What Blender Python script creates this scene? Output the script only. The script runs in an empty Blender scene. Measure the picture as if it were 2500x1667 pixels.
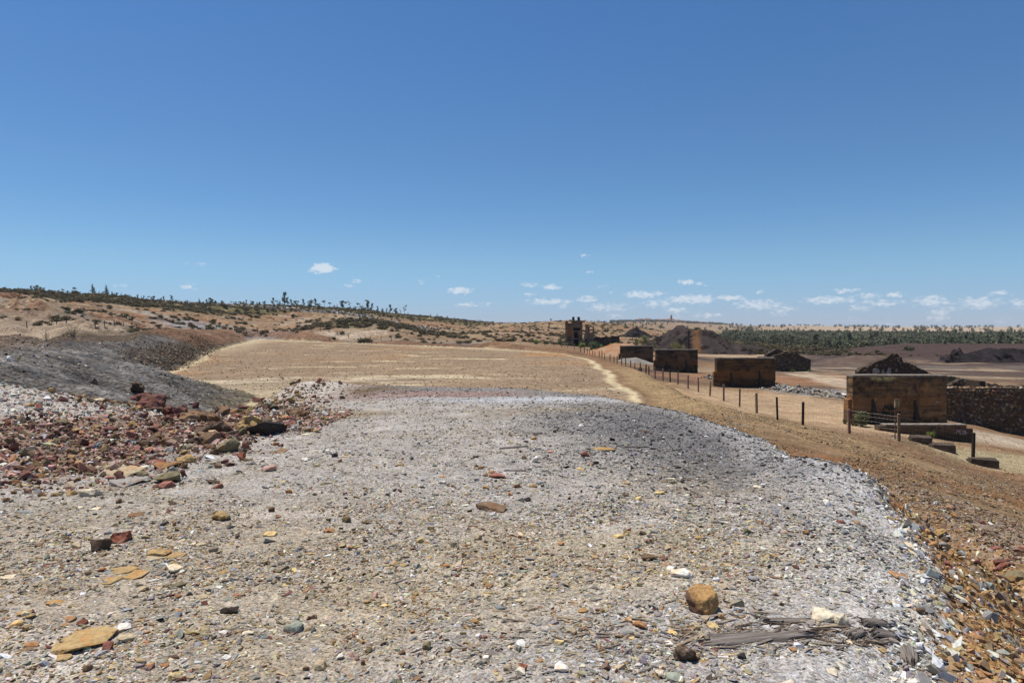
import bpy, bmesh, math, random
import numpy as np
from mathutils import Vector, Matrix, Euler, noise as mnoise

R = math.radians
scene = bpy.context.scene
col_main = scene.collection

# ------------------------------------------------------------------ camera
CAM_H = 1.65
FOC = 1667.0            # focal length in photo pixels (24 mm on 36 mm at 2500 px)
HORIZON = 800.0
PITCH = math.atan((833.5 - HORIZON) / FOC)
cam_d = bpy.data.cameras.new("camera")
cam = bpy.data.objects.new("camera", cam_d)
col_main.objects.link(cam)
cam.location = (0, 0, CAM_H)
cam.rotation_euler = (R(90) - PITCH, 0, 0)
cam_d.lens = 24
cam_d.sensor_width = 36
cam_d.clip_start = 0.05
cam_d.clip_end = 20000
scene.camera = cam

# ------------------------------------------------------------------ light, sky, exposure
SUN_DIR = Vector((-0.30, 0.17, 0.94)).normalized()
SUN_EL = math.asin(SUN_DIR.z)
SUN_ROT = math.atan2(SUN_DIR.x, SUN_DIR.y)
sun_d = bpy.data.lights.new("sun", 'SUN')
sun_d.energy = 5.0
sun_d.angle = R(0.53)
sun_d.color = (1.0, 0.945, 0.86)
sun = bpy.data.objects.new("sun", sun_d)
col_main.objects.link(sun)
sun.rotation_euler = (-SUN_DIR).to_track_quat('-Z', 'Y').to_euler()
sun.location = (0, 0, 60)

scene.view_settings.view_transform = 'Standard'
scene.view_settings.look = 'None'
scene.view_settings.gamma = 1.0
scene.view_settings.use_curve_mapping = False
scene.view_settings.exposure = 0.14

SKY_STRENGTH = 0.106
CLOUDS = [(788,655,66,20,1.5),(871,687,30,8,.7),(852,697,25,9,.7),(925,686,14,5,.5),(495,647,26,7,.5),(456,643,10,5,.4),
 (292,698,30,8,.5),(460,700,32,15,.7),(503,701,14,6,.4),(1028,689,22,7,.7),(1069,675,18,7,.7),(1122,710,62,15,1.2),
 (1140,744,70,10,.8),(1190,742,28,8,.8),(1427,625,18,6,.8),(1438,665,24,7,.7),(1290,695,38,10,.8),(1345,701,54,12,1.1),
 (1474,697,28,7,.7),(1484,712,22,6,.5),(1295,721,30,8,.7),(1340,736,130,12,.95),(1437,731,56,14,1.0),(1375,747,30,9,.7),
 (1485,750,110,18,.75),(1500,771,40,9,.6),(1570,719,110,14,1.0),(1605,742,90,16,.75),(1672,689,38,10,1.2),(1707,693,28,7,.9),
 (1690,731,130,20,1.1),(1785,727,70,11,1.1),(1650,757,60,12,.85),(1728,769,80,11,.8),(1652,773,30,8,.6),(1855,713,16,9,.8),
 (1850,744,120,20,.9),(1915,755,60,13,.75),(1900,767,40,10,.6),(2060,710,60,9,.9),(2020,733,140,14,.95),(2122,722,60,13,.9),
 (2182,720,48,9,1.1),(2150,740,120,15,.75),(2100,753,60,10,.65),(2275,735,100,20,.9),(2390,740,112,20,.95),(2440,716,62,9,.9),
 (2292,761,58,10,.9),(2290,776,50,15,.85),(2165,792,50,8,.5),(2330,752,60,9,.6),(2490,740,50,15,.9),(2080,779,30,8,.5),(2440,780,60,8,.45)]

def build_world():
    w = bpy.data.worlds.new("World")
    scene.world = w
    w.use_nodes = True
    nt = w.node_tree
    nt.nodes.clear()
    N = nt.nodes.new
    L = nt.links.new
    out = N('ShaderNodeOutputWorld')
    sky = N('ShaderNodeTexSky')
    sky.sky_type = 'NISHITA'
    sky.sun_disc = False
    sky.sun_elevation = SUN_EL
    sky.sun_rotation = SUN_ROT
    sky.altitude = 200
    sky.air_density = 0.85
    sky.dust_density = 0.0
    sky.ozone_density = 10.0
    bg = N('ShaderNodeBackground')
    bg.inputs[1].default_value = SKY_STRENGTH
    # clouds : small fair-weather cumulus low over the horizon, each at its own azimuth / elevation
    tc = N('ShaderNodeTexCoord')
    sep = N('ShaderNodeSeparateXYZ')
    L(tc.outputs['Generated'], sep.inputs[0])
    def math_(op, a, b=None, v=None):
        n = N('ShaderNodeMath'); n.operation = op
        L(a, n.inputs[0])
        if b is not None: L(b, n.inputs[1])
        if v is not None: n.inputs[1].default_value = v
        return n.outputs[0]
    az = math_('ARCTAN2', sep.outputs[0], sep.outputs[1])
    el = math_('ARCSINE', sep.outputs[2])
    # dry summer haze greys and dims the air towards the horizon, all the way round
    hzn = N('ShaderNodeMapRange')
    L(el, hzn.inputs['Value']); hzn.inputs['From Min'].default_value = -0.02; hzn.inputs['From Max'].default_value = 0.48
    tint = N('ShaderNodeValToRGB'); tint.color_ramp.interpolation = 'EASE'
    for k_ in range(2): tint.color_ramp.elements.new(0.5)
    for e_, (p_, c_) in zip(tint.color_ramp.elements, [(0.03, (.64, .68, .86)), (0.24, (.86, .92, .87)), (0.42, (.80, .915, .895)), (0.95, (.75, .95, 1.0))]):
        e_.position = p_; e_.color = (*c_, 1)
    L(hzn.outputs[0], tint.inputs[0])
    tm = N('ShaderNodeMix'); tm.data_type = 'RGBA'; tm.blend_type = 'MULTIPLY'; tm.inputs[0].default_value = 1.0
    L(sky.outputs[0], tm.inputs[6]); L(tint.outputs[0], tm.inputs[7]); L(tm.outputs[2], bg.inputs[0])
    comb = N('ShaderNodeCombineXYZ')
    L(az, comb.inputs[0]); L(el, comb.inputs[1])
    def noise_(scale, detail, sx, sy, rough=0.6):
        m = N('ShaderNodeVectorMath'); m.operation = 'MULTIPLY'
        m.inputs[1].default_value = (sx, sy, 0)
        L(comb.outputs[0], m.inputs[0])
        n = N('ShaderNodeTexNoise'); n.noise_dimensions = '2D'
        n.inputs['Scale'].default_value = scale
        n.inputs['Detail'].default_value = detail
        n.inputs['Roughness'].default_value = rough
        L(m.outputs[0], n.inputs['Vector'])
        return n
    wn = noise_(1.0, 3, 85, 150)
    sub = N('ShaderNodeVectorMath'); sub.operation = 'SUBTRACT'
    sub.inputs[1].default_value = (.5, .5, .5)
    L(wn.outputs['Color'], sub.inputs[0])
    mad = N('ShaderNodeVectorMath'); mad.operation = 'MULTIPLY_ADD'
    mad.inputs[1].default_value = (0.020, 0.0085, 0)
    L(sub.outputs[0], mad.inputs[0]); L(comb.outputs[0], mad.inputs[2])
    p = mad.outputs[0]
    acc = None
    for (u, v, cw, ch, al) in CLOUDS:
        a0 = math.atan((u - 1250) / FOC)
        e0 = math.atan((HORIZON - v) / FOC * math.cos(a0))
        sx = FOC / (cw * 0.62) / (math.cos(a0) ** 2)
        sy = FOC / (ch * 0.75)
        m = N('ShaderNodeVectorMath'); m.operation = 'MULTIPLY_ADD'
        m.inputs[1].default_value = (sx, sy, 0)
        m.inputs[2].default_value = (-a0 * sx, -e0 * sy, 0)
        L(p, m.inputs[0])
        d = N('ShaderNodeVectorMath'); d.operation = 'DOT_PRODUCT'
        L(m.outputs[0], d.inputs[0]); L(m.outputs[0], d.inputs[1])
        q = N('ShaderNodeMath'); q.operation = 'MULTIPLY_ADD'
        q.inputs[1].default_value = -al; q.inputs[2].default_value = al
        L(d.outputs['Value'], q.inputs[0])
        if acc is None: acc = q.outputs[0]
        else: acc = math_('MAXIMUM', acc, q.outputs[0])
    fn = noise_(1.0, 4, 120, 250, 0.55)
    t = math_('SUBTRACT', fn.outputs['Fac'], v=0.5)
    t = math_('MULTIPLY', t, v=1.9)
    t = math_('ADD', acc, t)
    mr = N('ShaderNodeMapRange'); mr.interpolation_type = 'SMOOTHSTEP'
    mr.inputs['From Min'].default_value = 0.12
    mr.inputs['From Max'].default_value = 1.25
    mr.inputs['To Max'].default_value = 0.72
    L(t, mr.inputs['Value'])
    gate = math_('GREATER_THAN', acc, v=-0.25)
    fac = math_('MULTIPLY', mr.outputs[0], gate)
    cb = N('ShaderNodeBackground')
    cb.inputs[0].default_value = (0.84, 0.88, 0.94, 1)
    cb.inputs[1].default_value = 0.86
    mix = N('ShaderNodeMixShader')
    L(fac, mix.inputs[0]); L(bg.outputs[0], mix.inputs[1]); L(cb.outputs[0], mix.inputs[2])
    L(mix.outputs[0], out.inputs[0])
    w.cycles.sampling_method = 'MANUAL'
    w.cycles.sample_map_resolution = 512
build_world()
scene.cycles.max_bounces = 5
scene.cycles.diffuse_bounces = 3
scene.cycles.transparent_max_bounces = 8

# ------------------------------------------------------------------ numpy noise
_rs = np.random.RandomState(7)
_perm = np.concatenate([_rs.permutation(256)] * 3)
_ga = _rs.rand(256) * 2 * math.pi
_gx, _gy = np.cos(_ga), np.sin(_ga)
def pnoise(x, y):
    xi = np.floor(x).astype(np.int64); yi = np.floor(y).astype(np.int64)
    xf = x - xi; yf = y - yi
    xi &= 255; yi &= 255
    u = xf * xf * xf * (xf * (xf * 6 - 15) + 10)
    v = yf * yf * yf * (yf * (yf * 6 - 15) + 10)
    def g(ix, iy, dx, dy):
        h = _perm[_perm[ix] + iy]
        return _gx[h] * dx + _gy[h] * dy
    a = g(xi, yi, xf, yf); b = g(xi + 1, yi, xf - 1, yf)
    c = g(xi, yi + 1, xf, yf - 1); d = g(xi + 1, yi + 1, xf - 1, yf - 1)
    return ((a + (b - a) * u) + ((c + (d - c) * u) - (a + (b - a) * u)) * v) * 1.5
def fbm(x, y, s, o=4, seed=0.0, rough=0.5):
    t = np.zeros_like(x); amp = 1.0; f = 1.0 / s; tot = 0
    for k in range(o):
        t += amp * pnoise(x * f + seed * 13.7 + k * 5.3, y * f + seed * 7.1 + k * 9.1)
        tot += amp; amp *= rough; f *= 2.03
    return t / tot
def sstep(a, b, x):
    t = np.clip((x - a) / (b - a), 0, 1)
    return t * t * (3 - 2 * t)
def segdist(x, y, poly, closed=True):
    n = len(poly); best = np.full(x.shape, 1e18)
    for i in range(n if closed else n - 1):
        ax, ay = poly[i]; bx, by = poly[(i + 1) % n]
        dx, dy = bx - ax, by - ay
        t = np.clip(((x - ax) * dx + (y - ay) * dy) / (dx * dx + dy * dy), 0, 1)
        best = np.minimum(best, (x - ax - t * dx) ** 2 + (y - ay - t * dy) ** 2)
    return np.sqrt(best)
def sdist(x, y, poly):
    d = segdist(x, y, poly)
    inside = np.zeros(x.shape, bool); n = len(poly); j = n - 1
    for i in range(n):
        xi, yi = poly[i]; xj, yj = poly[j]
        c = ((yi > y) != (yj > y)) & (x < (xj - xi) * (y - yi) / (yj - yi + 1e-12) + xi)
        inside ^= c; j = i
    return np.where(inside, -d, d)

# ------------------------------------------------------------------ terrain
PLATEAU = [(-40, -30), (0.6, -30), (0.7, -6), (1.0, 0), (1.6, 2.4), (1.98, 3.3), (2.4, 4.04), (2.92, 4.69), (3.34, 5.68), (3.84, 7.3),
           (3.62, 8.5), (4.0, 10.5), (3.9, 12.2), (3.7, 14.5), (3.1, 16.3), (2.2, 18.3), (0.6, 20.6), (-3.2, 21.6), (-6.6, 21.2),
           (-6.3, 17.5), (-5.6, 14.6), (-6.2, 13.0), (-8.5, 12.8), (-13, 13.6), (-40, 15)]
POND = [(-9, 26), (-12, 30.5), (-13.8, 36.8), (-17.9, 41.4), (-20.8, 43.8), (-27, 52), (-28.5, 57), (-34, 74), (-42.8, 95), (-65, 167), (-78, 208),
        (-60, 185), (-33, 156), (-7.5, 124), (7.2, 95), (8.7, 76), (7.8, 55), (6.7, 37), (4.5, 26), (0, 22), (-6, 23)]
PZ = -1.95
_ctl = []
def cp(u, v, D): _ctl.append(((u - 1250) / FOC * D, D, CAM_H - (v - HORIZON) / FOC * D))
def cw(x, y, z): _ctl.append((x, y, z))
# east of the plateau
for a in [(2350,1510,4.3),(2500,1590,4.2),(2450,1350,8),(2500,1262,12),(2450,1200,16),(2200,1205,10.4),(2100,1150,12.5),(1950,1090,16),
          (1800,1012,22),(1700,985,28),(2380,1122,28.5),(2198,1079,28.6),(2076,1060,30.6),(1900,1027,35),(1849,1008,40),(1807,993,43),
          (1768,980,46),(1734,970,49),(1690,952,53),(1650,937,58.5),(1600,925,64),(1550,907,74.8),(1507,892,87),(1470,879,101),
          (1420,866,118),(2195,1040,38),(2400,1140,27.5),(2480,1150,27),(2330,1092,32),(2490,1092,36),(2400,1050,43),(2320,1028,46),(2500,1066,46),
          (1820,947,63),(1650,909,85),(1553,884,106),(2000,945,64),(2150,960,60),(2400,935,75),(1930,905,92),(2100,895,105),(2350,895,105),
          (1750,875,130),(1600,862,140),(2050,862,165),(2300,866,160),(2500,862,160),(1900,858,180),(1700,855,185),
          (2200,848,230),(2500,846,230),(1900,846,240),(2200,826,420),(2500,826,420),(1850,826,420),(2200,812,800),(2500,812,800),(1850,812,700),
          (1700,815,600),(2200,804,1400),(1800,804,1400),(2500,806,1400),(1500,843,210),(1400,845,190),(1470,835,260),(1560,832,260),(1640,822,380),
          (2500,798,2600),(2350,798,2600),(2200,799,2600),(2050,799,2600),(1950,795,2500),(1850,798,2500),(1750,796,2500),(1690,792,2450),(1640,788,2400),
          (1580,785,2300),(1520,786,2100),(1480,790,1500)]: cp(*a)
for u in (1450, 1600, 1800, 2000, 2200, 2500, 3200): cp(u, 806, 4600)
# pond level just outside
for (x, y) in [(-8, 30), (0, 26), (6, 30), (-20, 50), (-40, 110), (0, 60), (0, 100), (-30, 130), (8, 60)]: cw(x, y, PZ)
# gully and bank on the left
for a in [(-8.3,14.6,-0.75),(-7.6,18,-1.2),(-9.5,22,-1.6),(-11,27,-1.85),(-13,16,-0.1),(-13,21,-0.7),(-16,24,-0.15),(-17,31,-0.55),(-19,20,.75),(-22,29,.75),
          (-26,36,.95),(-30,28,1.25),(-24,16,1.2),(-38,42,1.3),(-34,62,1.0),(-50,60,1.25),(-45,85,1.05),(-60,110,1.0),(-62,140,1.2),(-85,150,1.4),(-60,90,1.1),(-90,190,1.6),
          (12,-3,-1.8),(5,-5,-1.4),(6,0,-1.3),(14,8,-2.2),(22,14,-3.2),(30,25,-4.4),(-30,0,0.2),(0,-30,0),(20,-20,-2.5),(-60,-20,1.5),(60,20,-5.2),(80,60,-5)]: cw(*a)
# hills
for a in [(-900,735,300),(-400,728,300),(0,722,300),(85,719,300),(213,724,312),(425,740,330),(531,746,345),(691,748,380),(903,762,420),(1063,775,480),
          (1170,787,520),(1250,792,540),(1330,787,470),(1400,782,430),(1470,788,430),(1540,795,470),
          (0,731,165),(60,736,165),(160,753,180),(300,768,200),(150,772,150),(0,770,140),(500,776,235),(700,773,290),(420,790,200),(560,797,195),(610,806,220),
          (0,790,105),(200,793,105),(360,798,110),(690,806,225),(880,775,218),(780,785,222),(960,790,215),(1050,812,212),(1120,822,205),(860,822,190),(1000,830,168),
          (1000,808,300),(1200,812,280),(1150,803,380),(1300,815,260),(1300,835,170),(1210,838,150),(1360,848,135)]: cp(*a)
for (u, v, D) in [(-400,760,620),(0,760,620),(400,772,640),(691,780,660),(903,790,700),(1063,797,760),(1250,803,800),(1400,803,750),(0,798,2500),(600,800,2500),(1100,802,2500)]: cp(u, v, D)
_C = np.array(_ctl)
def _q(x, y):
    az = np.clip(np.arctan2(x, y), -1.5, 1.5)
    return az * 2.4, np.log(np.maximum(np.hypot(x, y), 1.5))
_qa, _ql = _q(_C[:, 0], _C[:, 1])
_CC = 0.07
def _phi(d2): return np.sqrt(d2 + _CC * _CC)
_A = _phi((_qa[:, None] - _qa[None]) ** 2 + (_ql[:, None] - _ql[None]) ** 2)
_n = len(_C)
_M = np.zeros((_n + 1, _n + 1)); _M[:_n, :_n] = _A - np.eye(_n) * 0.004; _M[:_n, _n] = 1; _M[_n, :_n] = 1
_W = np.linalg.solve(_M, np.concatenate([_C[:, 2], [0]]))
def rbf(x, y):
    a, l = _q(x, y); out = np.full(x.shape, _W[_n])
    for i in range(_n):
        out += _W[i] * _phi((a - _qa[i]) ** 2 + (l - _ql[i]) ** 2)
    return np.clip(out, -7, 40)

CUTS = [(-60, 118, 163, 158, 2.6), (-60, 70, 180, 176, 2.0), (60, 150, 150, 146, 1.2), (185, 325, 136, 142, 1.6), (-60, 300, 118, 120, 1.0), (230, 420, 168, 176, 1.3), (520, 900, 300, 318, 2.2), (800, 1150, 260, 300, 1.8)]
def mound(x, y):
    A = np.clip((-4.3 - x) / 4.8, 0, 1.25) ** 1.2 * 0.72
    yc = 11.6
    s = np.where(y < yc, 3.0, 1.7)
    m = A * np.exp(-((y - yc) / s) ** 2)
    return m * (1 + 0.18 * fbm(x, y, 1.7, 3, 3))

def fields(x, y):
    """height and the masks that colour the ground; world metres"""
    r = np.hypot(x, y)
    low = rbf(x, y)
    dpl = sdist(x, y, PLATEAU) + 0.16 * fbm(x, y, 0.9, 3, 11) * sstep(0, 3, y)
    dpo = sdist(x, y, POND) + (0.9 * fbm(x, y, 7, 3, 5) + 0.3 * fbm(x, y, 1.6, 2, 6)) * sstep(22, 40, y)
    west = (x < -5) & (y > 14)
    # relief noise
    hill = sstep(95, 260, r) * sstep(0.50, 0.12, np.arctan2(x, y))
    n1 = fbm(x, y, 34, 4, 1); n2 = fbm(x, y, 9, 4, 2)
    rid = 1 - np.abs(fbm(x, y, 26, 4, 8)) * 2
    low = low + hill * (0.9 * n1 + 0.35 * n2 - 0.5 * np.clip(rid - .6, 0, 1))
    # terraces cut into the bare left slopes
    ter = hill * sstep(340, 150, r) * sstep(-0.05, -0.35, np.arctan2(x, y))
    st = 1.15; k = (low + 0.5 * n2) / st; kf = k - np.floor(k)
    low = low + ter * 0.8 * st * (sstep(.62, .95, kf) - kf) * 0.9
    for (ua, ub, Da, Db, hh) in CUTS:
        tt = (1250 + FOC * x / np.maximum(y, 1) - ua) / (ub - ua)
        yl = Da + (Db - Da) * tt + 5.0 * fbm(x, y * 0, 9, 3, 61)
        low = low + np.where(y > 50, hh * (sstep(-.7, .7, y - yl) - .5 * sstep(-9, 9, y - yl) - .25) * sstep(-.15, .05, tt) * sstep(1.15, .9, tt), 0)
    mid = sstep(10, 25, r) * (1 - hill)
    low = low + mid * (0.10 * fbm(x, y, 3.0, 4, 4) + 0.22 * n2 * sstep(25, 60, r))
    # rills down the left bank
    bank = sstep(-6, -10, x) * sstep(12, 18, y) * sstep(130, 70, y) * sstep(0.3, 2.5, dpo)
    along = x * 0.55 + y * 0.84
    low = low + bank * 0.5 * fbm(along, (x * -0.84 + y * 0.55) * 0.25, 2.2, 4, 9)
    # the pond bed and its shores
    rim = np.minimum(low, PZ + 0.36 * np.maximum(dpo, 0) + np.where(west, 0, 0.25))
    rim = np.where(west, rim, np.where(y > 110, np.minimum(low, PZ + 0.5 * np.maximum(dpo, 0)), low))
    t = sstep(0, 4.5, dpo)
    z = PZ + (rim - PZ) * np.where(west | (y > 110), sstep(0, 1.2, dpo), t)
    east = (x > 2) & (y < 120)
    z = z + np.where(east, 0.30 * np.exp(-((dpo - 2.6) / 1.0) ** 2) - 0.22 * np.exp(-((dpo - 4.4) / .45) ** 2), 0) * sstep(24, 32, y)
    z = z + np.where((y > 100) & (x < 14), 1.0 * np.exp(-((dpo - 5) / 3.2) ** 2) * (0.7 + 0.8 * fbm(x, y, 15, 2, 21)), 0)
    z = np.where(dpo < 0, PZ + 0.018 * fbm(x, y, 1.2, 3, 12), z)
    # the plateau in front
    und = 0.055 * fbm(x, y, 3.2, 3, 14) + 0.022 * fbm(x, y, 0.7, 3, 15) + 0.008 * fbm(x, y, 0.16, 2, 19) * sstep(14, 7, r)
    zp = und + mound(x, y)
    zp = zp + 0.17 * np.exp(-(((x - 3.65) / .55) ** 2 + ((y - 7.6) / .9) ** 2))
    zp = zp + 0.22 * np.exp(-(((x + 5.9) / 1.5) ** 2 + ((y - 20) / 1.2) ** 2)) - 0.012 * np.maximum(y - 8, 0)
    zp = zp - 0.10 * sstep(-0.5, 0.1, dpl)
    emb = zp - 0.58 * np.maximum(dpl, 0) + 0.10 * fbm(x, y, 0.8, 3, 16) * sstep(0, .5, dpl)
    kk = 0.10
    hmx = np.clip(0.5 + 0.5 * (emb - z) / kk, 0, 1)
    zo = z + (emb - z) * hmx + kk * hmx * (1 - hmx)
    zz = np.where(dpl < 0, zp, zo)
    # eroded gully along the foot of the shale edge on the right
    gl = segdist(x, y, [(4.7, 5.5), (5.2, 7.5), (5.15, 9.2), (5.7, 11.2), (6.0, 13.0)], False)
    zz = zz - 0.6 * np.exp(-(gl / 0.38) ** 2) * (0.7 + 0.6 * fbm(x, y, 0.9, 3, 23))
    # extra roughness on the right slope
    zz = zz + np.where(dpl > 0, (0.07 * fbm(x, y, 0.35, 3, 17) - 0.16 * np.maximum(fbm(x, y * .5, 0.75, 4, 18), 0) * sstep(.2, .8, dpl)) * sstep(16, 9, r), 0)
    return zz, dpl, dpo, hill, n1, n2, emb - z
def height(x, y):
    x = np.atleast_1d(np.asarray(x, float)); y = np.atleast_1d(np.asarray(y, float))
    return fields(x, y)[0]
def hz(x, y): return float(height([x], [y])[0])

_cp, _sp = math.cos(PITCH), math.sin(PITCH)
def rays(uv):
    uv = np.asarray(uv, float)
    a = (uv[:, 0] - 1250) / FOC; b = -(uv[:, 1] - 833.5) / FOC
    return np.stack([a, _cp + b * _sp, -_sp + b * _cp], 1)
def ground_at(uv):
    """where the sight line through a photo pixel meets the ground (used to survey the site)"""
    d = rays(uv); n = len(d)
    t = np.exp(np.linspace(math.log(2.2), math.log(700), 420))
    X = d[:, 0:1] * t; Y = d[:, 1:2] * t; Z = CAM_H + d[:, 2:3] * t
    g = height(X.ravel(), Y.ravel()).reshape(X.shape)
    diff = Z - g
    out = np.zeros((n, 3))
    for i in range(n):
        k = np.argmax(diff[i] < 0)
        if k == 0: k = len(t) - 1
        f = diff[i, k - 1] / (diff[i, k - 1] - diff[i, k] + 1e-9)
        f = min(max(f, 0), 1)
        tt = t[k - 1] + (t[k] - t[k - 1]) * f
        out[i] = (d[i, 0] * tt, d[i, 1] * tt, g[i, k - 1] + (g[i, k] - g[i, k - 1]) * f)
    return out

# ------------------------------------------------------------------ object helpers
def tag(o, label=None, cat=None, group=None, kind=None):
    if label: o['label'] = label
    if cat: o['category'] = cat
    if group: o['group'] = group
    if kind: o['kind'] = kind
    return o
def empty(name, loc=(0, 0, 0), rz=0.0):
    o = bpy.data.objects.new(name, None)
    o.empty_display_size = 0.3
    o.location = loc; o.rotation_euler = (0, 0, rz)
    col_main.objects.link(o)
    return o
def link(name, me, parent=None, mat=None, loc=None):
    o = bpy.data.objects.new(name, me)
    col_main.objects.link(o)
    if mat is not None and len(me.materials) == 0: me.materials.append(mat)
    if parent is not None: o.parent = parent
    if loc is not None: o.location = loc
    return o
def mesh_of(name, verts, faces, mat=None, smooth=False):
    me = bpy.data.meshes.new(name)
    me.from_pydata([tuple(map(float, v)) for v in verts], [], [tuple(f) for f in faces])
    me.update()
    if mat: me.materials.append(mat)
    if smooth: me.shade_smooth()
    return me
def np_mesh(name, V, F, mat=None, smooth=False, cols=None):
    """V (n,3), F (m,k) numpy with k constant"""
    me = bpy.data.meshes.new(name)
    n, m, k = len(V), len(F), F.shape[1]
    me.vertices.add(n); me.vertices.foreach_set('co', np.ascontiguousarray(V, np.float32).ravel())
    me.loops.add(m * k); me.loops.foreach_set('vertex_index', np.ascontiguousarray(F, np.int32).ravel())
    me.polygons.add(m)
    me.polygons.foreach_set('loop_start', np.arange(0, m * k, k, dtype=np.int32))
    me.update(calc_edges=True)
    if smooth: me.shade_smooth()
    if cols is not None:
        a = me.attributes.new('col', 'FLOAT_COLOR', 'POINT')
        a.data.foreach_set('color', np.ascontiguousarray(np.concatenate([cols, np.ones((n, 1))], 1), np.float32).ravel())
    if mat: me.materials.append(mat)
    return me
class MB:
    """collects simple solids into one mesh"""
    def __init__(s): s.v = []; s.f = []
    def add(s, vs, fs):
        o = len(s.v); s.v += [tuple(v) for v in vs]; s.f += [tuple(i + o for i in f) for f in fs]; return s
    def box(s, x0, y0, z0, x1, y1, z1, j=0.0, rng=None):
        vs = [(x, y, z) for z in (z0, z1) for y in (y0, y1) for x in (x0, x1)]
        if j: vs = [tuple(c + rng.uniform(-j, j) for c in v) for v in vs]
        return s.add(vs, [(0, 2, 3, 1), (4, 5, 7, 6), (0, 1, 5, 4), (1, 3, 7, 5), (3, 2, 6, 7), (2, 0, 4, 6)])
    def tube(s, pts, rad, n=6):
        pts = [Vector(p) for p in pts]; rings = []
        for i, p in enumerate(pts):
            d = (pts[min(i + 1, len(pts) - 1)] - pts[max(i - 1, 0)]).normalized()
            up = Vector((0, 0, 1)) if abs(d.z) < .9 else Vector((1, 0, 0))
            a = d.cross(up).normalized(); b = a.cross(d)
            rr = rad[i] if isinstance(rad, (list, tuple)) else rad
            rings.append([p + (a * math.cos(2 * math.pi * k / n) + b * math.sin(2 * math.pi * k / n)) * rr for k in range(n)])
        vs = [v for r_ in rings for v in r_]; fs = []
        for i in range(len(pts) - 1):
            for k in range(n):
                fs.append((i * n + k, i * n + (k + 1) % n, (i + 1) * n + (k + 1) % n, (i + 1) * n + k))
        fs.append(tuple(range(n - 1, -1, -1))); fs.append(tuple((len(pts) - 1) * n + k for k in range(n)))
        return s.add(vs, fs)
    def prism(s, poly, y0, y1):
        """polygon in x,z extruded along y"""
        n = len(poly)
        vs = [(x, y0, z) for x, z in poly] + [(x, y1, z) for x, z in poly]
        fs = [tuple(range(n)), tuple(range(2 * n - 1, n - 1, -1))]
        for i in range(n): fs.append((i, i + n, (i + 1) % n + n, (i + 1) % n))
        return s.add(vs, fs)
    def build(s, name, mat, parent=None, smooth=False, bevel=0.0):
        me = mesh_of(name, s.v, s.f, mat, smooth)
        if bevel:
            bm = bmesh.new(); bm.from_mesh(me)
            bmesh.ops.bevel(bm, geom=list(bm.edges), offset=bevel, segments=1, affect='EDGES')
            bm.to_mesh(me); bm.free()
        return link(name, me, parent)

# ------------------------------------------------------------------ materials
def new_mat(name, rough=0.9, spec=0.25):
    m = bpy.data.materials.new(name); m.use_nodes = True
    nt = m.node_tree; b = nt.nodes['Principled BSDF']
    b.inputs['Roughness'].default_value = rough
    b.inputs['Specular IOR Level'].default_value = spec
    return m, nt, b
def nd(nt, t, **kw):
    n = nt.nodes.new(t)
    for k, v in kw.items():
        if k in n.inputs: n.inputs[k].default_value = v
        else: setattr(n, k, v)
    return n
def mixc(nt, fac, a, b, mode='MIX'):
    n = nt.nodes.new('ShaderNodeMix'); n.data_type = 'RGBA'; n.blend_type = mode
    for sock, val in ((n.inputs[0], fac), (n.inputs[6], a), (n.inputs[7], b)):
        if hasattr(val, 'is_output'): nt.links.new(val, sock)
        elif isinstance(val, (int, float)): sock.default_value = val
        else: sock.default_value = (*val, 1) if len(val) == 3 else val
    return n.outputs[2]
def tex_noise(nt, vec, scale, detail=4, rough=0.6, dim='3D'):
    n = nd(nt, 'ShaderNodeTexNoise', noise_dimensions=dim)
    n.inputs['Scale'].default_value = scale; n.inputs['Detail'].default_value = detail; n.inputs['Roughness'].default_value = rough
    if vec is not None: nt.links.new(vec, n.inputs['Vector'])
    return n.outputs['Fac'], n.outputs['Color']
def ramp(nt, fac, stops, interp='LINEAR'):
    n = nt.nodes.new('ShaderNodeValToRGB'); n.color_ramp.interpolation = interp
    el = n.color_ramp.elements
    while len(el) < len(stops): el.new(0.5)
    for e, (p, c) in zip(el, stops): e.position = p; e.color = (*c, 1) if len(c) == 3 else c
    nt.links.new(fac, n.inputs[0]); return n.outputs[0]
def maprange(nt, v, a, b, c=0.0, d=1.0, smooth=True):
    n = nt.nodes.new('ShaderNodeMapRange'); n.interpolation_type = 'SMOOTHSTEP' if smooth else 'LINEAR'
    nt.links.new(v, n.inputs[0])
    for i, x in zip((1, 2, 3, 4), (a, b, c, d)): n.inputs[i].default_value = x
    return n.outputs[0]
def bump(nt, b, hgt, strength, dist, prev=None):
    n = nt.nodes.new('ShaderNodeBump'); n.inputs['Strength'].default_value = strength; n.inputs['Distance'].default_value = dist
    nt.links.new(hgt, n.inputs['Height'])
    if prev is not None: nt.links.new(prev, n.inputs['Normal'])
    if b is not None: nt.links.new(n.outputs[0], b.inputs['Normal'])
    return n.outputs[0]
def scalevec(nt, vec, s):
    n = nd(nt, 'ShaderNodeVectorMath', operation='MULTIPLY'); nt.links.new(vec, n.inputs[0]); n.inputs[1].default_value = s
    return n.outputs[0]

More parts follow.
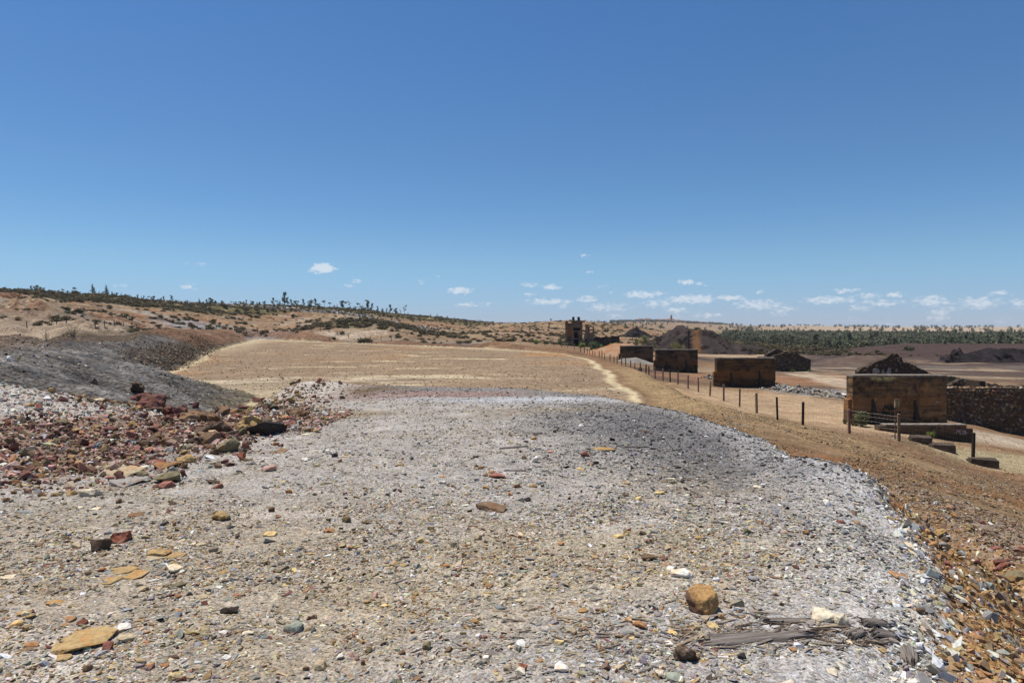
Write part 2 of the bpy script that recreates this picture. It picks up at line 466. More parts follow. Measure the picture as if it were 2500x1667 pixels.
def ground_material(name, fine, pebble, speck, contrast, bump_d):
    """soil that takes its colour from the 'col' attribute; pebbles and grain added procedurally"""
    m, nt, b = new_mat(name, 1.0, 0.02)
    geo = nd(nt, 'ShaderNodeNewGeometry'); P = geo.outputs['Position']
    at = nd(nt, 'ShaderNodeAttribute', attribute_name='col')
    f1, c1 = tex_noise(nt, P, fine, 5, 0.65)
    f2, c2 = tex_noise(nt, P, fine * 0.13, 4, 0.6)
    vo = nd(nt, 'ShaderNodeTexVoronoi', feature='F1'); vo.inputs['Scale'].default_value = pebble
    nt.links.new(P, vo.inputs['Vector'])
    sp = nd(nt, 'ShaderNodeSeparateColor'); nt.links.new(vo.outputs['Color'], sp.inputs[0])
    k = maprange(nt, f1, 0.25, 0.75, 1 - contrast, 1 + contrast, False)
    k2 = maprange(nt, f2, 0.3, 0.7, 1 - contrast * .5, 1 + contrast * .5, False)
    k3 = maprange(nt, sp.outputs[0], 0, 1, 1 - speck, 1 + speck, False)
    mu = nd(nt, 'ShaderNodeMath', operation='MULTIPLY'); nt.links.new(k, mu.inputs[0]); nt.links.new(k2, mu.inputs[1])
    mu2 = nd(nt, 'ShaderNodeMath', operation='MULTIPLY'); nt.links.new(mu.outputs[0], mu2.inputs[0]); nt.links.new(k3, mu2.inputs[1])
    sc = nd(nt, 'ShaderNodeVectorMath', operation='SCALE'); nt.links.new(at.outputs['Color'], sc.inputs[0]); nt.links.new(mu2.outputs[0], sc.inputs['Scale'])
    # hue scatter of single grains
    hue = mixc(nt, sp.outputs[1], (1.08, 1.0, 0.90), (0.93, 1.0, 1.10))
    res = mixc(nt, 0.8, sc.outputs[0], hue, 'MULTIPLY')
    nt.links.new(res, b.inputs['Base Color'])
    inv = maprange(nt, vo.outputs['Distance'], 0, 0.6, 1, 0, False)
    n0 = bump(nt, None, inv, 0.55, bump_d)
    bump(nt, b, f1, 0.7, bump_d * 2.5, n0)
    return m
M_GRAVEL = ground_material('gravel_soil', 22, 75, .42, .40, 0.008)
M_EAST = ground_material('clay_soil', 5, 20, .36, .46, 0.035)
M_POND = ground_material('pond_crust', 2.2, 7, .24, .34, 0.03)
M_BANK = ground_material('spoil_soil', 3.2, 9, .5, .75, 0.12)
M_HILL = ground_material('hill_soil', 0.8, 1.6, .36, .48, 0.3)

# ------------------------------------------------------------------ colour of the ground (albedo only)
def colours(x, y, F):
    z, dpl, dpo, hill, n1, n2, _ = F
    r = np.hypot(x, y); az = np.arctan2(x, y)
    m1 = fbm(x, y, 2.6, 4, 31); m2 = fbm(x, y, 1.1, 4, 32); m3 = fbm(x, y, 0.35, 3, 33); m4 = fbm(x, y, 12, 4, 34); m5 = fbm(x, y, 5, 4, 35)
    C = np.zeros(x.shape + (3,)); C[:] = (.31, .225, .14)
    def mix(w, c):
        nonlocal C
        w = np.clip(w, 0, 1)[..., None]
        C = C * (1 - w) + np.array(c) * w
    def ell(cx, cy, ax, ay, soft=.5, amt=.5, rot=0.0, n=None):
        dx, dy = x - cx, y - cy
        c_, s_ = math.cos(rot), math.sin(rot)
        d = np.hypot((dx * c_ + dy * s_) / ax, (-dx * s_ + dy * c_) / ay) + amt * (m5 if n is None else n)
        return sstep(1 + soft, 1 - soft, d)
    # ---- far plain and hills
    mix(sstep(500, 1200, r), (.41, .31, .215))
    mix(hill, (.25, .168, .10))
    mix(hill * sstep(-.05, .35, fbm(x, y * 1.6, 13, 5, 37)) * sstep(-.28, -.12, az), (.17, .13, .078))
    mix(hill * sstep(-.05, .30, n1 + .5 * n2), (.325, .228, .143))
    mix(hill * sstep(.15, .45, n2 - n1), (.30, .17, .10))
    mix(hill * sstep(.05, .5, m4) * sstep(-0.1, -0.3, az), (.40, .345, .28))
    d0 = np.interp(az, [-.65, -.56, -.42, -.2, 0], [246, 256, 286, 372, 430])
    ridge = sstep(-12, 14, r - d0 + 26 * n1) * sstep(-.0, -.06, az) * hill
    mix(ridge * sstep(-.45, -.1, n2 + .1), (.115, .10, .05))
    mix(ridge * sstep(.15, .35, n2 + .4 * n1) * sstep(285, 320, r) * .8, (.30, .23, .125))
    mix(ell(-90, 330, 90, 10, .5, .8, -.1, n2) * .7, (.25, .215, .185))      # belt of loose boulders under the ridge
    mix(ell(-48, 196, 12, 5, .4, .4, 0, n2), (.42, .33, .24))
    mix(ell(-86, 205, 16, 24, .35, .4, .75, n2), (.27, .275, .29))               # grey tip
    mix(ell(-66, 222, 13, 7, .3, .4, 0, n2), (.085, .052, .046))                 # dark heap behind the pond
    mix(hill * sstep(200, 170, r) * sstep(.0, .35, m4) * sstep(-.3, -.5, az), (.33, .17, .10))
    mix(hill * sstep(.18, .4, fbm(x, y * 2.5, 9, 3, 36)), (.12, .093, .056))
    lw = hill * sstep(-.12, -.28, az) * sstep(262, 235, r) + sstep(-.35, -.45, az) * sstep(95, 110, r) * sstep(262, 235, r)
    lw = np.clip(lw, 0, 1) * sstep(3, 7, dpo)
    s1 = fbm(x * .12, y * .9 + 2 * z, 5.5, 5, 46); s2 = fbm(x * .16, y * .8 + 2 * z, 4.0, 5, 47); s3 = fbm(x * .2, y, 3.5, 5, 48)
    mix(lw * sstep(.06, .3, s1) * .8, (.38, .315, .25))
    mix(lw * sstep(.12, .34, s2) * .8, (.24, .125, .075))
    mix(lw * sstep(.16, .32, s3) * .85, (.12, .088, .06))
    mix(lw * sstep(.15, .4, fbm(x * .3, y, 6, 4, 49)) * .6, (.26, .255, .25))
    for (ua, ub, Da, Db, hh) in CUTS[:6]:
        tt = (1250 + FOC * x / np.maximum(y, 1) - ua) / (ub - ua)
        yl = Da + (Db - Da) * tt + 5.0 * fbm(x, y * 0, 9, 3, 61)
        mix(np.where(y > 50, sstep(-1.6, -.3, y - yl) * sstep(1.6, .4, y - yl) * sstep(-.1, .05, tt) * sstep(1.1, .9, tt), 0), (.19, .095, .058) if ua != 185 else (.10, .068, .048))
    mix(ell(-47, 221, 29, 15, .35, .55, 0, n2), (.135, .115, .064))
    mix(ell(-30, 212, 12, 3, .35, .4, .3, n2), (.12, .11, .058))
    # woodland floor and brush on the right
    rw = sstep(.22, .30, az) * sstep(170, 235, r) * sstep(900, 700, r)
    mix(rw, (.135, .125, .068))
    mix(rw * sstep(.1, .4, n2), (.32, .24, .15))
    # ---- ground on the right
    east = sstep(2, 6, x) * (1 - hill) * sstep(-.5, .8, dpl) * sstep(260, 180, r)
    mix(east, (.225, .14, .08))
    mix(east * sstep(-.1, .4, m1) * sstep(40, 20, r), (.165, .10, .06))
    mix(east * sstep(.0, .4, m5) * sstep(45, 15, r), (.22, .115, .056))
    mix(east * sstep(.1, .5, m2 - .4 * m5) * sstep(45, 20, r), (.22, .185, .145))
    mix(ell(9.6, 38, 4.2, 24, .4, .35) * sstep(0.3, 1.2, dpo) * east, (.31, .215, .115))   # tan berm
    mix(ell(19.0, 47, 6.5, 14, .35, .35) * east, (.42, .295, .18))                          # pale sandy yard
    mix(ell(31, 39, 10, 3.2, .4, .3, .2) * east, (.44, .355, .26))
    mix(ell(24, 29, 6, 3.5, .4, .4, 0) * east * .7, (.42, .36, .215))
    mix(ell(15.5, 76, 4.5, 13, .35, .3) * east, (.12, .078, .058))
    mix(ell(32, 76, 20, 8, .35, .35, .08) * east, (.27, .15, .088))                       # rusty road
    mix(ell(36, 92, 18, 5, .4, .4) * east, (.30, .215, .14))
    mix(ell(28.5, 58, 8.5, 4.2, .4, .5, -.75) * east, (.25, .225, .195))
    mix(sstep(84, 104, r + 8 * m4) * sstep(.30, .36, az) * sstep(200, 165, r), (.105, .076, .062))
    mix(ell(80, 128, 55, 24, .4, .5, 0, m4) , (.075, .056, .052))
    mix(ell(70, 104, 30, 5, .5, .5, .1, m4) * .8, (.155, .125, .105))
    mix(ell(48, 148, 14, 12, .4, .5, 0, n2) * .8, (.42, .30, .19))
    trk = segdist(x, y, [(33, 66), (36, 84), (40, 102), (37, 118), (43, 135)], False)
    mix(sstep(2.6, 1.2, trk + .6 * m5) * .85, (.45, .36, .26))
    br = sstep(16, 24, x) * sstep(44, 60, y) * sstep(150, 120, y) * east
    mix(br * sstep(.08, .35, fbm(x, y * 1.8, 11, 4, 44)) * .7, (.28, .20, .13))
    mix(br * sstep(.12, .35, fbm(x * 1.3, y, 8, 4, 45)) * .7, (.12, .082, .06))
    for pts_, wd_ in (([(60, 62), (44, 72), (36, 84)], 1.1), ([(70, 96), (52, 100), (40, 102)], 1.4), ([(75, 78), (55, 84), (44, 92), (40, 102)], 1.0)):
        tr_ = segdist(x, y, pts_, False)
        mix(sstep(wd_ * 1.6, wd_ * .6, tr_ + .5 * m5) * .75, (.37, .28, .19))
    # ---- bank on the left
    wb = sstep(-4, -8, x) * sstep(.0, .8, dpl) * sstep(205, 150, r) * (1 - sstep(105, 150, r) * 0.4) * sstep(10, 13, y)
    mix(wb, (.148, .133, .118))
    mix(wb * sstep(-.15, .35, m5), (.185, .172, .16))
    mix(wb * sstep(.1, .4, m1 + .3 * m3) * .8, (.060, .060, .064))
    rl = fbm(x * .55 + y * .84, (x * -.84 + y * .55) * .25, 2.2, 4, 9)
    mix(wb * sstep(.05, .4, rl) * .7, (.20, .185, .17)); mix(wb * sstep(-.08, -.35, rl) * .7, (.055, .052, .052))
    mix(wb * sstep(.55, 1.0, z + .15 * m5) * .75, (.16, .105, .065))
    mix(wb * sstep(5.5, 8, dpo + 3 * m4 + 2 * m5) * sstep(55, 75, r) * .8, (.10, .068, .042))
    mix(wb * sstep(2.8, .3, dpo + 1.0 * m5) * .8 * sstep(70, 45, r), (.165, .135, .085))
    mix(wb * sstep(55, 80, r) * sstep(6, 2.5, dpo + m5) * .9, (.075, .058, .04))
    mix(ell(-11.3, 20, 1.5, 2.6, .4, .7, 0, m1) * wb * .9, (.27, .15, .07))
    mix(wb * sstep(90, 105, r) * sstep(14, 22, dpo), (.40, .31, .22))
    # ---- pond bed
    pd = sstep(.35, -.35, dpo) * sstep(0.2, 1.0, dpl)
    mix(pd, (.27, .195, .128))
    mix(pd * sstep(.0, .5, fbm(x, y, 16, 3, 41)), (.31, .195, .105))
    cr = fbm(x * .42, y * 1.0, 5.5, 6, 42, .62)
    mix(pd * sstep(.12, .30, cr + .15 * sstep(60, 34, r) - .04 + .10 * m5) * sstep(80, 45, r), (.52, .43, .275))
    mix(pd * sstep(.27, .35, cr + .22 * m4), (.52, .425, .265))
    edge = sstep(-7, -.5, dpo + 2.2 * fbm(x * .4, y, 9, 3, 43))
    mix(pd * edge * sstep(90, 120, y) * .7 * sstep(-.25, .2, cr + .2), (.50, .41, .27))
    mix(sstep(.55, .1, np.abs(dpo + .2 + .25 * m2) / (1 + .9 * (x < 0) * sstep(40, 90, y))) * sstep(.5, 1.5, dpl) * sstep(25, 30, y) * (1 - .15 * (x < 0)), (.50, .405, .25))
    mix(ell(-17, 37.5, 6.5, 7, .4, .7) * sstep(.4, -.4, dpo) * .8, (.31, .245, .17))
    mix(ell(-13, 47, 12, 3, .4, .8) * sstep(.4, -.4, dpo) * .8 * sstep(-.1, .25, cr), (.50, .42, .30))
    mix((dpo < 0) * ell(5, 92, 4, 7, .4, .5) * .7, (.36, .20, .09))
    far = (y > 100) * sstep(.3, 2, dpo) * sstep(14, 8, dpo) * (x < 14)
    mix(far * .85, (.20, .115, .07))
    # ---- the plateau under foot
    pl = sstep(.25, -.2, dpl)
    mix(pl, (.37, .335, .295))
    mix(pl * sstep(-.05, .4, m1) * .8, (.335, .31, .29))
    mix(pl * sstep(.1, .5, m2 - .3 * m1) * .9, (.455, .415, .375))
    mix(pl * sstep(.1, .45, -m1 + .4 * m3) * .7, (.31, .25, .17))
    mix(pl * sstep(.1, .4, m3) * .35, (.30, .29, .29))
    mix(pl * ell(.6, 4.8, 1.6, .8, .5, .6, .2, m2) * .5, (.40, .32, .195))
    mix(pl * ell(-2.4, 4.8, 2.2, 1.7, .5, .7, 0, m2) * .5, (.36, .28, .175))
    mix(pl * ell(2.7, 11.3, 2.0, 3.9, .5, .6, .2, m1 + .5 * m3) * .85, (.125, .122, .124))         # dark slate spill
    mix(pl * ell(3.55, 7.8, .55, 1.0, .45, .5, 0, m1) * .85, (.15, .15, .16))
    mix(pl * sstep(16, 18.6, y + 1.2 * m1) * .8, (.20, .185, .175))
    mix(pl * ell(-1.5, 18.4, 1.6, 1.0, .5, .5, 0, m1) * .8, (.30, .20, .175))
    mix(pl * ell(-4.2, 17.6, 2.0, 1.2, .5, .6, 0, m1) * .7, (.29, .20, .175))
    mix(pl * ell(0.2, 16.6, 2.6, .8, .5, .5, 0, m1) * .7, (.42, .43, .45))
    mix(pl * ell(-5.6, 19.6, 2.0, 1.6, .4, .6, 0, m1) * .9, (.15, .105, .065))
    mix(pl * ell(-3.6, 13.8, 1.2, .7, .5, .8, 0, m1) * .6, (.27, .20, .12))
    mix(pl * ell(0.4, 14.2, 1.8, .5, .5, .8, 0, m1) * .5, (.26, .21, .15))
    mix(pl * sstep(1.1, .1, -dpl + .3 * m2) * sstep(16, 12, y) * sstep(2, 4, y) * (x > 0) * .8, (.46, .44, .42))
    mo = sstep(-4.0, -5.2, x + .4 * m2) * sstep(6.6, 8.2, y + .5 * m2)
    mix(pl * mo, (.25, .175, .135))
    mix(pl * mo * sstep(-.5, .6, y - 10.4 - .9 * (x + 7) + .8 * m2) * sstep(9.6, 10.4, y), (.47, .42, .37))
    mix(pl * ell(-5.3, 13.6, 1.7, 1.4, .4, .6, 0, m2), (.20, .11, .065))
    # shale slope at the right edge
    sl = sstep(-.1, .3, dpl) * sstep(2.6, 1.0, dpl + .4 * m2) * sstep(0, 1.5, x) * sstep(15, 8, y)
    mix(sl, (.35, .20, .082))
    mix(sl * sstep(0, .4, m3), (.30, .25, .19))
    mix(sl * sstep(.1, .4, -m2) * .7, (.20, .10, .042))
    sl2 = sstep(1.6, 2.4, dpl) * sstep(5.5, 3.5, dpl) * sstep(13, 9, y) * (x > 0)
    mix(sl2 * .6, (.33, .27, .215))
    mix(sl2 * sstep(.05, .4, m2) * .6, (.33, .19, .125))
    C *= .87 * (1 + .14 * m3 * sstep(60, 20, r) + .10 * m2 * sstep(150, 60, r))[..., None]
    return np.clip(C, .01, .9)

def build_terrain():
    azs = np.concatenate([np.linspace(-math.pi, -R(52), 46)[:-1], np.linspace(-R(52), R(52), 720), np.linspace(R(52), math.pi, 46)[1:]])
    rr = [0.9]
    while rr[-1] < 7000:
        q = rr[-1]
        rr.append(q + max(.025, min(.0022 * q * q, .0125 * q) if q < 700 else .03 * q))
    rr = np.array(rr)
    print('terrain', len(azs), len(rr))
    A, Rr = np.meshgrid(azs, rr)
    x = (np.sin(A) * Rr); y = (np.cos(A) * Rr)
    F = fields(x.ravel(), y.ravel())
    z = F[0]
    C = colours(x.ravel(), y.ravel(), F)
    V = np.stack([x.ravel(), y.ravel(), z], 1)
    nr, na = A.shape
    idx = np.arange(nr * na).reshape(nr, na)
    Q = np.stack([idx[:-1, :-1], idx[:-1, 1:], idx[1:, 1:], idx[1:, :-1]], -1).reshape(-1, 4)[:, ::-1]
    fx = V[Q].mean(1)
    d = [f[Q].mean(1) for f in (F[1], F[2], F[3])]
    r = np.hypot(fx[:, 0], fx[:, 1])
    zone = np.full(len(Q), 4)
    zone[(r > 700)] = 5
    zone[(fx[:, 0] > 2) & (d[2] < .5) & (r < 230)] = 3
    zone[(fx[:, 0] < -4) & (r < 150)] = 2
    zone[(d[1] < 0)] = 1
    zone[d[0] < 0.05] = 0
    # disc under the camera closes the sheet
    names = [('ground', M_GRAVEL), ('dry_pond_bed', M_POND), ('spoil_bank', M_BANK), ('lower_ground', M_EAST), ('hillside', M_HILL), ('plain', M_HILL)]
    for k, (nm, mat) in enumerate(names):
        q = Q[zone == k]
        used, inv = np.unique(q, return_inverse=True)
        v = V[used]; c = C[used]; f = inv.reshape(-1, 4)
        if k == 0:
            ring = np.searchsorted(used, idx[0]); n0 = len(v)
            v = np.concatenate([v, [[0, 0, hz(0, 0)]]]); c = np.concatenate([c, c[ring[:1]]])
            cap = np.array([[ring[i], n0, n0, ring[i + 1]] for i in range(na - 1)])
            me = bpy.data.meshes.new(nm)
            tri = [(int(a), n0, int(b)) for a, _, _, b in cap]
            me = np_mesh(nm, v, f, mat, True, c)
            bm = bmesh.new(); bm.from_mesh(me); bm.verts.ensure_lookup_table()
            for a, b_, c_ in tri: bm.faces.new((bm.verts[a], bm.verts[c_], bm.verts[b_])).smooth = True
            bmesh.ops.recalc_face_normals(bm, faces=bm.faces[:])
            bm.to_mesh(me); bm.free()
        else:
            me = np_mesh(nm, v, f, mat, True, c)
        tag(link(nm, me), kind='structure')
build_terrain()

# ------------------------------------------------------------------ rock generators
def hull_pts(pts):
    bm = bmesh.new()
    for p in pts: bm.verts.new(p)
    bmesh.ops.convex_hull(bm, input=bm.verts[:])
    bmesh.ops.delete(bm, geom=[v for v in bm.verts if not v.link_faces], context='VERTS')
    bmesh.ops.recalc_face_normals(bm, faces=bm.faces[:])
    return bm
def rock_points(rng, n, boxy, dims):
    out = []
    for _ in range(n):
        v = Vector((rng.gauss(0, 1), rng.gauss(0, 1), rng.gauss(0, 1))).normalized()
        m = max(abs(v.x), abs(v.y), abs(v.z))
        v = v.lerp(v / m, boxy) * rng.uniform(.88, 1.0)
        out.append((v.x * dims[0] / 2, v.y * dims[1] / 2, v.z * dims[2] / 2))
    return out
def chip_mesh(name, seed, dims, n=12, boxy=.6, mat=None):
    rng = random.Random(seed)
    bm = hull_pts(rock_points(rng, n, boxy, dims))
    me = bpy.data.meshes.new(name); bm.to_mesh(me); bm.free()
    if mat: me.materials.append(mat)
    return me
def hero_mesh(name, seed, dims, mat, n=18, boxy=.6, rough=.06, level=2, layered=0.0, tilt=0.0):
    """angular broken stone: hull, chamfered edges, subdivided and roughened; bedding ledges when layered"""
    rng = random.Random(seed)
    bm = hull_pts(rock_points(rng, n, boxy, dims))
    s = min(dims)
    bmesh.ops.bevel(bm, geom=bm.edges[:], offset=s * .05, segments=1, affect='EDGES', clamp_overlap=True)
    bmesh.ops.triangulate(bm, faces=bm.faces[:])
    for _ in range(level):
        if len(bm.faces) > 1800: break
        long_ = [e for e in bm.edges if e.calc_length() > s * .22]
        if long_: bmesh.ops.subdivide_edges(bm, edges=long_, cuts=1)
        bmesh.ops.triangulate(bm, faces=bm.faces[:])
    bm.normal_update()
    off = Vector((seed % 97, seed % 31, seed % 57))
    nrm = {v: v.normal.copy() for v in bm.verts}
    for v in bm.verts:
        p = v.co / s
        d = mnoise.fractal(p * 1.7 + off, 1.0, 2.0, 3) * rough * s
        if layered:
            k = (p.z + .35 * mnoise.noise(p * .8 + off)) * 5.0
            d += layered * s * (abs((k % 1) - .5) - .25) * (1 - abs(nrm[v].z))
        v.co += nrm[v] * d
    bmesh.ops.recalc_face_normals(bm, faces=bm.faces[:])
    me = bpy.data.meshes.new(name); bm.to_mesh(me); bm.free()
    me.materials.append(mat)
    return me

def rock_material(name, inst):
    m, nt, b = new_mat(name, 0.9, 0.10)
    if inst:
        at = nd(nt, 'ShaderNodeAttribute', attribute_type='INSTANCER', attribute_name='col'); base = at.outputs['Color']
        tc = nd(nt, 'ShaderNodeNewGeometry').outputs['Position']; sc = 60
    else:
        oi = nd(nt, 'ShaderNodeObjectInfo'); base = oi.outputs['Color']
        tc = nd(nt, 'ShaderNodeNewGeometry').outputs['Position']; sc = 26
    f, c = tex_noise(nt, tc, sc, 5, .65)
    k = maprange(nt, f, .3, .7, .68, 1.25, False)
    s = nd(nt, 'ShaderNodeVectorMath', operation='SCALE'); nt.links.new(base, s.inputs[0]); nt.links.new(k, s.inputs['Scale'])
    col = s.outputs[0]
    if not inst:
        f2, _ = tex_noise(nt, tc, 7, 4, .6)
        st = maprange(nt, f2, .50, .66)
        col = mixc(nt, st, col, mixc(nt, 1.0, col, (1.12, .86, .66), 'MULTIPLY'))
        f3, _ = tex_noise(nt, tc, 16, 4, .7)
        col = mixc(nt, maprange(nt, f3, .62, .72), col, mixc(nt, .45, col, (.50, .46, .40)))
        bump(nt, b, f, .6, .012)
    nt.links.new(col, b.inputs['Base Color'])
    return m
M_ROCK = rock_material('rock', False)
M_CHIP = rock_material('stone_chip', True)

# ------------------------------------------------------------------ thin summer haze
def haze_box():
    b = MB(); b.box(-7600, -7600, -14, 7600, 7600, 75)
    me = mesh_of('haze', b.v, b.f)
    m = bpy.data.materials.new('haze_air'); m.use_nodes = True; nt = m.node_tree; nt.nodes.clear()
    o_ = nt.nodes.new('ShaderNodeOutputMaterial'); v = nt.nodes.new('ShaderNodeVolumePrincipled')
    v.inputs['Density'].default_value = HAZE; v.inputs['Color'].default_value = (.86, .91, 1.0, 1)
    nt.links.new(v.outputs[0], o_.inputs['Volume'])
    me.materials.append(m)
    tag(link('haze', me), kind='stuff')
HAZE = 0.00008
haze_box()
# ------------------------------------------------------------------ slag heaps
def slag_material(name, c1, c2, c3, streak=False, crust=0.0):
    m, nt, b = new_mat(name, 1.0, .02)
    P = nd(nt, 'ShaderNodeNewGeometry').outputs['Position']
    f, _ = tex_noise(nt, P, .35, 6, .65); g, _ = tex_noise(nt, P, 2.2, 5, .7)
    col = mixc(nt, maprange(nt, f, .35, .65), c1, c2)
    col = mixc(nt, maprange(nt, g, .45, .75), col, c3)
    cr_, _ = tex_noise(nt, scalevec(nt, P, (1, .6, 1.6)), .28, 6, .7)
    col = mixc(nt, maprange(nt, cr_, .53, .58, 0, crust), col, tuple(q * .35 for q in c3))
    if streak:
        s = nd(nt, 'ShaderNodeSeparateXYZ'); nt.links.new(P, s.inputs[0])
        a = nd(nt, 'ShaderNodeMath', operation='MULTIPLY_ADD'); nt.links.new(s.outputs[1], a.inputs[0]); a.inputs[1].default_value = -.27; nt.links.new(s.outputs[0], a.inputs[2])
        w_, _ = tex_noise(nt, P, .9, 4, .6)
        a2 = nd(nt, 'ShaderNodeMath', operation='MULTIPLY_ADD'); nt.links.new(w_, a2.inputs[0]); a2.inputs[1].default_value = 2.6; nt.links.new(a.outputs[0], a2.inputs[2])
        d = nd(nt, 'ShaderNodeMath', operation='SUBTRACT'); nt.links.new(a2.outputs[0], d.inputs[0]); d.inputs[1].default_value = 43.35 - .27 * 160 + 1.3
        ab = nd(nt, 'ShaderNodeMath', operation='ABSOLUTE'); nt.links.new(d.outputs[0], ab.inputs[0])
        k = maprange(nt, ab.outputs[0], 1.5, .0, 0, .8)
        col = mixc(nt, k, col, (.17, .088, .04))
    nt.links.new(col, b.inputs['Base Color'])
    bump(nt, b, g, .8, .3)
    return m
def heap(name, mat, ridges, slope, x0, x1, y0, y1, step, rough=.25, crag=0.0, seed=0, ravine=0.0):
    """ridges: list of ((x,y,z),(x,y,z)) crest segments; sides fall at `slope`"""
    xs = np.arange(x0, x1, step); ys = np.arange(y0, y1, step)
    X, Y = np.meshgrid(xs, ys); xf, yf = X.ravel(), Y.ravel()
    wx = xf + .6 * fbm(xf, yf, 4, 3, seed + 1); wy = yf + .6 * fbm(xf, yf, 4, 3, seed + 2)
    h = np.full(xf.shape, -99.0)
    for k, rg in enumerate(ridges):
        (ax, ay, az_), (bx, by, bz) = rg[0], rg[1]
        sl = rg[2] if len(rg) > 2 else slope
        dx, dy = bx - ax, by - ay
        t = np.clip(((wx - ax) * dx + (wy - ay) * dy) / (dx * dx + dy * dy + 1e-9), 0, 1)
        dist = np.hypot(wx - ax - t * dx, wy - ay - t * dy)
        h = np.maximum(h, az_ + (bz - az_) * t - sl * dist)
    g = height(xf, yf)
    h = h + rough * fbm(xf, yf, 3.5, 5, seed + 3)
    if ravine: h = h + ravine * fbm(xf * 2.4, yf * .35, 2.0, 3, seed + 6)
    if crag:
        c = fbm(xf, yf, 5, 4, seed + 4); msk = sstep(.05, .2, fbm(xf, yf, 11, 3, seed + 5) + .12)
        h = h + crag * msk * (np.abs(c) * 3 - .7 + 1.2 * np.round(c * 3) / 3)
    keep = h > g - .25
    z = np.where(keep, np.maximum(h, g - .25), g - .3)
    nx, ny = len(xs), len(ys)
    idx = np.arange(nx * ny).reshape(ny, nx)
    Q = np.stack([idx[:-1, :-1], idx[:-1, 1:], idx[1:, 1:], idx[1:, :-1]], -1).reshape(-1, 4)
    Q = Q[keep[Q].any(1)]
    used, inv = np.unique(Q, return_inverse=True)
    me = np_mesh(name, np.stack([xf, yf, z], 1)[used], inv.reshape(-1, 4), mat, True)
    return link(name, me)
M_SLAG = slag_material('slag', (.048, .038, .035), (.068, .051, .045), (.03, .025, .025), True, .9)
M_SLAG_BLACK = slag_material('black_slag', (.022, .019, .021), (.042, .034, .034), (.009, .008, .010), False, .95)
M_SLAG_PURPLE = slag_material('purple_slag', (.066, .045, .041), (.086, .059, .052), (.05, .036, .033))
M_SLAG_BROWN = slag_material('brown_spoil', (.11, .076, .062), (.155, .112, .086), (.078, .056, .047))
def X(u, D): return (u - 1250) / FOC * D
def Z(v, D): return CAM_H - (v - HORIZON) / FOC * D
def P3(u, v, D): return (X(u, D), D, Z(v, D))
tag(heap('slag_heap', M_SLAG, [(P3(1655,793,165), P3(1668,793,164)), (P3(1668,793,164), P3(1688,807,162)), (P3(1688,808,162), P3(1712,801,160)),
      (P3(1712,802,160), P3(1722,803,163)), (P3(1632,822,166), P3(1655,795,165)), (P3(1600,822,172), P3(1634,820,168), .8),
      (P3(1795,838,160), P3(1850,842,166), .35), (P3(1740,830,165), P3(1800,846,160), .5)], .63, 26, 66, 134, 185, .36, .30, .75, 3, .12),
    'tall purple brown slag heap with two peaks and a rusty orange streak', 'slag heap')
tag(heap('slag_heap', M_SLAG_BLACK, [(P3(2415,847,122), P3(2440,849,123)), (P3(2440,849,123), P3(2640,856,128)), (P3(2340,868,121), P3(2415,847,122), .6), (P3(2300,884,118), P3(2345,868,121), .4)], .5, 70, 110, 104, 145, .36, .3, 1.7, 11),
    'black craggy slag heap at the right edge behind the rubble wall', 'slag heap')
tag(heap('slag_heap', M_SLAG_PURPLE, [(P3(2215,838,160), P3(2500,839,166)), (P3(2500,839,166), P3(2900,843,166)), (P3(2170,858,158), P3(2215,838,160))], .115, 50, 172, 118, 190, .9, .14, 0, 21, .10),
    'long smooth purple slag slope below the woodland on the right', 'slag heap')
tag(heap('spoil_heap', M_SLAG_BROWN, [(P3(2020,876,112), P3(2080,866,112)), (P3(2080,866,112), P3(2150,868,114)), (P3(2150,868,114), P3(2215,884,112))], .30, 38, 72, 96, 124, .5, .2, 0, 31),
    'low brown spoil heap behind the ruined gable of the nearest wall', 'spoil heap')
tag(heap('spoil_heap', M_SLAG_BLACK, [(P3(1540,803,300), P3(1556,799,300)), (P3(1556,799,300), P3(1576,808,302))], .8, 48, 64, 292, 310, .5, .3, .8, 41),
    'small black spoil heap on the skyline right beside the leaning pole', 'spoil heap')
M_ORANGE = slag_material('orange_spoil', (.36, .25, .16), (.34, .14, .065), (.25, .17, .11))
tag(heap('spoil_heap', M_ORANGE, [(P3(1470,846,128), P3(1500,838,124)), (P3(1500,838,124), P3(1530,840,122))], .34, 12, 26, 112, 136, .35, .35, .3, 51),
    'orange and pink earth heap left of the farthest concrete wall', 'spoil heap')
M_GREYHEAP = slag_material('grey_rubble', (.30, .265, .23), (.24, .21, .18), (.16, .14, .12))
tag(heap('spoil_heap', M_GREYHEAP, [(P3(1530,874,103), P3(1550,872,104)), (P3(1550,872,104), P3(1590,884,104))], .36, 14, 24, 96, 107, .25, .15, 0, 61),
    'grey earth heap piled against the farthest concrete wall', 'spoil heap')

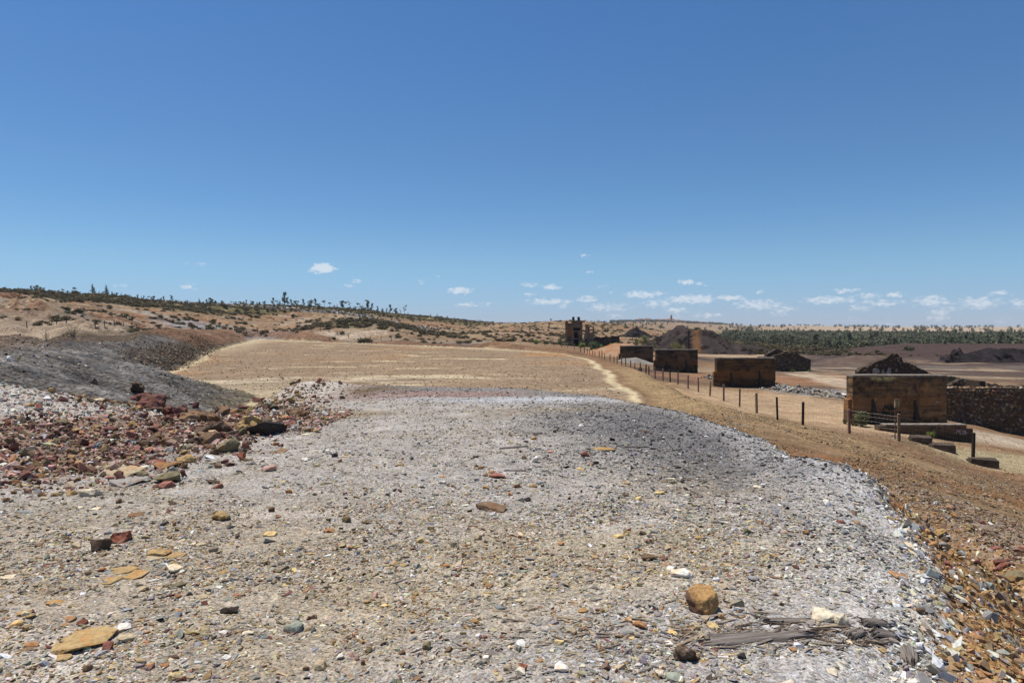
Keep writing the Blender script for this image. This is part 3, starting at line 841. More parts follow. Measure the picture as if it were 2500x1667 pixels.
# ------------------------------------------------------------------ concrete walls
def concrete_material(name, warm, dark, seed, h=2.8, lichen=False):
    m, nt, b = new_mat(name, 1.0, .03)
    tc = nd(nt, 'ShaderNodeTexCoord').outputs['Object']
    ad = nd(nt, 'ShaderNodeVectorMath', operation='ADD'); nt.links.new(tc, ad.inputs[0]); ad.inputs[1].default_value = (seed * 3.1, 0, seed)
    st, _ = tex_noise(nt, scalevec(nt, ad.outputs[0], (.35, .35, 3.2)), 1.2, 7, .7)
    bl, _ = tex_noise(nt, scalevec(nt, ad.outputs[0], (1.0, 1.0, 1.1)), 1.1, 5, .65)
    fi, _ = tex_noise(nt, ad.outputs[0], 9, 5, .7)
    dr, _ = tex_noise(nt, scalevec(nt, ad.outputs[0], (3.2, 1, .25)), 1.3, 4, .6)
    col = mixc(nt, maprange(nt, st, .32, .68), dark, warm)
    col = mixc(nt, maprange(nt, bl, .47, .60, 0, .8), col, dark)
    b2, _ = tex_noise(nt, scalevec(nt, ad.outputs[0], (.8, .8, .55)), .75, 6, .72)
    col = mixc(nt, maprange(nt, b2, .53, .60, 0, .75), col, tuple(q * .5 for q in dark))
    col = mixc(nt, maprange(nt, b2, .44, .36, 0, .6), col, (warm[0] * 1.15, warm[1], warm[2] * .85))
    sp = nd(nt, 'ShaderNodeSeparateXYZ'); nt.links.new(tc, sp.inputs[0])
    # iron stained band where the wall once stood buried
    bz = nd(nt, 'ShaderNodeMath', operation='MULTIPLY_ADD'); nt.links.new(b2, bz.inputs[0]); bz.inputs[1].default_value = 1.1; nt.links.new(sp.outputs[2], bz.inputs[2])
    bd = nd(nt, 'ShaderNodeMath', operation='SUBTRACT'); nt.links.new(bz.outputs[0], bd.inputs[0]); bd.inputs[1].default_value = h * .46 + .52
    ba = nd(nt, 'ShaderNodeMath', operation='ABSOLUTE'); nt.links.new(bd.outputs[0], ba.inputs[0])
    col = mixc(nt, maprange(nt, ba.outputs[0], h * .20, h * .04, 0, .5), col, (warm[0] * 1.15, warm[1] * .95, warm[2] * .8))
    # soot crust along the top, damp along the foot, rust bleeding through the middle: stains of the concrete itself
    a = nd(nt, 'ShaderNodeMath', operation='MULTIPLY_ADD'); nt.links.new(bl, a.inputs[0]); a.inputs[1].default_value = 1.3; nt.links.new(sp.outputs[2], a.inputs[2])
    top = maprange(nt, a.outputs[0], h * .86 + .6, h + .75, 0, .8)
    col = mixc(nt, top, col, (.055, .045, .036))
    foot = maprange(nt, a.outputs[0], 1.25, .55, 0, .85)
    col = mixc(nt, foot, col, (.045, .036, .028))
    col = mixc(nt, maprange(nt, dr, .56, .70, 0, .55), col, (.06, .048, .036))
    k = maprange(nt, fi, .3, .7, .72, 1.2, False)
    s = nd(nt, 'ShaderNodeVectorMath', operation='SCALE'); nt.links.new(col, s.inputs[0]); nt.links.new(k, s.inputs['Scale'])
    col = s.outputs[0]
    if lichen:
        li, _ = tex_noise(nt, tc, 3.4, 5, .7)
        w1 = maprange(nt, sp.outputs[2], h - .42, h - .12)
        ax = nd(nt, 'ShaderNodeMath', operation='ADD'); nt.links.new(sp.outputs[0], ax.inputs[0]); ax.inputs[1].default_value = .95
        ab = nd(nt, 'ShaderNodeMath', operation='ABSOLUTE'); nt.links.new(ax.outputs[0], ab.inputs[0])
        w2 = maprange(nt, ab.outputs[0], .85, .5)
        mu = nd(nt, 'ShaderNodeMath', operation='MULTIPLY'); nt.links.new(w1, mu.inputs[0]); nt.links.new(w2, mu.inputs[1])
        mu2 = nd(nt, 'ShaderNodeMath', operation='MULTIPLY'); nt.links.new(mu.outputs[0], mu2.inputs[0]); nt.links.new(maprange(nt, li, .42, .52), mu2.inputs[1])
        col = mixc(nt, mu2.outputs[0], col, (.50, .46, .20))
    nt.links.new(col, b.inputs['Base Color'])
    n0 = bump(nt, None, st, .7, .05); bump(nt, b, fi, .6, .02, n0)
    return m
M_DARK = slag_material('dark_stone', (.05, .042, .035), (.075, .06, .045), (.03, .026, .022))
def slab_profile(rng, W, T, H, lifts=5):
    """wall cast in lifts: the face steps in and out a little at every pour line"""
    v = []; f = []
    zs = [-.8, 0] + [H * (i + 1) / lifts + (rng.uniform(-.12, .12) if i < lifts - 1 else 0) for i in range(lifts)]
    rows = []
    for i in range(1, len(zs)):
        o = rng.uniform(-.018, .018)
        rows.append((zs[i - 1] + .012, o)); rows.append((zs[i] - .012, o)); 
        if i < len(zs) - 1: rows.append((zs[i], .006))
    nx = 12
    xs = [-W / 2 + W * k / nx for k in range(nx + 1)]
    for (z, o) in rows:
        for x in xs:
            e = rng.uniform(-.012, .012)
            v.append((x + (rng.uniform(-.03, .02) if x in (xs[0], xs[-1]) else 0), o + e, z))
    m = len(rows); K = nx + 1
    for j in range(m - 1):
        for k in range(nx): f.append((j * K + k, j * K + k + 1, (j + 1) * K + k + 1, (j + 1) * K + k))
    b0 = len(v)
    for (z, o) in rows:
        for x in (xs[0], xs[-1]): v.append((x, T, z))
    for j in range(m - 1):
        f.append((j * K, (j + 1) * K, b0 + 2 * j + 2, b0 + 2 * j))
        f.append((j * K + nx, b0 + 2 * j + 1, b0 + 2 * j + 3, (j + 1) * K + nx))
        f.append((b0 + 2 * j, b0 + 2 * j + 2, b0 + 2 * j + 3, b0 + 2 * j + 1))
    f.append(tuple([(m - 1) * K + k for k in range(K)] + [b0 + 2 * m - 1, b0 + 2 * m - 2]))
    return v, f
def concrete_wall(uL, uR, vT, vB, D, label, warm, dark, seed, fins=(.26, .74), lichen=False, pil=True):
    rng = random.Random(seed)
    W = X(uR, D) - X(uL, D); xc = (X(uL, D) + X(uR, D)) / 2; zb = Z(vB, D); H = Z(vT, D) - zb; T = .75
    root = empty('concrete_wall', (xc, D, zb))
    tag(root, label, 'wall', 'concrete walls in a row')
    mat = concrete_material('board_formed_concrete', warm, dark, seed, H, lichen)
    v, f = slab_profile(rng, W, T, H - .10)
    link('wall_slab', mesh_of('wall_slab', v, f, mat), root)
    c = MB(); n = 9
    for k in range(n):
        x0 = -W / 2 - .03 + (W + .06) * k / n; x1 = -W / 2 - .03 + (W + .06) * (k + 1) / n - .004
        c.box(x0, -.035 + rng.uniform(-.01, .01), H - .108, x1, T + .03, H + rng.uniform(-.012, .012))
    cm, cnt, cb = new_mat('coping_concrete', .9, .2)
    pf, _ = tex_noise(cnt, nd(cnt, 'ShaderNodeNewGeometry').outputs['Position'], 5, 5, .7)
    cnt.links.new(mixc(cnt, maprange(cnt, pf, .35, .65), (.13, .105, .08), (.30, .26, .21)), cb.inputs['Base Color'])
    c.build('coping', cm, root)
    for q in fins:
        x = -W / 2 + q * W; b_ = MB()
        h0 = H * rng.uniform(.50, .58)
        segs = 7
        prof = []
        for i in range(segs + 1):
            t = i / segs
            prof.append((x + (1 - t) * .16 - .10 + rng.uniform(-.02, .02), .05 + .17 * (1 - t) + rng.uniform(0, .04), .02 + .34 * (1 - t), -.3 + (h0 + .3) * t))
        vs = []; fs = []
        for (xx, hw, pr, z) in prof: vs += [(xx - hw, .03, z), (xx - hw * .7, -pr, z), (xx + hw * .7, -pr, z), (xx + hw, .03, z)]
        for i in range(segs):
            for k in range(3): fs.append((i * 4 + k, i * 4 + k + 1, i * 4 + k + 5, i * 4 + k + 4))
        fs.append((segs * 4, segs * 4 + 1, segs * 4 + 2, segs * 4 + 3))
        b_.add(vs, fs); b_.build('buttress', M_DARK, root)
    if pil:
        p = MB(); p.box(-W / 2 - .22, .12, -.7, -W / 2 + .03, .60, H * .52, .02, rng); p.build('side_pier', mat, root, bevel=.01)
    return root, W, H, zb, xc
w1, W1, H1, ZB1, XC1 = concrete_wall(2084, 2313, 915.5, 1040, 38, 'nearest large concrete wall with green graffiti and a bush at its foot', (.30, .175, .085), (.066, .052, .039), 3, (.23, .68), True)
concrete_wall(1751, 1894, 873, 945, 63, 'rust brown concrete wall standing alone on the pale sandy yard', (.21, .112, .048), (.058, .042, .029), 5)
concrete_wall(1602, 1704, 853, 908, 85, 'concrete wall with a black lower half behind the dark brown yard', (.18, .115, .066), (.048, .039, .03), 8)
concrete_wall(1515, 1595, 844, 884, 108, 'farthest concrete wall half buried by a grey earth heap', (.18, .115, .066), (.055, .044, .033), 12, (), False)

def masonry_mat_early(name, c1, c2):
    m, nt, b = new_mat(name, 1.0, .03)
    P = nd(nt, 'ShaderNodeNewGeometry').outputs['Position']; f, _ = tex_noise(nt, P, 4, 6, .7)
    nt.links.new(mixc(nt, maprange(nt, f, .35, .65), c1, c2), b.inputs['Base Color']); bump(nt, b, f, .6, .03); return m
def paint_mat(name, c):
    m, nt, b = new_mat(name, .8, .2)
    P = nd(nt, 'ShaderNodeNewGeometry').outputs['Position']; f, _ = tex_noise(nt, P, 30, 3, .6)
    nt.links.new(mixc(nt, maprange(nt, f, .4, .7), c, tuple(k * .55 for k in c)), b.inputs['Base Color']); return m
def strokes(name, lines, w, mat, parent, y):
    b = MB()
    for k, ln in enumerate(lines):
        pts = [(p[0], y - .002 * (k % 3), p[1]) for p in ln]
        for i in range(len(pts) - 1):
            a, c = Vector(pts[i]), Vector(pts[i + 1]); d = (c - a); d.normalize(); n = Vector((-d.z, 0, d.x)) * w / 2
            a2, c2 = a - d * w * .3, c + d * w * .3
            yy = Vector((0, -.004 - .0007 * i, 0))
            b.add([a2 - n + yy, c2 - n + yy, c2 + n + yy, a2 + n + yy, a2 - n, c2 - n, c2 + n, a2 + n], [(0, 1, 2, 3), (0, 4, 5, 1), (1, 5, 6, 2), (2, 6, 7, 3), (3, 7, 4, 0)])
    return b.build(name, mat, parent)
# graffiti on the nearest wall (local metres; x from the wall centre, z from its foot)
def gx(px): return X(2050 + px / 5.2267, 38) - XC1
def gz(py): return Z(850 + py / 5.2267, 38) - ZB1
G = lambda pts: [(gx(a), gz(b)) for a, b in pts]
M_GREEN = paint_mat('green_spray_paint', (.020, .034, .028))
strokes('graffiti', [G([(570,790),(580,735),(600,772),(622,730),(632,790)]), G([(640,792),(650,735),(672,740),(668,792)]), G([(642,765),(670,765)]), G([(655,712),(672,718)]),
    G([(682,792),(684,738),(706,745),(700,765),(684,768),(712,792)])], .055, M_GREEN, w1, -.045)
strokes('graffiti', [G([(545,858),(552,806),(590,812),(580,832),(552,838)]), G([(600,858),(615,815),(632,858)]), G([(642,815),(640,858),(672,856)]), G([(690,858),(690,815),(722,858),(722,815)]), G([(740,812),(780,815),(770,858),(742,858)])], .045, M_GREEN, w1, -.045)
M_FAINT = paint_mat('faded_black_paint', (.11, .068, .036))
strokes('graffiti', [G([(800,760),(815,640),(820,700),(860,650),(822,705),(880,765)]), G([(935,660),(895,680),(890,770),(950,765),(955,715),(920,715)])], .028, M_FAINT, w1, -.045)
M_CHALK = paint_mat('white_paint', (.42, .40, .37))
strokes('painted_arrow', [G([(1300,688),(1238,688)]), G([(1258,672),(1238,688),(1258,704)])], .022, M_CHALK, w1, -.045)

# low wall in front of the nearest wall
lw_y = 34.6
root = tag(empty('low_wall', (X(2270, lw_y), lw_y, Z(1068, lw_y))), 'low concrete wall with a white spray tag at its right end', 'wall')
LWX = X(2270, lw_y); LWZ = Z(1068, lw_y)
lm = concrete_material('low_wall_concrete', (.17, .12, .075), (.075, .058, .044), 21, .9)
b = MB(); rng = random.Random(4)
xa, xb = X(2150, lw_y) - LWX, X(2379, lw_y) - LWX
n = 14
for k in range(n):
    x0 = xa + (xb - xa) * k / n; x1 = xa + (xb - xa) * (k + 1) / n
    zt = Z(1040, lw_y) - LWZ - (.14 if k >= n - 1 else 0) + rng.uniform(-.015, .015)
    b.box(x0, rng.uniform(-.012, .012), -1.1, x1 - .004, .5, zt)
b.build('wall_slab', lm, root)
b = MB(); b.box(X(2165, lw_y) - LWX, -.03, Z(1040, lw_y) - LWZ - .005, X(2363, lw_y) - LWX, .53, Z(1036.5, lw_y) - LWZ, .01, rng)
b.build('coping', bpy.data.materials['coping_concrete'], root)
g2x = lambda px: X(2050 + px / 5.2267, lw_y) - LWX
g2z = lambda py: Z(850 + py / 5.2267, lw_y) - LWZ
G2 = lambda pts: [(g2x(a), g2z(b)) for a, b in pts]
strokes('graffiti', [G2([(1500,1092),(1518,1040),(1532,1080),(1548,1042),(1552,1105)]), G2([(1572,1100),(1588,1052)]), G2([(1572,1042),(1574,1046)]), G2([(1600,1098),(1604,1052),(1626,1058),(1606,1074),(1634,1084),(1602,1100)]), G2([(1478,1078),(1482,1078)]), G2([(1640,1084),(1644,1084)])],
    .034, paint_mat('pale_spray_paint', (.40, .38, .36)), root, -.022)

M_BLOCK = masonry_mat_early('block_concrete', (.105, .08, .06), (.06, .046, .036))
# three loose concrete blocks on the slope below the fence
for (u0, u1, v0, v1, D, lab) in [(2228, 2275, 1068, 1087, 31, 'dark concrete block nearest the sign post, left of two others'),
                                 (2281, 2334, 1084, 1105, 29.6, 'dark concrete block in the middle between two similar blocks'),
                                 (2374, 2438, 1118, 1141, 27.6, 'large dark concrete block at the foot of the black fence post')]:
    w = X(u1, D) - X(u0, D); xc = X((u0 + u1) / 2, D)
    zb = hz(xc, D)
    rt = tag(empty('concrete_block', (xc, D, zb), R(-24)), lab, 'block', 'concrete blocks on the slope')
    rg = random.Random(int(u0)); q = MB()
    q.box(-w * .46, -.28, -.3, w * .46, .42, .29 + .04 * rg.random(), .04, rg)
    o = q.build('block', M_BLOCK, rt, bevel=.02)
    q = MB(); q.box(-w * .5, -.12, -.25, -w * .1, .62, .17, .03, rg); q.build('footing', M_DARK, rt, bevel=.015)

# ------------------------------------------------------------------ rubble masonry
def masonry_mat(name, c1, c2):
    m, nt, b = new_mat(name, 1.0, .03)
    P = nd(nt, 'ShaderNodeNewGeometry').outputs['Position']
    f, _ = tex_noise(nt, P, 2.5, 6, .7); g, _ = tex_noise(nt, P, 11, 4, .7)
    nt.links.new(mixc(nt, maprange(nt, g, .3, .7), mixc(nt, maprange(nt, f, .35, .65), c1, c2), tuple(k * .6 for k in c1)), b.inputs['Base Color'])
    bump(nt, b, g, .9, .06); return m
M_MORTAR = masonry_mat('earth_mortar', (.15, .105, .07), (.095, .07, .05))
M_RUIN = masonry_mat('dark_ruin_masonry', (.10, .075, .055), (.065, .05, .04))
STONE_PROTO = [chip_mesh('stone', 900 + i, (1, 1, 1), 11, .7, M_ROCK) for i in range(10)]
WALL_COLS = [(.17, .12, .075), (.12, .09, .065), (.22, .15, .085), (.10, .08, .07), (.26, .19, .12), (.15, .085, .055), (.19, .17, .15)]
def place_stone(me, name, loc, scl, rot, c, parent=None):
    o = bpy.data.objects.new(name, me); col_main.objects.link(o)
    o.location = loc; o.scale = scl; o.rotation_euler = rot; o.color = (*c, 1)
    if parent: o.parent = parent
    return o
def merged_rocks(items, name, mat, parent):
    """many small stones in one mesh: items of (loc, scale, rot, mesh)"""
    V = []; F = []; off = 0
    for (loc, scl, rot, me) in items:
        M = Matrix.LocRotScale(Vector(loc), Euler(rot), Vector(scl))
        for v in me.vertices: V.append(M @ v.co)
        for p in me.polygons: F.append([i + off for i in p.vertices])
        off += len(me.vertices)
    return link(name, mesh_of(name, V, F, mat), parent)
rng = random.Random(77)
RD = 46.0
rw_x0, rw_x1 = X(2300, RD), X(2640, RD)
rw_top = Z(946, RD)
root = tag(empty('rubble_wall', ((rw_x0 + rw_x1) / 2, RD, rw_top - 3)), 'long brown rubble stone wall at the right edge', 'wall')
OX, OY, OZ = (rw_x0 + rw_x1) / 2, RD, rw_top - 3
b = MB()
n = 16
for k in range(n):
    x0 = rw_x0 + (rw_x1 - rw_x0) * k / n; x1 = rw_x0 + (rw_x1 - rw_x0) * (k + 1) / n
    b.box(x0 - OX, rng.uniform(.02, .05), -2.2, x1 - OX - .003, .7, rw_top - OZ - .05 + rng.uniform(-.05, .03))
b.build('mortar_core', M_MORTAR, root)
def rubble_mat():
    m, nt, bb = new_mat('small_rubble', .9, .15)
    P = nd(nt, 'ShaderNodeNewGeometry')
    rn, _ = tex_noise(nt, P.outputs['Position'], 6, 2, .5)
    rd = ramp(nt, P.outputs['Random Per Island'], [(0, (.10, .075, .055)), (.3, (.16, .11, .07)), (.55, (.12, .09, .07)), (.8, (.23, .165, .10)), (1, (.30, .25, .19))])
    nt.links.new(mixc(nt, maprange(nt, rn, .3, .7), rd, mixc(nt, .5, rd, (.05, .04, .03))), bb.inputs['Base Color'])
    return m
M_SMALL = rubble_mat()
small = []; cnt_st = 0
zz = rw_top - .12
row = 0
while zz > rw_top - 3.9:
    hgt = rng.uniform(.13, .22); xx = rw_x0 + rng.uniform(0, .2)
    while xx < rw_x1:
        wd = rng.uniform(.14, .36)
        gz_ = hz(xx, RD - .2)
        if zz > gz_ - .15:
            big = wd > .2 and cnt_st < 270 and xx < X(2510, RD)
            loc = (xx + wd / 2 - OX, rng.uniform(-.01, .05), zz - hgt / 2 - OZ + rng.uniform(-.03, .03)); sc = (wd * .98, rng.uniform(.12, .22), hgt * rng.uniform(.85, 1.1))
            rot = (rng.uniform(-.25, .25), rng.uniform(-.25, .25), rng.uniform(-.2, .2))
            me = rng.choice(STONE_PROTO)
            if big:
                c = rng.choice(WALL_COLS); k = rng.uniform(.7, 1.25)
                if rng.random() < .05: c = (.36, .30, .20)
                place_stone(me, 'stone', loc, sc, rot, tuple(q * k for q in c), root); cnt_st += 1
            else: small.append((loc, sc, rot, me))
        xx += wd + rng.uniform(.0, .05)
    zz -= hgt * .9
tag(merged_rocks(small, 'small_stones', M_SMALL, root), kind='stuff')
for k in range(34):
    xx = rng.uniform(rw_x0, X(2510, RD)); s = rng.uniform(.18, .34)
    place_stone(rng.choice(STONE_PROTO), 'cap_stone', (xx - OX, rng.uniform(.05, .6), rw_top - OZ - .02), (s, s * rng.uniform(.7, 1.1), s * .5), (rng.uniform(-.2, .2), 0, rng.uniform(0, 3)), tuple(1.5 * q for q in rng.choice(WALL_COLS)), root)

def ruin_wall(parent, name, poly, y0, y1, mat, rng, nstone, base, stones=True):
    """gable remains: a thick ragged masonry leaf with separate stones on face and crest; poly in x,z (local)"""
    # rough up the outline
    pts = []
    for i in range(len(poly)):
        (ax, az_), (bx, bz) = poly[i], poly[(i + 1) % len(poly)]
        L_ = math.hypot(bx - ax, bz - az_); n_ = max(1, int(L_ / .3)) if max(az_, bz) > base + .2 else 1
        for k in range(n_):
            t = k / n_; j = .06 if (k or az_ > base + .2) else 0
            pts.append((ax + (bx - ax) * t + rng.uniform(-j, j), az_ + (bz - az_) * t + rng.uniform(-j, j)))
    b = MB(); b.prism(pts, y0, y1); b.build(name, mat, parent)
    if not stones: return
    items = []
    xs = [p[0] for p in poly]; zs = [p[1] for p in poly]
    def inside(x, z):
        c = False; j = len(poly) - 1
        for i in range(len(poly)):
            xi, zi = poly[i]; xj, zj = poly[j]
            if (zi > z) != (zj > z) and x < (xj - xi) * (z - zi) / (zj - zi) + xi: c = not c
            j = i
        return c
    k = 0
    while k < nstone:
        x, z = rng.uniform(min(xs), max(xs)), rng.uniform(base, max(zs))
        if inside(x, z):
            s = rng.uniform(.16, .34)
            items.append(((x, y0 + rng.uniform(-.02, .06), z), (s, .16, s * rng.uniform(.5, .8)), (rng.uniform(-.3, .3), rng.uniform(-.4, .4), 0), rng.choice(STONE_PROTO)))
        k += 1
    tag(merged_rocks(items, 'face_stones', M_SMALL, parent), kind='stuff')
    for (px, pz) in pts[::2]:
        if pz > base + .35:
            s = rng.uniform(.16, .30)
            place_stone(rng.choice(STONE_PROTO), 'crest_stone', (px, rng.uniform(y0 + .08, y1 - .08), pz + .01), (s, s, s * .55), (rng.uniform(-.3, .3), rng.uniform(-.3, .3), rng.uniform(0, 3)), rng.choice(WALL_COLS), parent)
# gable behind the nearest wall
D = 52.0; x0_ = X(2188, D); zb = hz(x0_, D) - .3
root = tag(empty('ruined_gable', (x0_, D, zb)), 'dark jagged stone gable rising behind the nearest concrete wall', 'ruin')
q = lambda u, v: (X(u, D) - x0_, Z(v, D) - zb)
gp = [q(2098, 905), q(2150, 879), q(2168, 872), q(2178, 864), q(2190, 864), q(2200, 872), q(2210, 886), q(2222, 887), q(2238, 893), q(2279, 916), (X(2279, D) - x0_, -.4), (X(2098, D) - x0_, -.4)]
ruin_wall(root, 'gable_wall', gp, 0, .6, M_RUIN, random.Random(9), 420, .8)
sw = MB(); sw.box(X(2279, D) - x0_ - .5, .62, -.4, X(2279, D) - x0_ + .05, 5.0, Z(925, D) - zb - .2, .05, rng); sw.build('side_wall', M_RUIN, root)
# plaster remains on the gable
pm = paint_mat('lime_plaster', (.30, .27, .235)); q3 = MB(); rg = random.Random(2)
for (u0, u1, v0, v1) in [(2128, 2148, 898, 912), (2165, 2176, 896, 912), (2150, 2160, 902, 913), (2184, 2192, 899, 906)]:
    a = [(X(u0, D) - x0_ + rg.uniform(-.1, .1), Z(v1, D) - zb), (X(u1, D) - x0_, Z(v1, D) - zb + rg.uniform(-.1, .1)), (X(u1, D) - x0_ - .08, Z(v0, D) - zb - .1), (X((u0 + u1) / 2, D) - x0_, Z(v0, D) - zb), (X(u0, D) - x0_ + .1, Z(v0, D) - zb - .12)]
    q3.prism(a, -.10, .05)
q3.build('plaster_patch', pm, root)
# second ruin farther off
D = 92.0; x0_ = X(1925, D); zb = hz(x0_, D) - .2
root = tag(empty('ruined_shed', (x0_, D, zb)), 'roofless stone shed with a low gable between two concrete walls', 'ruin')
gp = [q(1884, 872), q(1923, 857), q(1938, 859), q(1956, 868), q(1980, 879), (X(1980, D) - x0_, -.4), (X(1884, D) - x0_, -.4)]
ruin_wall(root, 'gable_wall', gp, 0, .6, M_RUIN, random.Random(19), 320, .3)
D2 = D + 5.2
gp2 = [(X(1862, D2) - x0_, Z(872, D2) - zb), (X(1895, D2) - x0_, Z(852, D2) - zb), (X(1911, D2) - x0_, Z(856, D2) - zb), (X(1940, D2) - x0_, Z(870, D2) - zb), (X(1940, D2) - x0_, -.4), (X(1862, D2) - x0_, -.4)]
ruin_wall(root, 'rear_gable', gp2, D2 - D, D2 - D + .5, M_RUIN, random.Random(29), 160, .3)
sw = MB(); sw.box(X(1884, D) - x0_, .6, -.4, X(1884, D) - x0_ + .5, 5.2, Z(874, D) - zb, .05, rng); sw.build('side_wall', M_RUIN, root)
sw = MB(); sw.box(X(1980, D) - x0_ - .5, .6, -.4, X(1980, D) - x0_, 5.2, Z(882, D) - zb, .05, rng); sw.build('side_wall', M_RUIN, root)
# small roofless building over the rubble wall
D = 55.0; x0_ = X(2355, D); zb = Z(972, D)
root = tag(empty('ruined_hut', (x0_, D, zb)), 'small roofless stone hut showing above the rubble wall', 'ruin')
gp = [q(2312, 944), q(2350, 925), q(2357, 929), q(2358, 972), q(2312, 972)]
ruin_wall(root, 'gable_wall', gp, 0, .5, M_RUIN, random.Random(39), 60, .2)
M_TANSTONE = masonry_mat('tan_masonry', (.30, .22, .14), (.20, .145, .095))
gp = [q(2358, 927), q(2376, 924), q(2396, 929), q(2404, 933), q(2403, 972), q(2358, 972)]
D_ = D; 
ruin_wall(root, 'rear_wall', gp, 2.6, 3.1, M_TANSTONE, random.Random(49), 50, .2)
sw = MB(); sw.box(X(2401, D) - x0_, .3, 0, X(2412, D) - x0_, 2.6, Z(930, D) - zb, .06, rng); sw.build('side_wall', M_RUIN, root)
# low foundation wall right of the hut
D = 58.0; x0_ = X(2460, D); zb = Z(965, D)
root = tag(empty('foundation_wall', (x0_, D, zb)), 'low broken foundation wall right of the small roofless hut', 'wall')
gp = [q(2413, 936), q(2432, 937), q(2450, 941), q(2475, 942), q(2500, 944), q(2560, 946), q(2560, 965), q(2413, 965)]
ruin_wall(root, 'masonry', gp, 0, .5, M_TANSTONE, random.Random(59), 60, .2)

# ------------------------------------------------------------------ ruined ore tower
D = 195.0; x0_ = X(1404, D); zb = hz(x0_, D)
M_TOWER = concrete_material('tower_concrete', (.30, .22, .15), (.13, .10, .075), 31, 9.0)
M_TRUST = concrete_material('tower_rust', (.30, .15, .06), (.16, .095, .055), 35, 9.0)
M_SHADE_PAINT = slag_material('interior_shade_paint', (.035, .033, .033), (.05, .045, .04), (.025, .022, .022))  # near-black colour paints in the shade inside the tower
q = lambda u, v: (X(u, D) - x0_, Z(v, D) - zb)
def uvbox(name, u0, u1, v0, v1, ya, yb, mat, parent, j=.04, bev=.02):
    (xa, zb_), (xc_, za) = q(u0, v1), q(u1, v0)
    b = MB(); b.box(xa, ya, zb_, xc_, yb, za, j, rng); return b.build(name, mat, parent, bevel=bev)
root = tag(empty('ruined_tower', (x0_, D, zb)), 'ruined concrete ore tower with two short chimneys on its roof', 'tower')
for u in (1383.5, 1396, 1419): uvbox('column', u, u + 3.0, 785, 850, -.05, .4, M_TOWER, root)
for u in (1383.5, 1419): uvbox('column', u, u + 3.0, 785, 850, 4.6, 5.0, M_TOWER, root)
for (v, u0, u1) in [(808, 1382, 1424), (826, 1382, 1423)]: uvbox('floor_beam', u0, u1, v, v + 2.2, -.12, 5.1, M_TOWER, root)
uvbox('wall_panel', 1386.5, 1396, 792, 824, .15, .35, M_TRUST, root)
uvbox('wall_panel', 1386.5, 1396, 831, 848, .15, .35, M_TOWER, root)
uvbox('window_shade_patch', 1388.5, 1393, 827, 833, .05, .16, M_SHADE_PAINT, root, .01, 0)  # solid dark panel on the wall, painted shade of a window hole
uvbox('wall_panel', 1399, 1419, 785, 800, .12, .35, M_TOWER, root)
b = MB(); b.prism([q(1399, 800), q(1403, 803), q(1408, 808), q(1412, 802), q(1419, 800.0), q(1419, 799.9), q(1399, 799.9)], .12, .35)
b = MB(); b.prism([q(1410, 817), q(1415, 806), q(1419, 802), q(1419, 817)], .14, .33); b.build('wall_panel', M_TOWER, root)
uvbox('wall_panel', 1412.5, 1419, 818, 850, .12, .35, M_TOWER, root)
uvbox('wall_panel', 1399, 1401.5, 806, 850, .12, .35, M_TOWER, root)
uvbox('rear_wall', 1386, 1420, 790, 850, 4.2, 4.55, M_SHADE_PAINT, root)  # coloured dark to paint in the shade behind the frame
uvbox('side_wall', 1420, 1422, 790, 850, .5, 4.5, M_TOWER, root)
uvbox('roof_slab', 1380, 1427, 783, 785, -.6, 5.4, M_TOWER, root)
uvbox('roof_slab', 1377, 1399, 788.6, 790, -.5, 3.0, M_TOWER, root)
b = MB(); b.tube([(X(1424, D) - x0_, 0, Z(784, D) - zb), (X(1429, D) - x0_, -.2, Z(782.5, D) - zb)], .1); b.build('loose_beam', M_TOWER, root)
for u in (1398, 1410.8): uvbox('chimney', u, u + 5.6, 773.6, 782.9, 1.0, 1.65, M_DARK, root)
# annex stack
xa_ = X(1434, D)
root2 = tag(empty('brick_stack', (xa_, D, zb)), 'square brick stack with a slanting chute beside the ruined tower', 'chimney')
x0_ = xa_
uvbox('shaft', 1430.5, 1437, 794.5, 845, .2, 1.0, M_TOWER, root2)
uvbox('cap', 1429.8, 1437.7, 792, 795, .1, 1.1, M_TRUST, root2)
b = MB(); b.prism([q(1424, 828), q(1429, 811), q(1432.5, 813), q(1429, 829)], -.2, .5); b.build('chute', bpy.data.materials['coping_concrete'], root2)
uvbox('base_wall', 1421, 1439, 831, 850, .3, 1.6, M_TOWER, root2)
uvbox('opening_shade_patch', 1427, 1434, 828.5, 833, .18, .32, M_SHADE_PAINT, root2, .01, 0)  # solid dark panel, painted shade of a hole in the base
x0_ = X(1445, D)
root3 = tag(empty('steel_frame_house', (x0_, D, zb)), 'block with an open concrete frame on top right of the brick stack', 'ruin')
uvbox('block', 1437.6, 1452, 812.5, 850, .4, 2.4, M_TOWER, root3)
for u in (1438.2, 1448.8): uvbox('post', u, u + 1.9, 798, 812.5, .5, .75, M_TRUST, root3, .01, 0); uvbox('post', u, u + 1.6, 798, 812.5, 2.0, 2.2, M_TRUST, root3, .01, 0)
uvbox('frame_beam', 1438.0, 1450.9, 796.6, 798.4, .48, 2.22, M_TRUST, root3, .01, 0)
uvbox('rail', 1439, 1450, 807.5, 808.2, .55, .62, M_TRUST, root3, .005, 0)
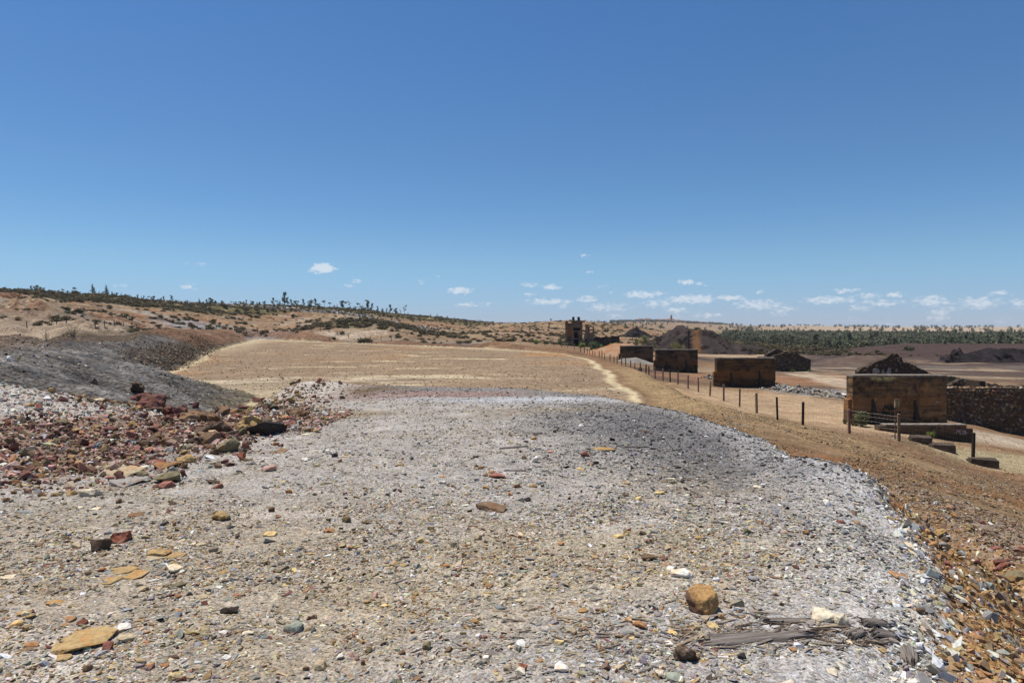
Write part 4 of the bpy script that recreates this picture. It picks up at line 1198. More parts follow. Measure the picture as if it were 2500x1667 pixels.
# dark ruin walls right of the tower
for (u0, u1, vt, D, lab) in [(1450, 1477, 822, 197, 'low dark ruin wall just right of the tower block'), (1477, 1492, 821, 196, 'taller black wall stump among the green bushes'), (1492, 1512, 819, 200, 'broken black ruin wall above the bright green bushes')]:
    x0_ = X((u0 + u1) / 2, D); zb = hz(x0_, D) - .3
    rt = tag(empty('ruin_wall', (x0_, D, zb)), lab, 'ruin', 'dark walls by the tower')
    gp = [q(u0, vt + 1), q(u0 + (u1 - u0) * .3, vt), q(u0 + (u1 - u0) * .6, vt + 2), q(u1, vt), (X(u1, D) - x0_, -.3), (X(u0, D) - x0_, -.3)]
    ruin_wall(rt, 'masonry', gp, 0, .5, M_DARK, random.Random(u0), 30, .2)

# ------------------------------------------------------------------ fences
wood_m, nt, bb = new_mat('weathered_post_wood', .85, .2)
oi = nd(nt, 'ShaderNodeObjectInfo'); P = nd(nt, 'ShaderNodeNewGeometry').outputs['Position']
f, _ = tex_noise(nt, scalevec(nt, P, (20, 20, 2)), 1.5, 4, .6)
k = maprange(nt, f, .3, .7, .6, 1.3, False); s = nd(nt, 'ShaderNodeVectorMath', operation='SCALE'); nt.links.new(oi.outputs['Color'], s.inputs[0]); nt.links.new(k, s.inputs['Scale'])
nt.links.new(s.outputs[0], bb.inputs['Base Color'])
wire_m, nt, bb = new_mat('fence_wire', .5, .5); bb.inputs['Base Color'].default_value = (.20, .18, .16, 1); bb.inputs['Metallic'].default_value = .4
b = MB(); b.box(-.05, -.05, -.35, .05, .05, 1.12); b.add([(-.05, -.05, 1.12), (.05, -.05, 1.12), (.05, .05, 1.12), (-.05, .05, 1.12), (0, 0, 1.15)], [(0, 1, 4), (1, 2, 4), (2, 3, 4), (3, 0, 4)])
POST = mesh_of('fence_post', b.v, b.f, wood_m)
fence = tag(empty('wire_fence', (13.6, 35, hz(13.6, 35))), 'long wire mesh fence on wooden posts running towards the tower', 'fence')
FP = [(2380,1118,29.2,1),(2198,1079,28.8,0),(2076,1060,30.6,0),(1962,1038,33,1),(1900,1027,35,1),(1849,1008,39.5,0),(1807,993,42.8,0),(1768,980,46,0),(1734,970,49.2,0),(1706,958,52,0),(1680.6,949,54.8,0),(1656,939,57.8,0),(1637,936,59.5,1),(1619,930,62,0),
      (1600,925,64.5,0),(1585,920,67,1),(1577,917,68.6,1),(1564,912,71.8,0),(1550,907,75,0),(1540,903,78,0),(1528,899,81,0),(1518,895,84,0),(1507,892,87.5,0),(1499,890,90,0),(1489,887,93,1),(1477,883,97,0),(1470,879,101,0),(1463,876,104,0),(1452,873,109,0),
      (1447,870,112,0),(1440,868,115,0),(1434,866,119,1),(1427,864,123,1),(1417,861,128,1),(1402,858,133,0),(1386,857,136,0),(1371,856,138,0),(1352,853,140,0),(1330,851,142,0),(1308,849,145,0)]
fl = fence.location
pw = []
rng = random.Random(12)
for (u, v, D, dk) in FP:
    x = X(u, D); z = hz(x, D); pw.append(Vector((x, D, z)))
    o = bpy.data.objects.new('fence_post', POST); col_main.objects.link(o); o.parent = fence
    o.location = Vector((x, D, z)) - fl; o.rotation_euler = (rng.uniform(-.03, .03), rng.uniform(-.04, .04), rng.uniform(-.4, .4))
    o.scale = (1, 1, rng.uniform(.95, 1.05))
    o.color = (.035, .026, .022, 1) if dk else (*[c * rng.uniform(.85, 1.15) for c in (.21, .14, .09)], 1)
    if dk: o['label'] = 'blackened fence post'
b = MB()
def wirebox(a, c, r):
    a, c = Vector(a), Vector(c); d = (c - a).normalized(); up = Vector((0, 0, 1)) if abs(d.z) < .9 else Vector((1, 0, 0))
    n1 = d.cross(up).normalized() * r; n2 = n1.cross(d).normalized() * r
    b.add([a + n1, a + n2, a - n1, a - n2, c + n1, c + n2, c - n1, c - n2], [(0, 1, 5, 4), (1, 2, 6, 5), (2, 3, 7, 6), (3, 0, 4, 7)])
for i in range(len(pw) - 1):
    a, c = pw[i] - fl, pw[i + 1] - fl
    if i == 0:
        pass
    for hgt in (.08, .28, .48, .68, .88, 1.04): wirebox(a + Vector((0, 0, hgt)), c + Vector((0, 0, hgt)), .0022 if hgt < 1 else .003)
    L_ = (c - a).length; n_ = max(2, int(L_ / (.16 if pw[i].y < 70 else .4)))
    for k in range(1, n_):
        p = a.lerp(c, k / n_); wirebox(p + Vector((0, 0, .06)), p + Vector((0, 0, 1.04)), .0018)
b.build('wire_mesh', wire_m, fence)
# fence along the far shore and the left slope
fence2 = tag(empty('post_fence', (-90, 190, hz(-90, 190))), 'thin wire fence crossing behind the far end of the dry pond', 'fence')
pl = []
for (u, D) in [(66,120),(138,122),(162,124),(232,135),(256,138),(279,142),(302,150),(322,160),(333,168),(440,186),(481,190),(502,194),(528,198),(551,202),(572,206),(602,210),(629,212),(640,212),(735,205),(760,203),(782,201),(803,199),(825,196),(850,193),(880,188),(905,184),(930,180),(955,176)]:
    x = X(u, D); z = hz(x, D); p = Vector((x, D, z)); pl.append(p)
    o = bpy.data.objects.new('fence_post', POST); col_main.objects.link(o); o.parent = fence2; o.location = p - fence2.location
    o.rotation_euler = (0, rng.uniform(-.05, .05), rng.uniform(0, 1)); o.scale = (1.2, 1.2, rng.uniform(.95, 1.25)); o.color = (.06, .045, .035, 1)
b = MB()
for i in range(len(pl) - 1):
    for hgt in (.35, .7, 1.05): wirebox(pl[i] - fence2.location + Vector((0, 0, hgt)), pl[i + 1] - fence2.location + Vector((0, 0, hgt)), .004)
b.build('wire', wire_m, fence2)

# ------------------------------------------------------------------ sign, poles
D = 29.4; x = X(2188, D); z = hz(x, D)
root = tag(empty('sign_post', (x, D, z)), 'thin rusty post carrying a small yellowish two panel sign box', 'sign')
rust, nt, bb = new_mat('rusty_steel', .8, .3)
f, _ = tex_noise(nt, nd(nt, 'ShaderNodeNewGeometry').outputs['Position'], 18, 5, .7); nt.links.new(mixc(nt, maprange(nt, f, .35, .65), (.16, .085, .05), (.09, .06, .045)), bb.inputs['Base Color'])
zt = Z(975, D) - z
b = MB(); b.tube([(0, 0, -.3), (0, 0, zt - .2)], .028, 8); b.build('post', rust, root)
ym = paint_mat('faded_yellow_enamel', (.40, .33, .17))
w = 10.5 / FOC * D; h = 19.5 / FOC * D
b = MB(); b.box(-.03, -.035, zt - h, -.03 + w * .42, .035, zt, .004, rng); b.build('panel', ym, root, bevel=.004)
b = MB(); b.box(-.03 + w * .58, -.035, zt - h - .01, -.03 + w, .035, zt - .01, .004, rng); b.build('panel', ym, root, bevel=.004)
b = MB(); b.box(-.045, -.05, zt - .025, -.015 + w, .05, zt + .008); b.box(-.045, -.05, zt - h - .02, -.015 + w, .05, zt - h + .012); b.box(-.02 + w * .42, -.02, zt - h + .012, -.04 + w * .58, .02, zt - .025)
b.build('frame', rust, root)
pole_m = wood_m
def pole(u, vt, D, label, arm, lean=0):
    x = X(u, D); z = hz(x, D); h = Z(vt, D) - z
    rt = tag(empty('utility_pole', (x, D, z)), label, 'pole')
    b = MB(); b.tube([(0, 0, -.4), (lean * .5, 0, h * .5), (lean, 0, h)], [.17, .15, .12], 8); o = b.build('shaft', pole_m, rt); o.color = (.075, .05, .038, 1)
    if arm:
        b = MB(); b.box(-.45 + lean, -.06, h - .42, .45 + lean, .06, h - .30); o = b.build('crossarm', pole_m, rt); o.color = (.075, .05, .04, 1)
        for sx in (-.38, .38):
            b = MB(); b.tube([(sx + lean, 0, h - .30), (sx + lean, 0, h - .12)], [.05, .035], 6); b.build('insulator', M_DARK, rt)
pole(1544.5, 782, 262, 'tall dark utility pole on the skyline left of the slag heap', True, .25)
pole(1681, 806, 122, 'bare wooden pole in front of the tall slag heap', False)
b = MB()
# ------------------------------------------------------------------ village on the far hill
white_m = paint_mat('limewash', (.72, .69, .66)); roof_m = paint_mat('clay_tile', (.34, .17, .11)); church_m = paint_mat('red_church_plaster', (.45, .20, .15))
rng = random.Random(5)
hb = MB(); hb.box(-6, -4, -4, 6, 4, 5)
HOUSE_W = mesh_of('house_wall', hb.v, hb.f, white_m)
hb = MB(); hb.add([(-6.4, -4.4, 5.01), (6.4, -4.4, 5.01), (6.4, 4.4, 5.01), (-6.4, 4.4, 5.01), (-6.4, 0, 7.2), (6.4, 0, 7.2)], [(0, 1, 5, 4), (2, 3, 4, 5), (0, 4, 3), (1, 2, 5), (0, 3, 2, 1)])
HOUSE_R = mesh_of('house_roof', hb.v, hb.f, roof_m)
for k in range(40):
    u = 1560 + 140 * rng.random() ** .8 if k < 34 else rng.uniform(1702, 1760); D = rng.uniform(2150, 2420)
    x = X(u, D); z = hz(x, D)
    rt = tag(empty('village_house', (x, D, z), rng.uniform(-.6, .6)), ('tiny white house with a red roof left of the far red church' if u < 1630 else 'tiny white house with a red roof right of the far red church' if u < 1700 else 'outlying tiny white house on the far ridge right of the village'), 'house', 'houses of the far village')
    s = rng.uniform(.7, 1.25)
    a = link('wall', HOUSE_W, rt); c = link('roof', HOUSE_R, rt)
    rt.scale = (s * rng.uniform(.8, 1.5), s, s * rng.uniform(.8, 1.3))
D = 2300; x = X(1637.5, D); z = hz(x, D)
rt = tag(empty('village_church', (x, D, z)), 'reddish church with a tower above the far village roofs', 'church')
b = MB(); b.box(-12, -6, -5, 12, 6, 9); b.build('nave', church_m, rt)
b = MB(); b.add([(-12.5, -6.5, 9.01), (12.5, -6.5, 9.01), (12.5, 6.5, 9.01), (-12.5, 6.5, 9.01), (-12.5, 0, 12.5), (12.5, 0, 12.5)], [(0, 1, 5, 4), (2, 3, 4, 5), (0, 4, 3), (1, 2, 5), (0, 3, 2, 1)]); b.build('roof', roof_m, rt)
b = MB(); b.box(-3, -9.5, -5, 3, -6.05, 21); b.add([(-3, -9.5, 21), (3, -9.5, 21), (3, -6.05, 21), (-3, -6.05, 21), (0, -7.8, 26)], [(0, 1, 4), (1, 2, 4), (2, 3, 4), (3, 0, 4)]); b.build('bell_tower', church_m, rt)

# ------------------------------------------------------------------ vegetation
def leaf_material(name, rough=.7):
    m, nt, b = new_mat(name, rough, .2)
    at = nd(nt, 'ShaderNodeAttribute', attribute_name='col')
    oi = nd(nt, 'ShaderNodeObjectInfo')
    v = maprange(nt, oi.outputs['Random'], 0, 1, .75, 1.25, False)
    s = nd(nt, 'ShaderNodeVectorMath', operation='SCALE'); nt.links.new(at.outputs['Color'], s.inputs[0]); nt.links.new(v, s.inputs['Scale'])
    nt.links.new(s.outputs[0], b.inputs['Base Color'])
    tr = nd(nt, 'ShaderNodeBsdfTranslucent'); nt.links.new(s.outputs[0], tr.inputs[0])
    mx = nt.nodes.new('ShaderNodeMixShader'); mx.inputs[0].default_value = .35
    nt.links.new(b.outputs[0], mx.inputs[1]); nt.links.new(tr.outputs[0], mx.inputs[2])
    nt.links.new(mx.outputs[0], nt.nodes['Material Output'].inputs[0])
    return m
M_LEAF = leaf_material('foliage')
M_BARK, _nt, _b = new_mat('bark', .9, .1)
_f, _ = tex_noise(_nt, nd(_nt, 'ShaderNodeNewGeometry').outputs['Position'], 7, 4, .6)
_nt.links.new(mixc(_nt, _f, (.16, .125, .10), (.075, .058, .045)), _b.inputs['Base Color'])
M_PALEBARK, _nt, _b = new_mat('pale_bark', .9, .1); _b.inputs['Base Color'].default_value = (.36, .32, .27, 1)

def crown_arrays(rng, clumps, leaf, base, n_total):
    """clumps: (centre, radii); many small leaf-sized faces spread through each"""
    V = []; F = []; C = []
    vol = [c[1][0] * c[1][1] * c[1][2] for c in clumps]; tot = sum(v ** .67 for v in vol)
    for (cen, rad), vo in zip(clumps, vol):
        n = max(6, int(n_total * vo ** .67 / tot)); tone = rng.uniform(.78, 1.25)
        for _ in range(n):
            d = Vector((rng.gauss(0, 1), rng.gauss(0, 1), rng.gauss(0, 1))).normalized() * (rng.random() ** .4)
            p = Vector((cen[0] + d.x * rad[0], cen[1] + d.y * rad[1], cen[2] + d.z * rad[2]))
            a = Vector((rng.gauss(0, 1), rng.gauss(0, 1), rng.gauss(0, .6))).normalized(); t = Vector((rng.gauss(0, 1), rng.gauss(0, 1), rng.gauss(0, 1)))
            t = (t - a * t.dot(a)).normalized(); s = leaf * rng.uniform(.6, 1.4)
            i = len(V); V += [p - a * s, p + t * s * .5, p + a * s, p - t * s * .5]; F.append((i, i + 1, i + 2, i + 3))
            k = tone * rng.uniform(.6, 1.45); y = rng.uniform(-.12, .12)
            C += [(base[0] * k * (1 + y), base[1] * k, base[2] * k * (1 - y))] * 4
    return np.array([tuple(v) for v in V]), np.array(F), np.array(C)
def tree_parts(kind, seed, base, n=420, leaf=.22):
    """returns (trunk mesh, crown mesh); about 6 m tall at scale 1"""
    rng = random.Random(seed); b = MB(); clumps = []
    j = lambda a: rng.uniform(-a, a)
    if kind == 'tall':
        lean = j(.4); b.tube([(0, 0, -.3), (lean * .3, 0, 2.5), (lean, j(.2), 5.4)], [.14, .10, .03], 6)
        for k in range(9):
            z = 1.3 + k * .47; a = rng.uniform(0, 6.28); r = rng.uniform(.25, .95) * (1.15 - .09 * k)
            c = (lean * z / 5 + r * math.cos(a), r * math.sin(a), z + .45)
            b.tube([(lean * z / 6, 0, z - .4), c], [.05, .02], 4); q = rng.uniform(.35, .72); clumps.append((c, (q, q, q * rng.uniform(.6, 1.0))))
    elif kind == 'round':
        b.tube([(0, 0, -.3), (j(.1), 0, 1.2), (j(.2), 0, 2.6)], [.20, .15, .08], 6)
        for k in range(10):
            a = rng.uniform(0, 6.28); r = rng.uniform(.2, 1.35); c = (r * math.cos(a), r * math.sin(a), rng.uniform(1.3, 4.8) - .25 * r)
            b.tube([(0, 0, 1.5), c], [.06, .02], 4); q = rng.uniform(.55, 1.0); clumps.append((c, (q, q, q * .75)))
    elif kind == 'cone':
        b.tube([(0, 0, -.3), (0, 0, 3), (j(.1), 0, 5.6)], [.14, .09, .02], 6)
        for k in range(11):
            z = 1.1 + k * .44; r = (6.2 - z) * .24; a = rng.uniform(0, 6.28)
            c = (r * .45 * math.cos(a), r * .45 * math.sin(a), z); clumps.append((c, (r * .8, r * .8, .5)))
    elif kind == 'umbrella':
        b.tube([(0, 0, -.3), (j(.2), 0, 2), (j(.4), 0, 4.0)], [.10, .08, .05], 6)
        for k in range(6):
            a = rng.uniform(0, 6.28); r = rng.uniform(.2, 1.2); c = (r * math.cos(a), r * math.sin(a), rng.uniform(4.2, 5.2))
            b.tube([(0, 0, 3.4), c], [.05, .02], 4); clumps.append((c, (.6, .6, .32)))
        n = int(n * .6)
    elif kind == 'thin':
        b.tube([(0, 0, -.3), (j(.2), 0, 3), (j(.4), 0, 5.8)], [.08, .05, .015], 5)
        for k in range(8):
            z = 2.2 + k * .45; a = rng.uniform(0, 6.28); r = rng.uniform(.3, .8)
            c = (r * math.cos(a), r * math.sin(a), z + .6); b.tube([(0, 0, z), c], [.035, .012], 4)
            clumps.append((c, (.28, .28, .28)))
        n = int(n * .4)
    elif kind == 'gum':     # open multi stemmed tree with pale limbs
        for k in range(4):
            a = k * 1.6 + j(.4); r = rng.uniform(.5, 1.3)
            b.tube([(0, 0, -.4), (r * .35 * math.cos(a), r * .35 * math.sin(a), 1.6), (r * math.cos(a), r * math.sin(a), 3.8)], [.15, .09, .03], 6)
            for q_ in range(4):
                c = (r * math.cos(a) + j(.7), r * math.sin(a) + j(.7), rng.uniform(2.4, 5.2)); q = rng.uniform(.35, .75)
                b.tube([(r * .7 * math.cos(a), r * .7 * math.sin(a), 2.4), c], [.04, .015], 4); clumps.append((c, (q * 1.1, q * 1.1, q * .8)))
    V, F, C = crown_arrays(rng, clumps, leaf, base, n)
    return mesh_of('trunk', b.v, b.f, M_PALEBARK if kind == 'gum' else M_BARK), np_mesh('crown', V, F, M_LEAF, False, C)
G1 = (.145, .155, .095); G2 = (.12, .135, .075); G3 = (.17, .165, .10)
TREES = {'tall': [tree_parts('tall', s, G1, 460) for s in (1, 2, 3)], 'round': [tree_parts('round', s, G2, 560, .26) for s in (4, 5, 6)],
         'cone': [tree_parts('cone', s, G2, 420, .2) for s in (7, 8)], 'umbrella': [tree_parts('umbrella', s, G1) for s in (9, 10)],
         'thin': [tree_parts('thin', s, G3) for s in (11, 12)]}
def plant_tree(kind, k, x, y, h, label, group, name='tree', wscale=1.0, protos=TREES):
    z = hz(x, y)
    rt = tag(empty(name, (x, y, z), random.Random(int(x * 91 + y * 7)).uniform(0, 6.28)), label, 'tree', group)
    tr, cr = protos[kind][k % len(protos[kind])]
    s = h / 5.9; rt.scale = (s * wscale, s * wscale, s)
    link('trunk', tr, rt); link('crown', cr, rt)
    return rt
RU = [0, 213, 425, 531, 691, 903, 1063, 1170, 1345]; RDs = [300, 312, 330, 345, 380, 420, 480, 520, 445]
RT = [(5,14,'tall'),(13,18,'umbrella'),(25,15,'round'),(38,12,'round'),(52,12,'thin'),(78,20,'tall'),(90,26,'round'),(97,22,'round'),(108,17,'round'),(120,11,'thin'),(137,15,'round'),(144,16,'round'),(153,22,'umbrella'),
 (164,18,'round'),(184,27,'umbrella'),(227,38,'cone'),(243,14,'thin'),(260,40,'cone'),(275,16,'tall'),(284,17,'round'),(297,17,'cone'),(308,16,'round'),(316,16,'round'),(337,18,'tall'),(346,16,'cone'),(352,17,'tall'),
 (363,18,'umbrella'),(375,22,'round'),(386,12,'cone'),(394,16,'round'),(400,20,'tall'),(409,12,'cone'),(420,24,'tall'),(438,13,'thin'),(444,11,'round'),(458,11,'tall'),(465,11,'thin'),(487,24,'cone'),(506,20,'tall'),(515,28,'round'),(525,16,'round'),
 (541,17,'cone'),(565,14,'umbrella'),(574,16,'round'),(595,15,'round'),(602,19,'tall'),(615,18,'round'),(634,12,'round'),(646,17,'round'),(667,27,'tall'),(675,22,'umbrella'),(684,20,'cone'),(694,46,'tall'),(702,30,'tall'),(711,24,'tall'),(720,24,'round'),
 (728,22,'umbrella'),(741,26,'tall'),(756,26,'round'),(761,30,'umbrella'),(771,30,'tall'),(780,20,'round'),(792,29,'umbrella'),(805,24,'umbrella'),(815,14,'round'),(823,16,'thin'),(837,32,'round'),(853,27,'thin'),(866,17,'round'),(874,26,'umbrella'),(884,20,'round'),
 (897,40,'tall'),(908,27,'tall'),(922,19,'tall'),(934,15,'round'),(944,17,'tall'),(953,30,'tall'),(966,22,'round'),(978,17,'thin'),(988,34,'thin'),(996,10,'round'),(1027,9,'round'),(1051,11,'tall'),(1067,11,'tall'),(1092,9,'round'),(1110,8,'round'),(1136,8,'round'),(1345,11,'round')]
KIND_TXT = {'tall': 'tall airy gum tree', 'round': 'bushy round crowned tree', 'cone': 'pointed dark conical tree', 'umbrella': 'small flat topped tree', 'thin': 'thin nearly bare sapling tree'}
def where(u):
    return ('at the far left end of the left ridge' if u < 70 else 'above the boulder crest of the ridge' if u < 130 else 'on the ridge above the eroded terrace' if u < 215 else
            'by the two pointed conical trees' if u < 300 else 'on the ridge left of the grey ash tip' if u < 420 else 'on the ridge above the grey ash tip' if u < 560 else 'on the ridge above the pale bare slope' if u < 660 else
            'in the tall clump mid ridge' if u < 735 else 'right of the tall clump on the ridge' if u < 830 else 'on the ridge above the scrub covered knoll' if u < 930 else 'where the left ridge starts to fall' if u < 1005 else 'on the low falling end of the ridge')
rng = random.Random(3)
SPECIAL = {1345: 'lone dark bush like tree on the skyline left of the ruined tower', 227: 'left one of two pointed conical trees on the left ridge', 260: 'right one of two pointed conical trees on the left ridge',
    694: 'tallest ragged gum tree in the middle of the ridge', 988: 'thin bare pole like tree at the right end of the ridge trees', 897: 'tall gum tree above the scrub covered knoll', 184: 'flat topped umbrella tree on the ridge left of the conical trees'}
labs = [SPECIAL.get(u) or KIND_TXT[k] + ' ' + where(u) for (u, h, k) in RT]
ORD = ['leftmost', 'second', 'third', 'fourth', 'fifth', 'sixth', 'seventh']
final = []
for i, l in enumerate(labs):
    same = [j for j, m in enumerate(labs) if m == l]
    if len(same) > 1:
        p = same.index(i)
        l = ('left hand ' if p == 0 else 'right hand ') + l if len(same) == 2 else (ORD[p] if p < len(same) - 1 else 'rightmost') + (' from left ' if 0 < p < len(same) - 1 else ' ') + l
    final.append(l)
for i, (u, hpx, k) in enumerate(RT):
    D = float(np.interp(u, RU, RDs)) * rng.uniform(.955, .99)
    plant_tree(k, i, X(u, D), D, hpx / FOC * D * .72, final[i], 'trees along the left ridge', wscale=1.3)
for i in range(64):
    u = rng.uniform(0, 1000) if i < 52 else rng.uniform(1000, 1240)
    D = float(np.interp(u, RU, RDs)) * rng.uniform(.96, .995)
    plant_tree(rng.choice(['round', 'round', 'tall', 'cone', 'umbrella']), i, X(u, D), D, rng.uniform(5, 11) / FOC * D * (.6 if u > 1000 else 1), 'low young tree ' + where(u), 'young trees between the larger ridge trees', wscale=1.35)
plant_tree('cone', 0, X(502, 290), 290, 3.4, 'dark squat conifer on the slope below the ridge above the grey tip', 'trees along the left ridge')

# open trees among the ruins on the right
GUM = {'gum': [tree_parts('gum', 21, (.12, .125, .05), 900, .13)], 'light': [tree_parts('gum', 23, (.19, .185, .065), 700, .12)]}
def place_gum(kind, u, vtop, D, label, ws=1.0):
    x = X(u, D); z = hz(x, D); h = Z(vtop, D) - z
    return plant_tree(kind, 0, x, D, h, label, 'open trees behind the concrete walls', wscale=ws, protos=GUM)
place_gum('gum', 1576, 814, 119, 'olive tree with pale limbs behind the farthest concrete wall', 1.45)
place_gum('gum', 1556, 822, 124, 'lower olive tree left of the pale limbed one', 1.2)
place_gum('light', 1651, 823, 92, 'small yellowish tree behind the third concrete wall', .75)
place_gum('light', 1606, 838, 100, 'thin yellowish sapling between two concrete walls', .5)
plant_tree('round', 1, X(1692, 200), 200, Z(789, 200) - hz(X(1692, 200), 200), 'round tree peeking from behind the tall slag heap', 'open trees behind the concrete walls', wscale=.75)
plant_tree('round', 0, X(1703, 204), 204, Z(791, 204) - hz(X(1703, 204), 204), 'second round tree just behind the peak of the slag heap', 'open trees behind the concrete walls', wscale=.7)

def bush_mesh(seed, n, leaf, base, flat=.75, twig=True):
    rng = random.Random(seed); clumps = []
    for k in range(9):
        a = rng.uniform(0, 6.28); r = rng.uniform(0, .68)
        clumps.append(((r * math.cos(a), r * math.sin(a), rng.uniform(.3, .95) * flat), (rng.uniform(.25, .45),) * 2 + (rng.uniform(.2, .38),)))
    V, F, C = crown_arrays(rng, clumps, leaf, base, n)
    b = MB()
    for (c, r) in clumps: b.tube([(0, 0, -.15), (c[0] * .5, c[1] * .5, c[2] * .4), c], [.035, .022, .008], 4)
    return np_mesh('foliage', V, F, M_LEAF, False, C), mesh_of('stems', b.v, b.f, M_BARK)
BUSH_G = [bush_mesh(s, 900, .085, (.15, .21, .055)) for s in (31, 32)]
BUSH_D = [bush_mesh(s, 800, .09, (.085, .115, .05)) for s in (33, 34)]
BUSH_O = [bush_mesh(s, 1900, .085, (.17, .17, .08)) for s in (35, 36)]
BUSH_Y = [bush_mesh(s, 700, .10, (.22, .26, .06)) for s in (37, 38)]
def bush(protos, u, vbase, wpx, hpx, D, label, group=None, k=0):
    x = X(u, D); z = hz(x, D); w = wpx / FOC * D / 2; h = hpx / FOC * D
    rt = tag(empty('bush', (x, D, z), (u * 1.7) % 6.28), label, 'bush', group)
    f_, s_ = protos[k % 2]
    rt.scale = (w / .9, w / .9, h / .95)
    link('foliage', f_, rt); link('stems', s_, rt)
    return rt
bush(BUSH_O, 2106, 1041, 52, 38, 36.6, 'round olive green bush at the foot of the nearest concrete wall')
bush(BUSH_O, 2066, 1030, 16, 12, 37.5, 'small dry bush at the left corner of the nearest concrete wall', None, 1)
bush(BUSH_Y, 2276, 1063, 24, 18, 34.2, 'straggly green weed growing against the low wall')
bush(BUSH_D, 2313, 1020, 10, 26, 38.9, 'dark weed at the right edge of the nearest concrete wall')
for i, (pr, u, v, w, h, D, lab) in enumerate([(BUSH_Y,1420,857,24,13,150,'bright green bush in front of the ruined tower'),(BUSH_D,1446,853,34,18,155,'dark dense bush right of the bright green bush'),(BUSH_D,1458,846,26,14,170,'dark green bush below the brick stack'),
      (BUSH_G,1468,838,22,12,178,'green bush beside the black wall stump'),(BUSH_Y,1490,838,24,14,170,'bright green bush at the middle of the bush row'),(BUSH_G,1505,836,26,18,172,'tall green bush left of the utility pole'),(BUSH_D,1522,836,24,13,170,'dark round bush nearest the utility pole'),
      (BUSH_D,1371,852,22,13,172,'dark green bush left of the ruined tower'),(BUSH_G,1379,855,13,9,160,'small green bush at the left foot of the ruined tower'),(BUSH_O,1444,858,12,8,140,'small dry bush behind the fence'),(BUSH_O,1457,858,9,8,138,'tiny dry bush left of the orange earth heap'),
      (BUSH_G,1308,848,24,11,150,'green bush alone at the far right corner of the pond'),(BUSH_O,1332,848,14,7,155,'low dry bush between the lone bush and the tower')]):
    bush(pr, u, v, w, h, D, lab, 'bushes around the ruined tower', i)
plant_tree('cone', 1, X(1363, 185), 185, 1.5, 'small dark conifer left of the ruined tower', None)
for i, (pr, u, v, w, h, D, lab) in enumerate([(BUSH_D,2223,866,36,26,150,'large dark bush standing before the purple slag slope'),(BUSH_G,2117,852,24,12,190,'green bush at the edge of the woodland left of the big dark bush'),(BUSH_D,2140,860,16,16,150,'dark shrub on the crest of the brown spoil heap'),
      (BUSH_Y,2098,863,16,5,118,'flat bright green tuft on the brown spoil heap'),(BUSH_G,1936,903,16,8,91,'green weed at the foot of the roofless shed'),(BUSH_G,1976,904,11,7,91,'green weed at the right corner of the roofless shed'),(BUSH_O,1563,905,14,14,75,'dry twiggy bush beside the fence before the second farthest wall')]):
    bush(pr, u, v, w, h, D, lab, 'scattered bushes on the right', i)
BUSH_T = [bush_mesh(s, 210, .05, (.15, .145, .075), 1.0) for s in (45, 46)]
# plants on the left bank
LG = [bush_mesh(s, 520, .085, (.16, .24, .05), .6) for s in (41, 42)]
bush(LG, 30, 925, 70, 24, 12.9, 'low bright green plant at the left edge above the white rubble', None)
bush(LG, 62, 924, 26, 40, 12.7, 'upright green sprig right of the low green plant', None, 1)
for i, (u, v, w, h, pr, lab) in enumerate([(45, 806, 46, 24, BUSH_T, 'low spread shrub at the left end of the bank top'), (112, 806, 26, 34, BUSH_T, 'slim upright shrub on the bank top between two bushes'), (178, 806, 34, 30, BUSH_T, 'twiggy half bare shrub right on the bank top')]):
    bush(pr, u, v, w, h, 62, lab, 'shrubs on the bank top', i)

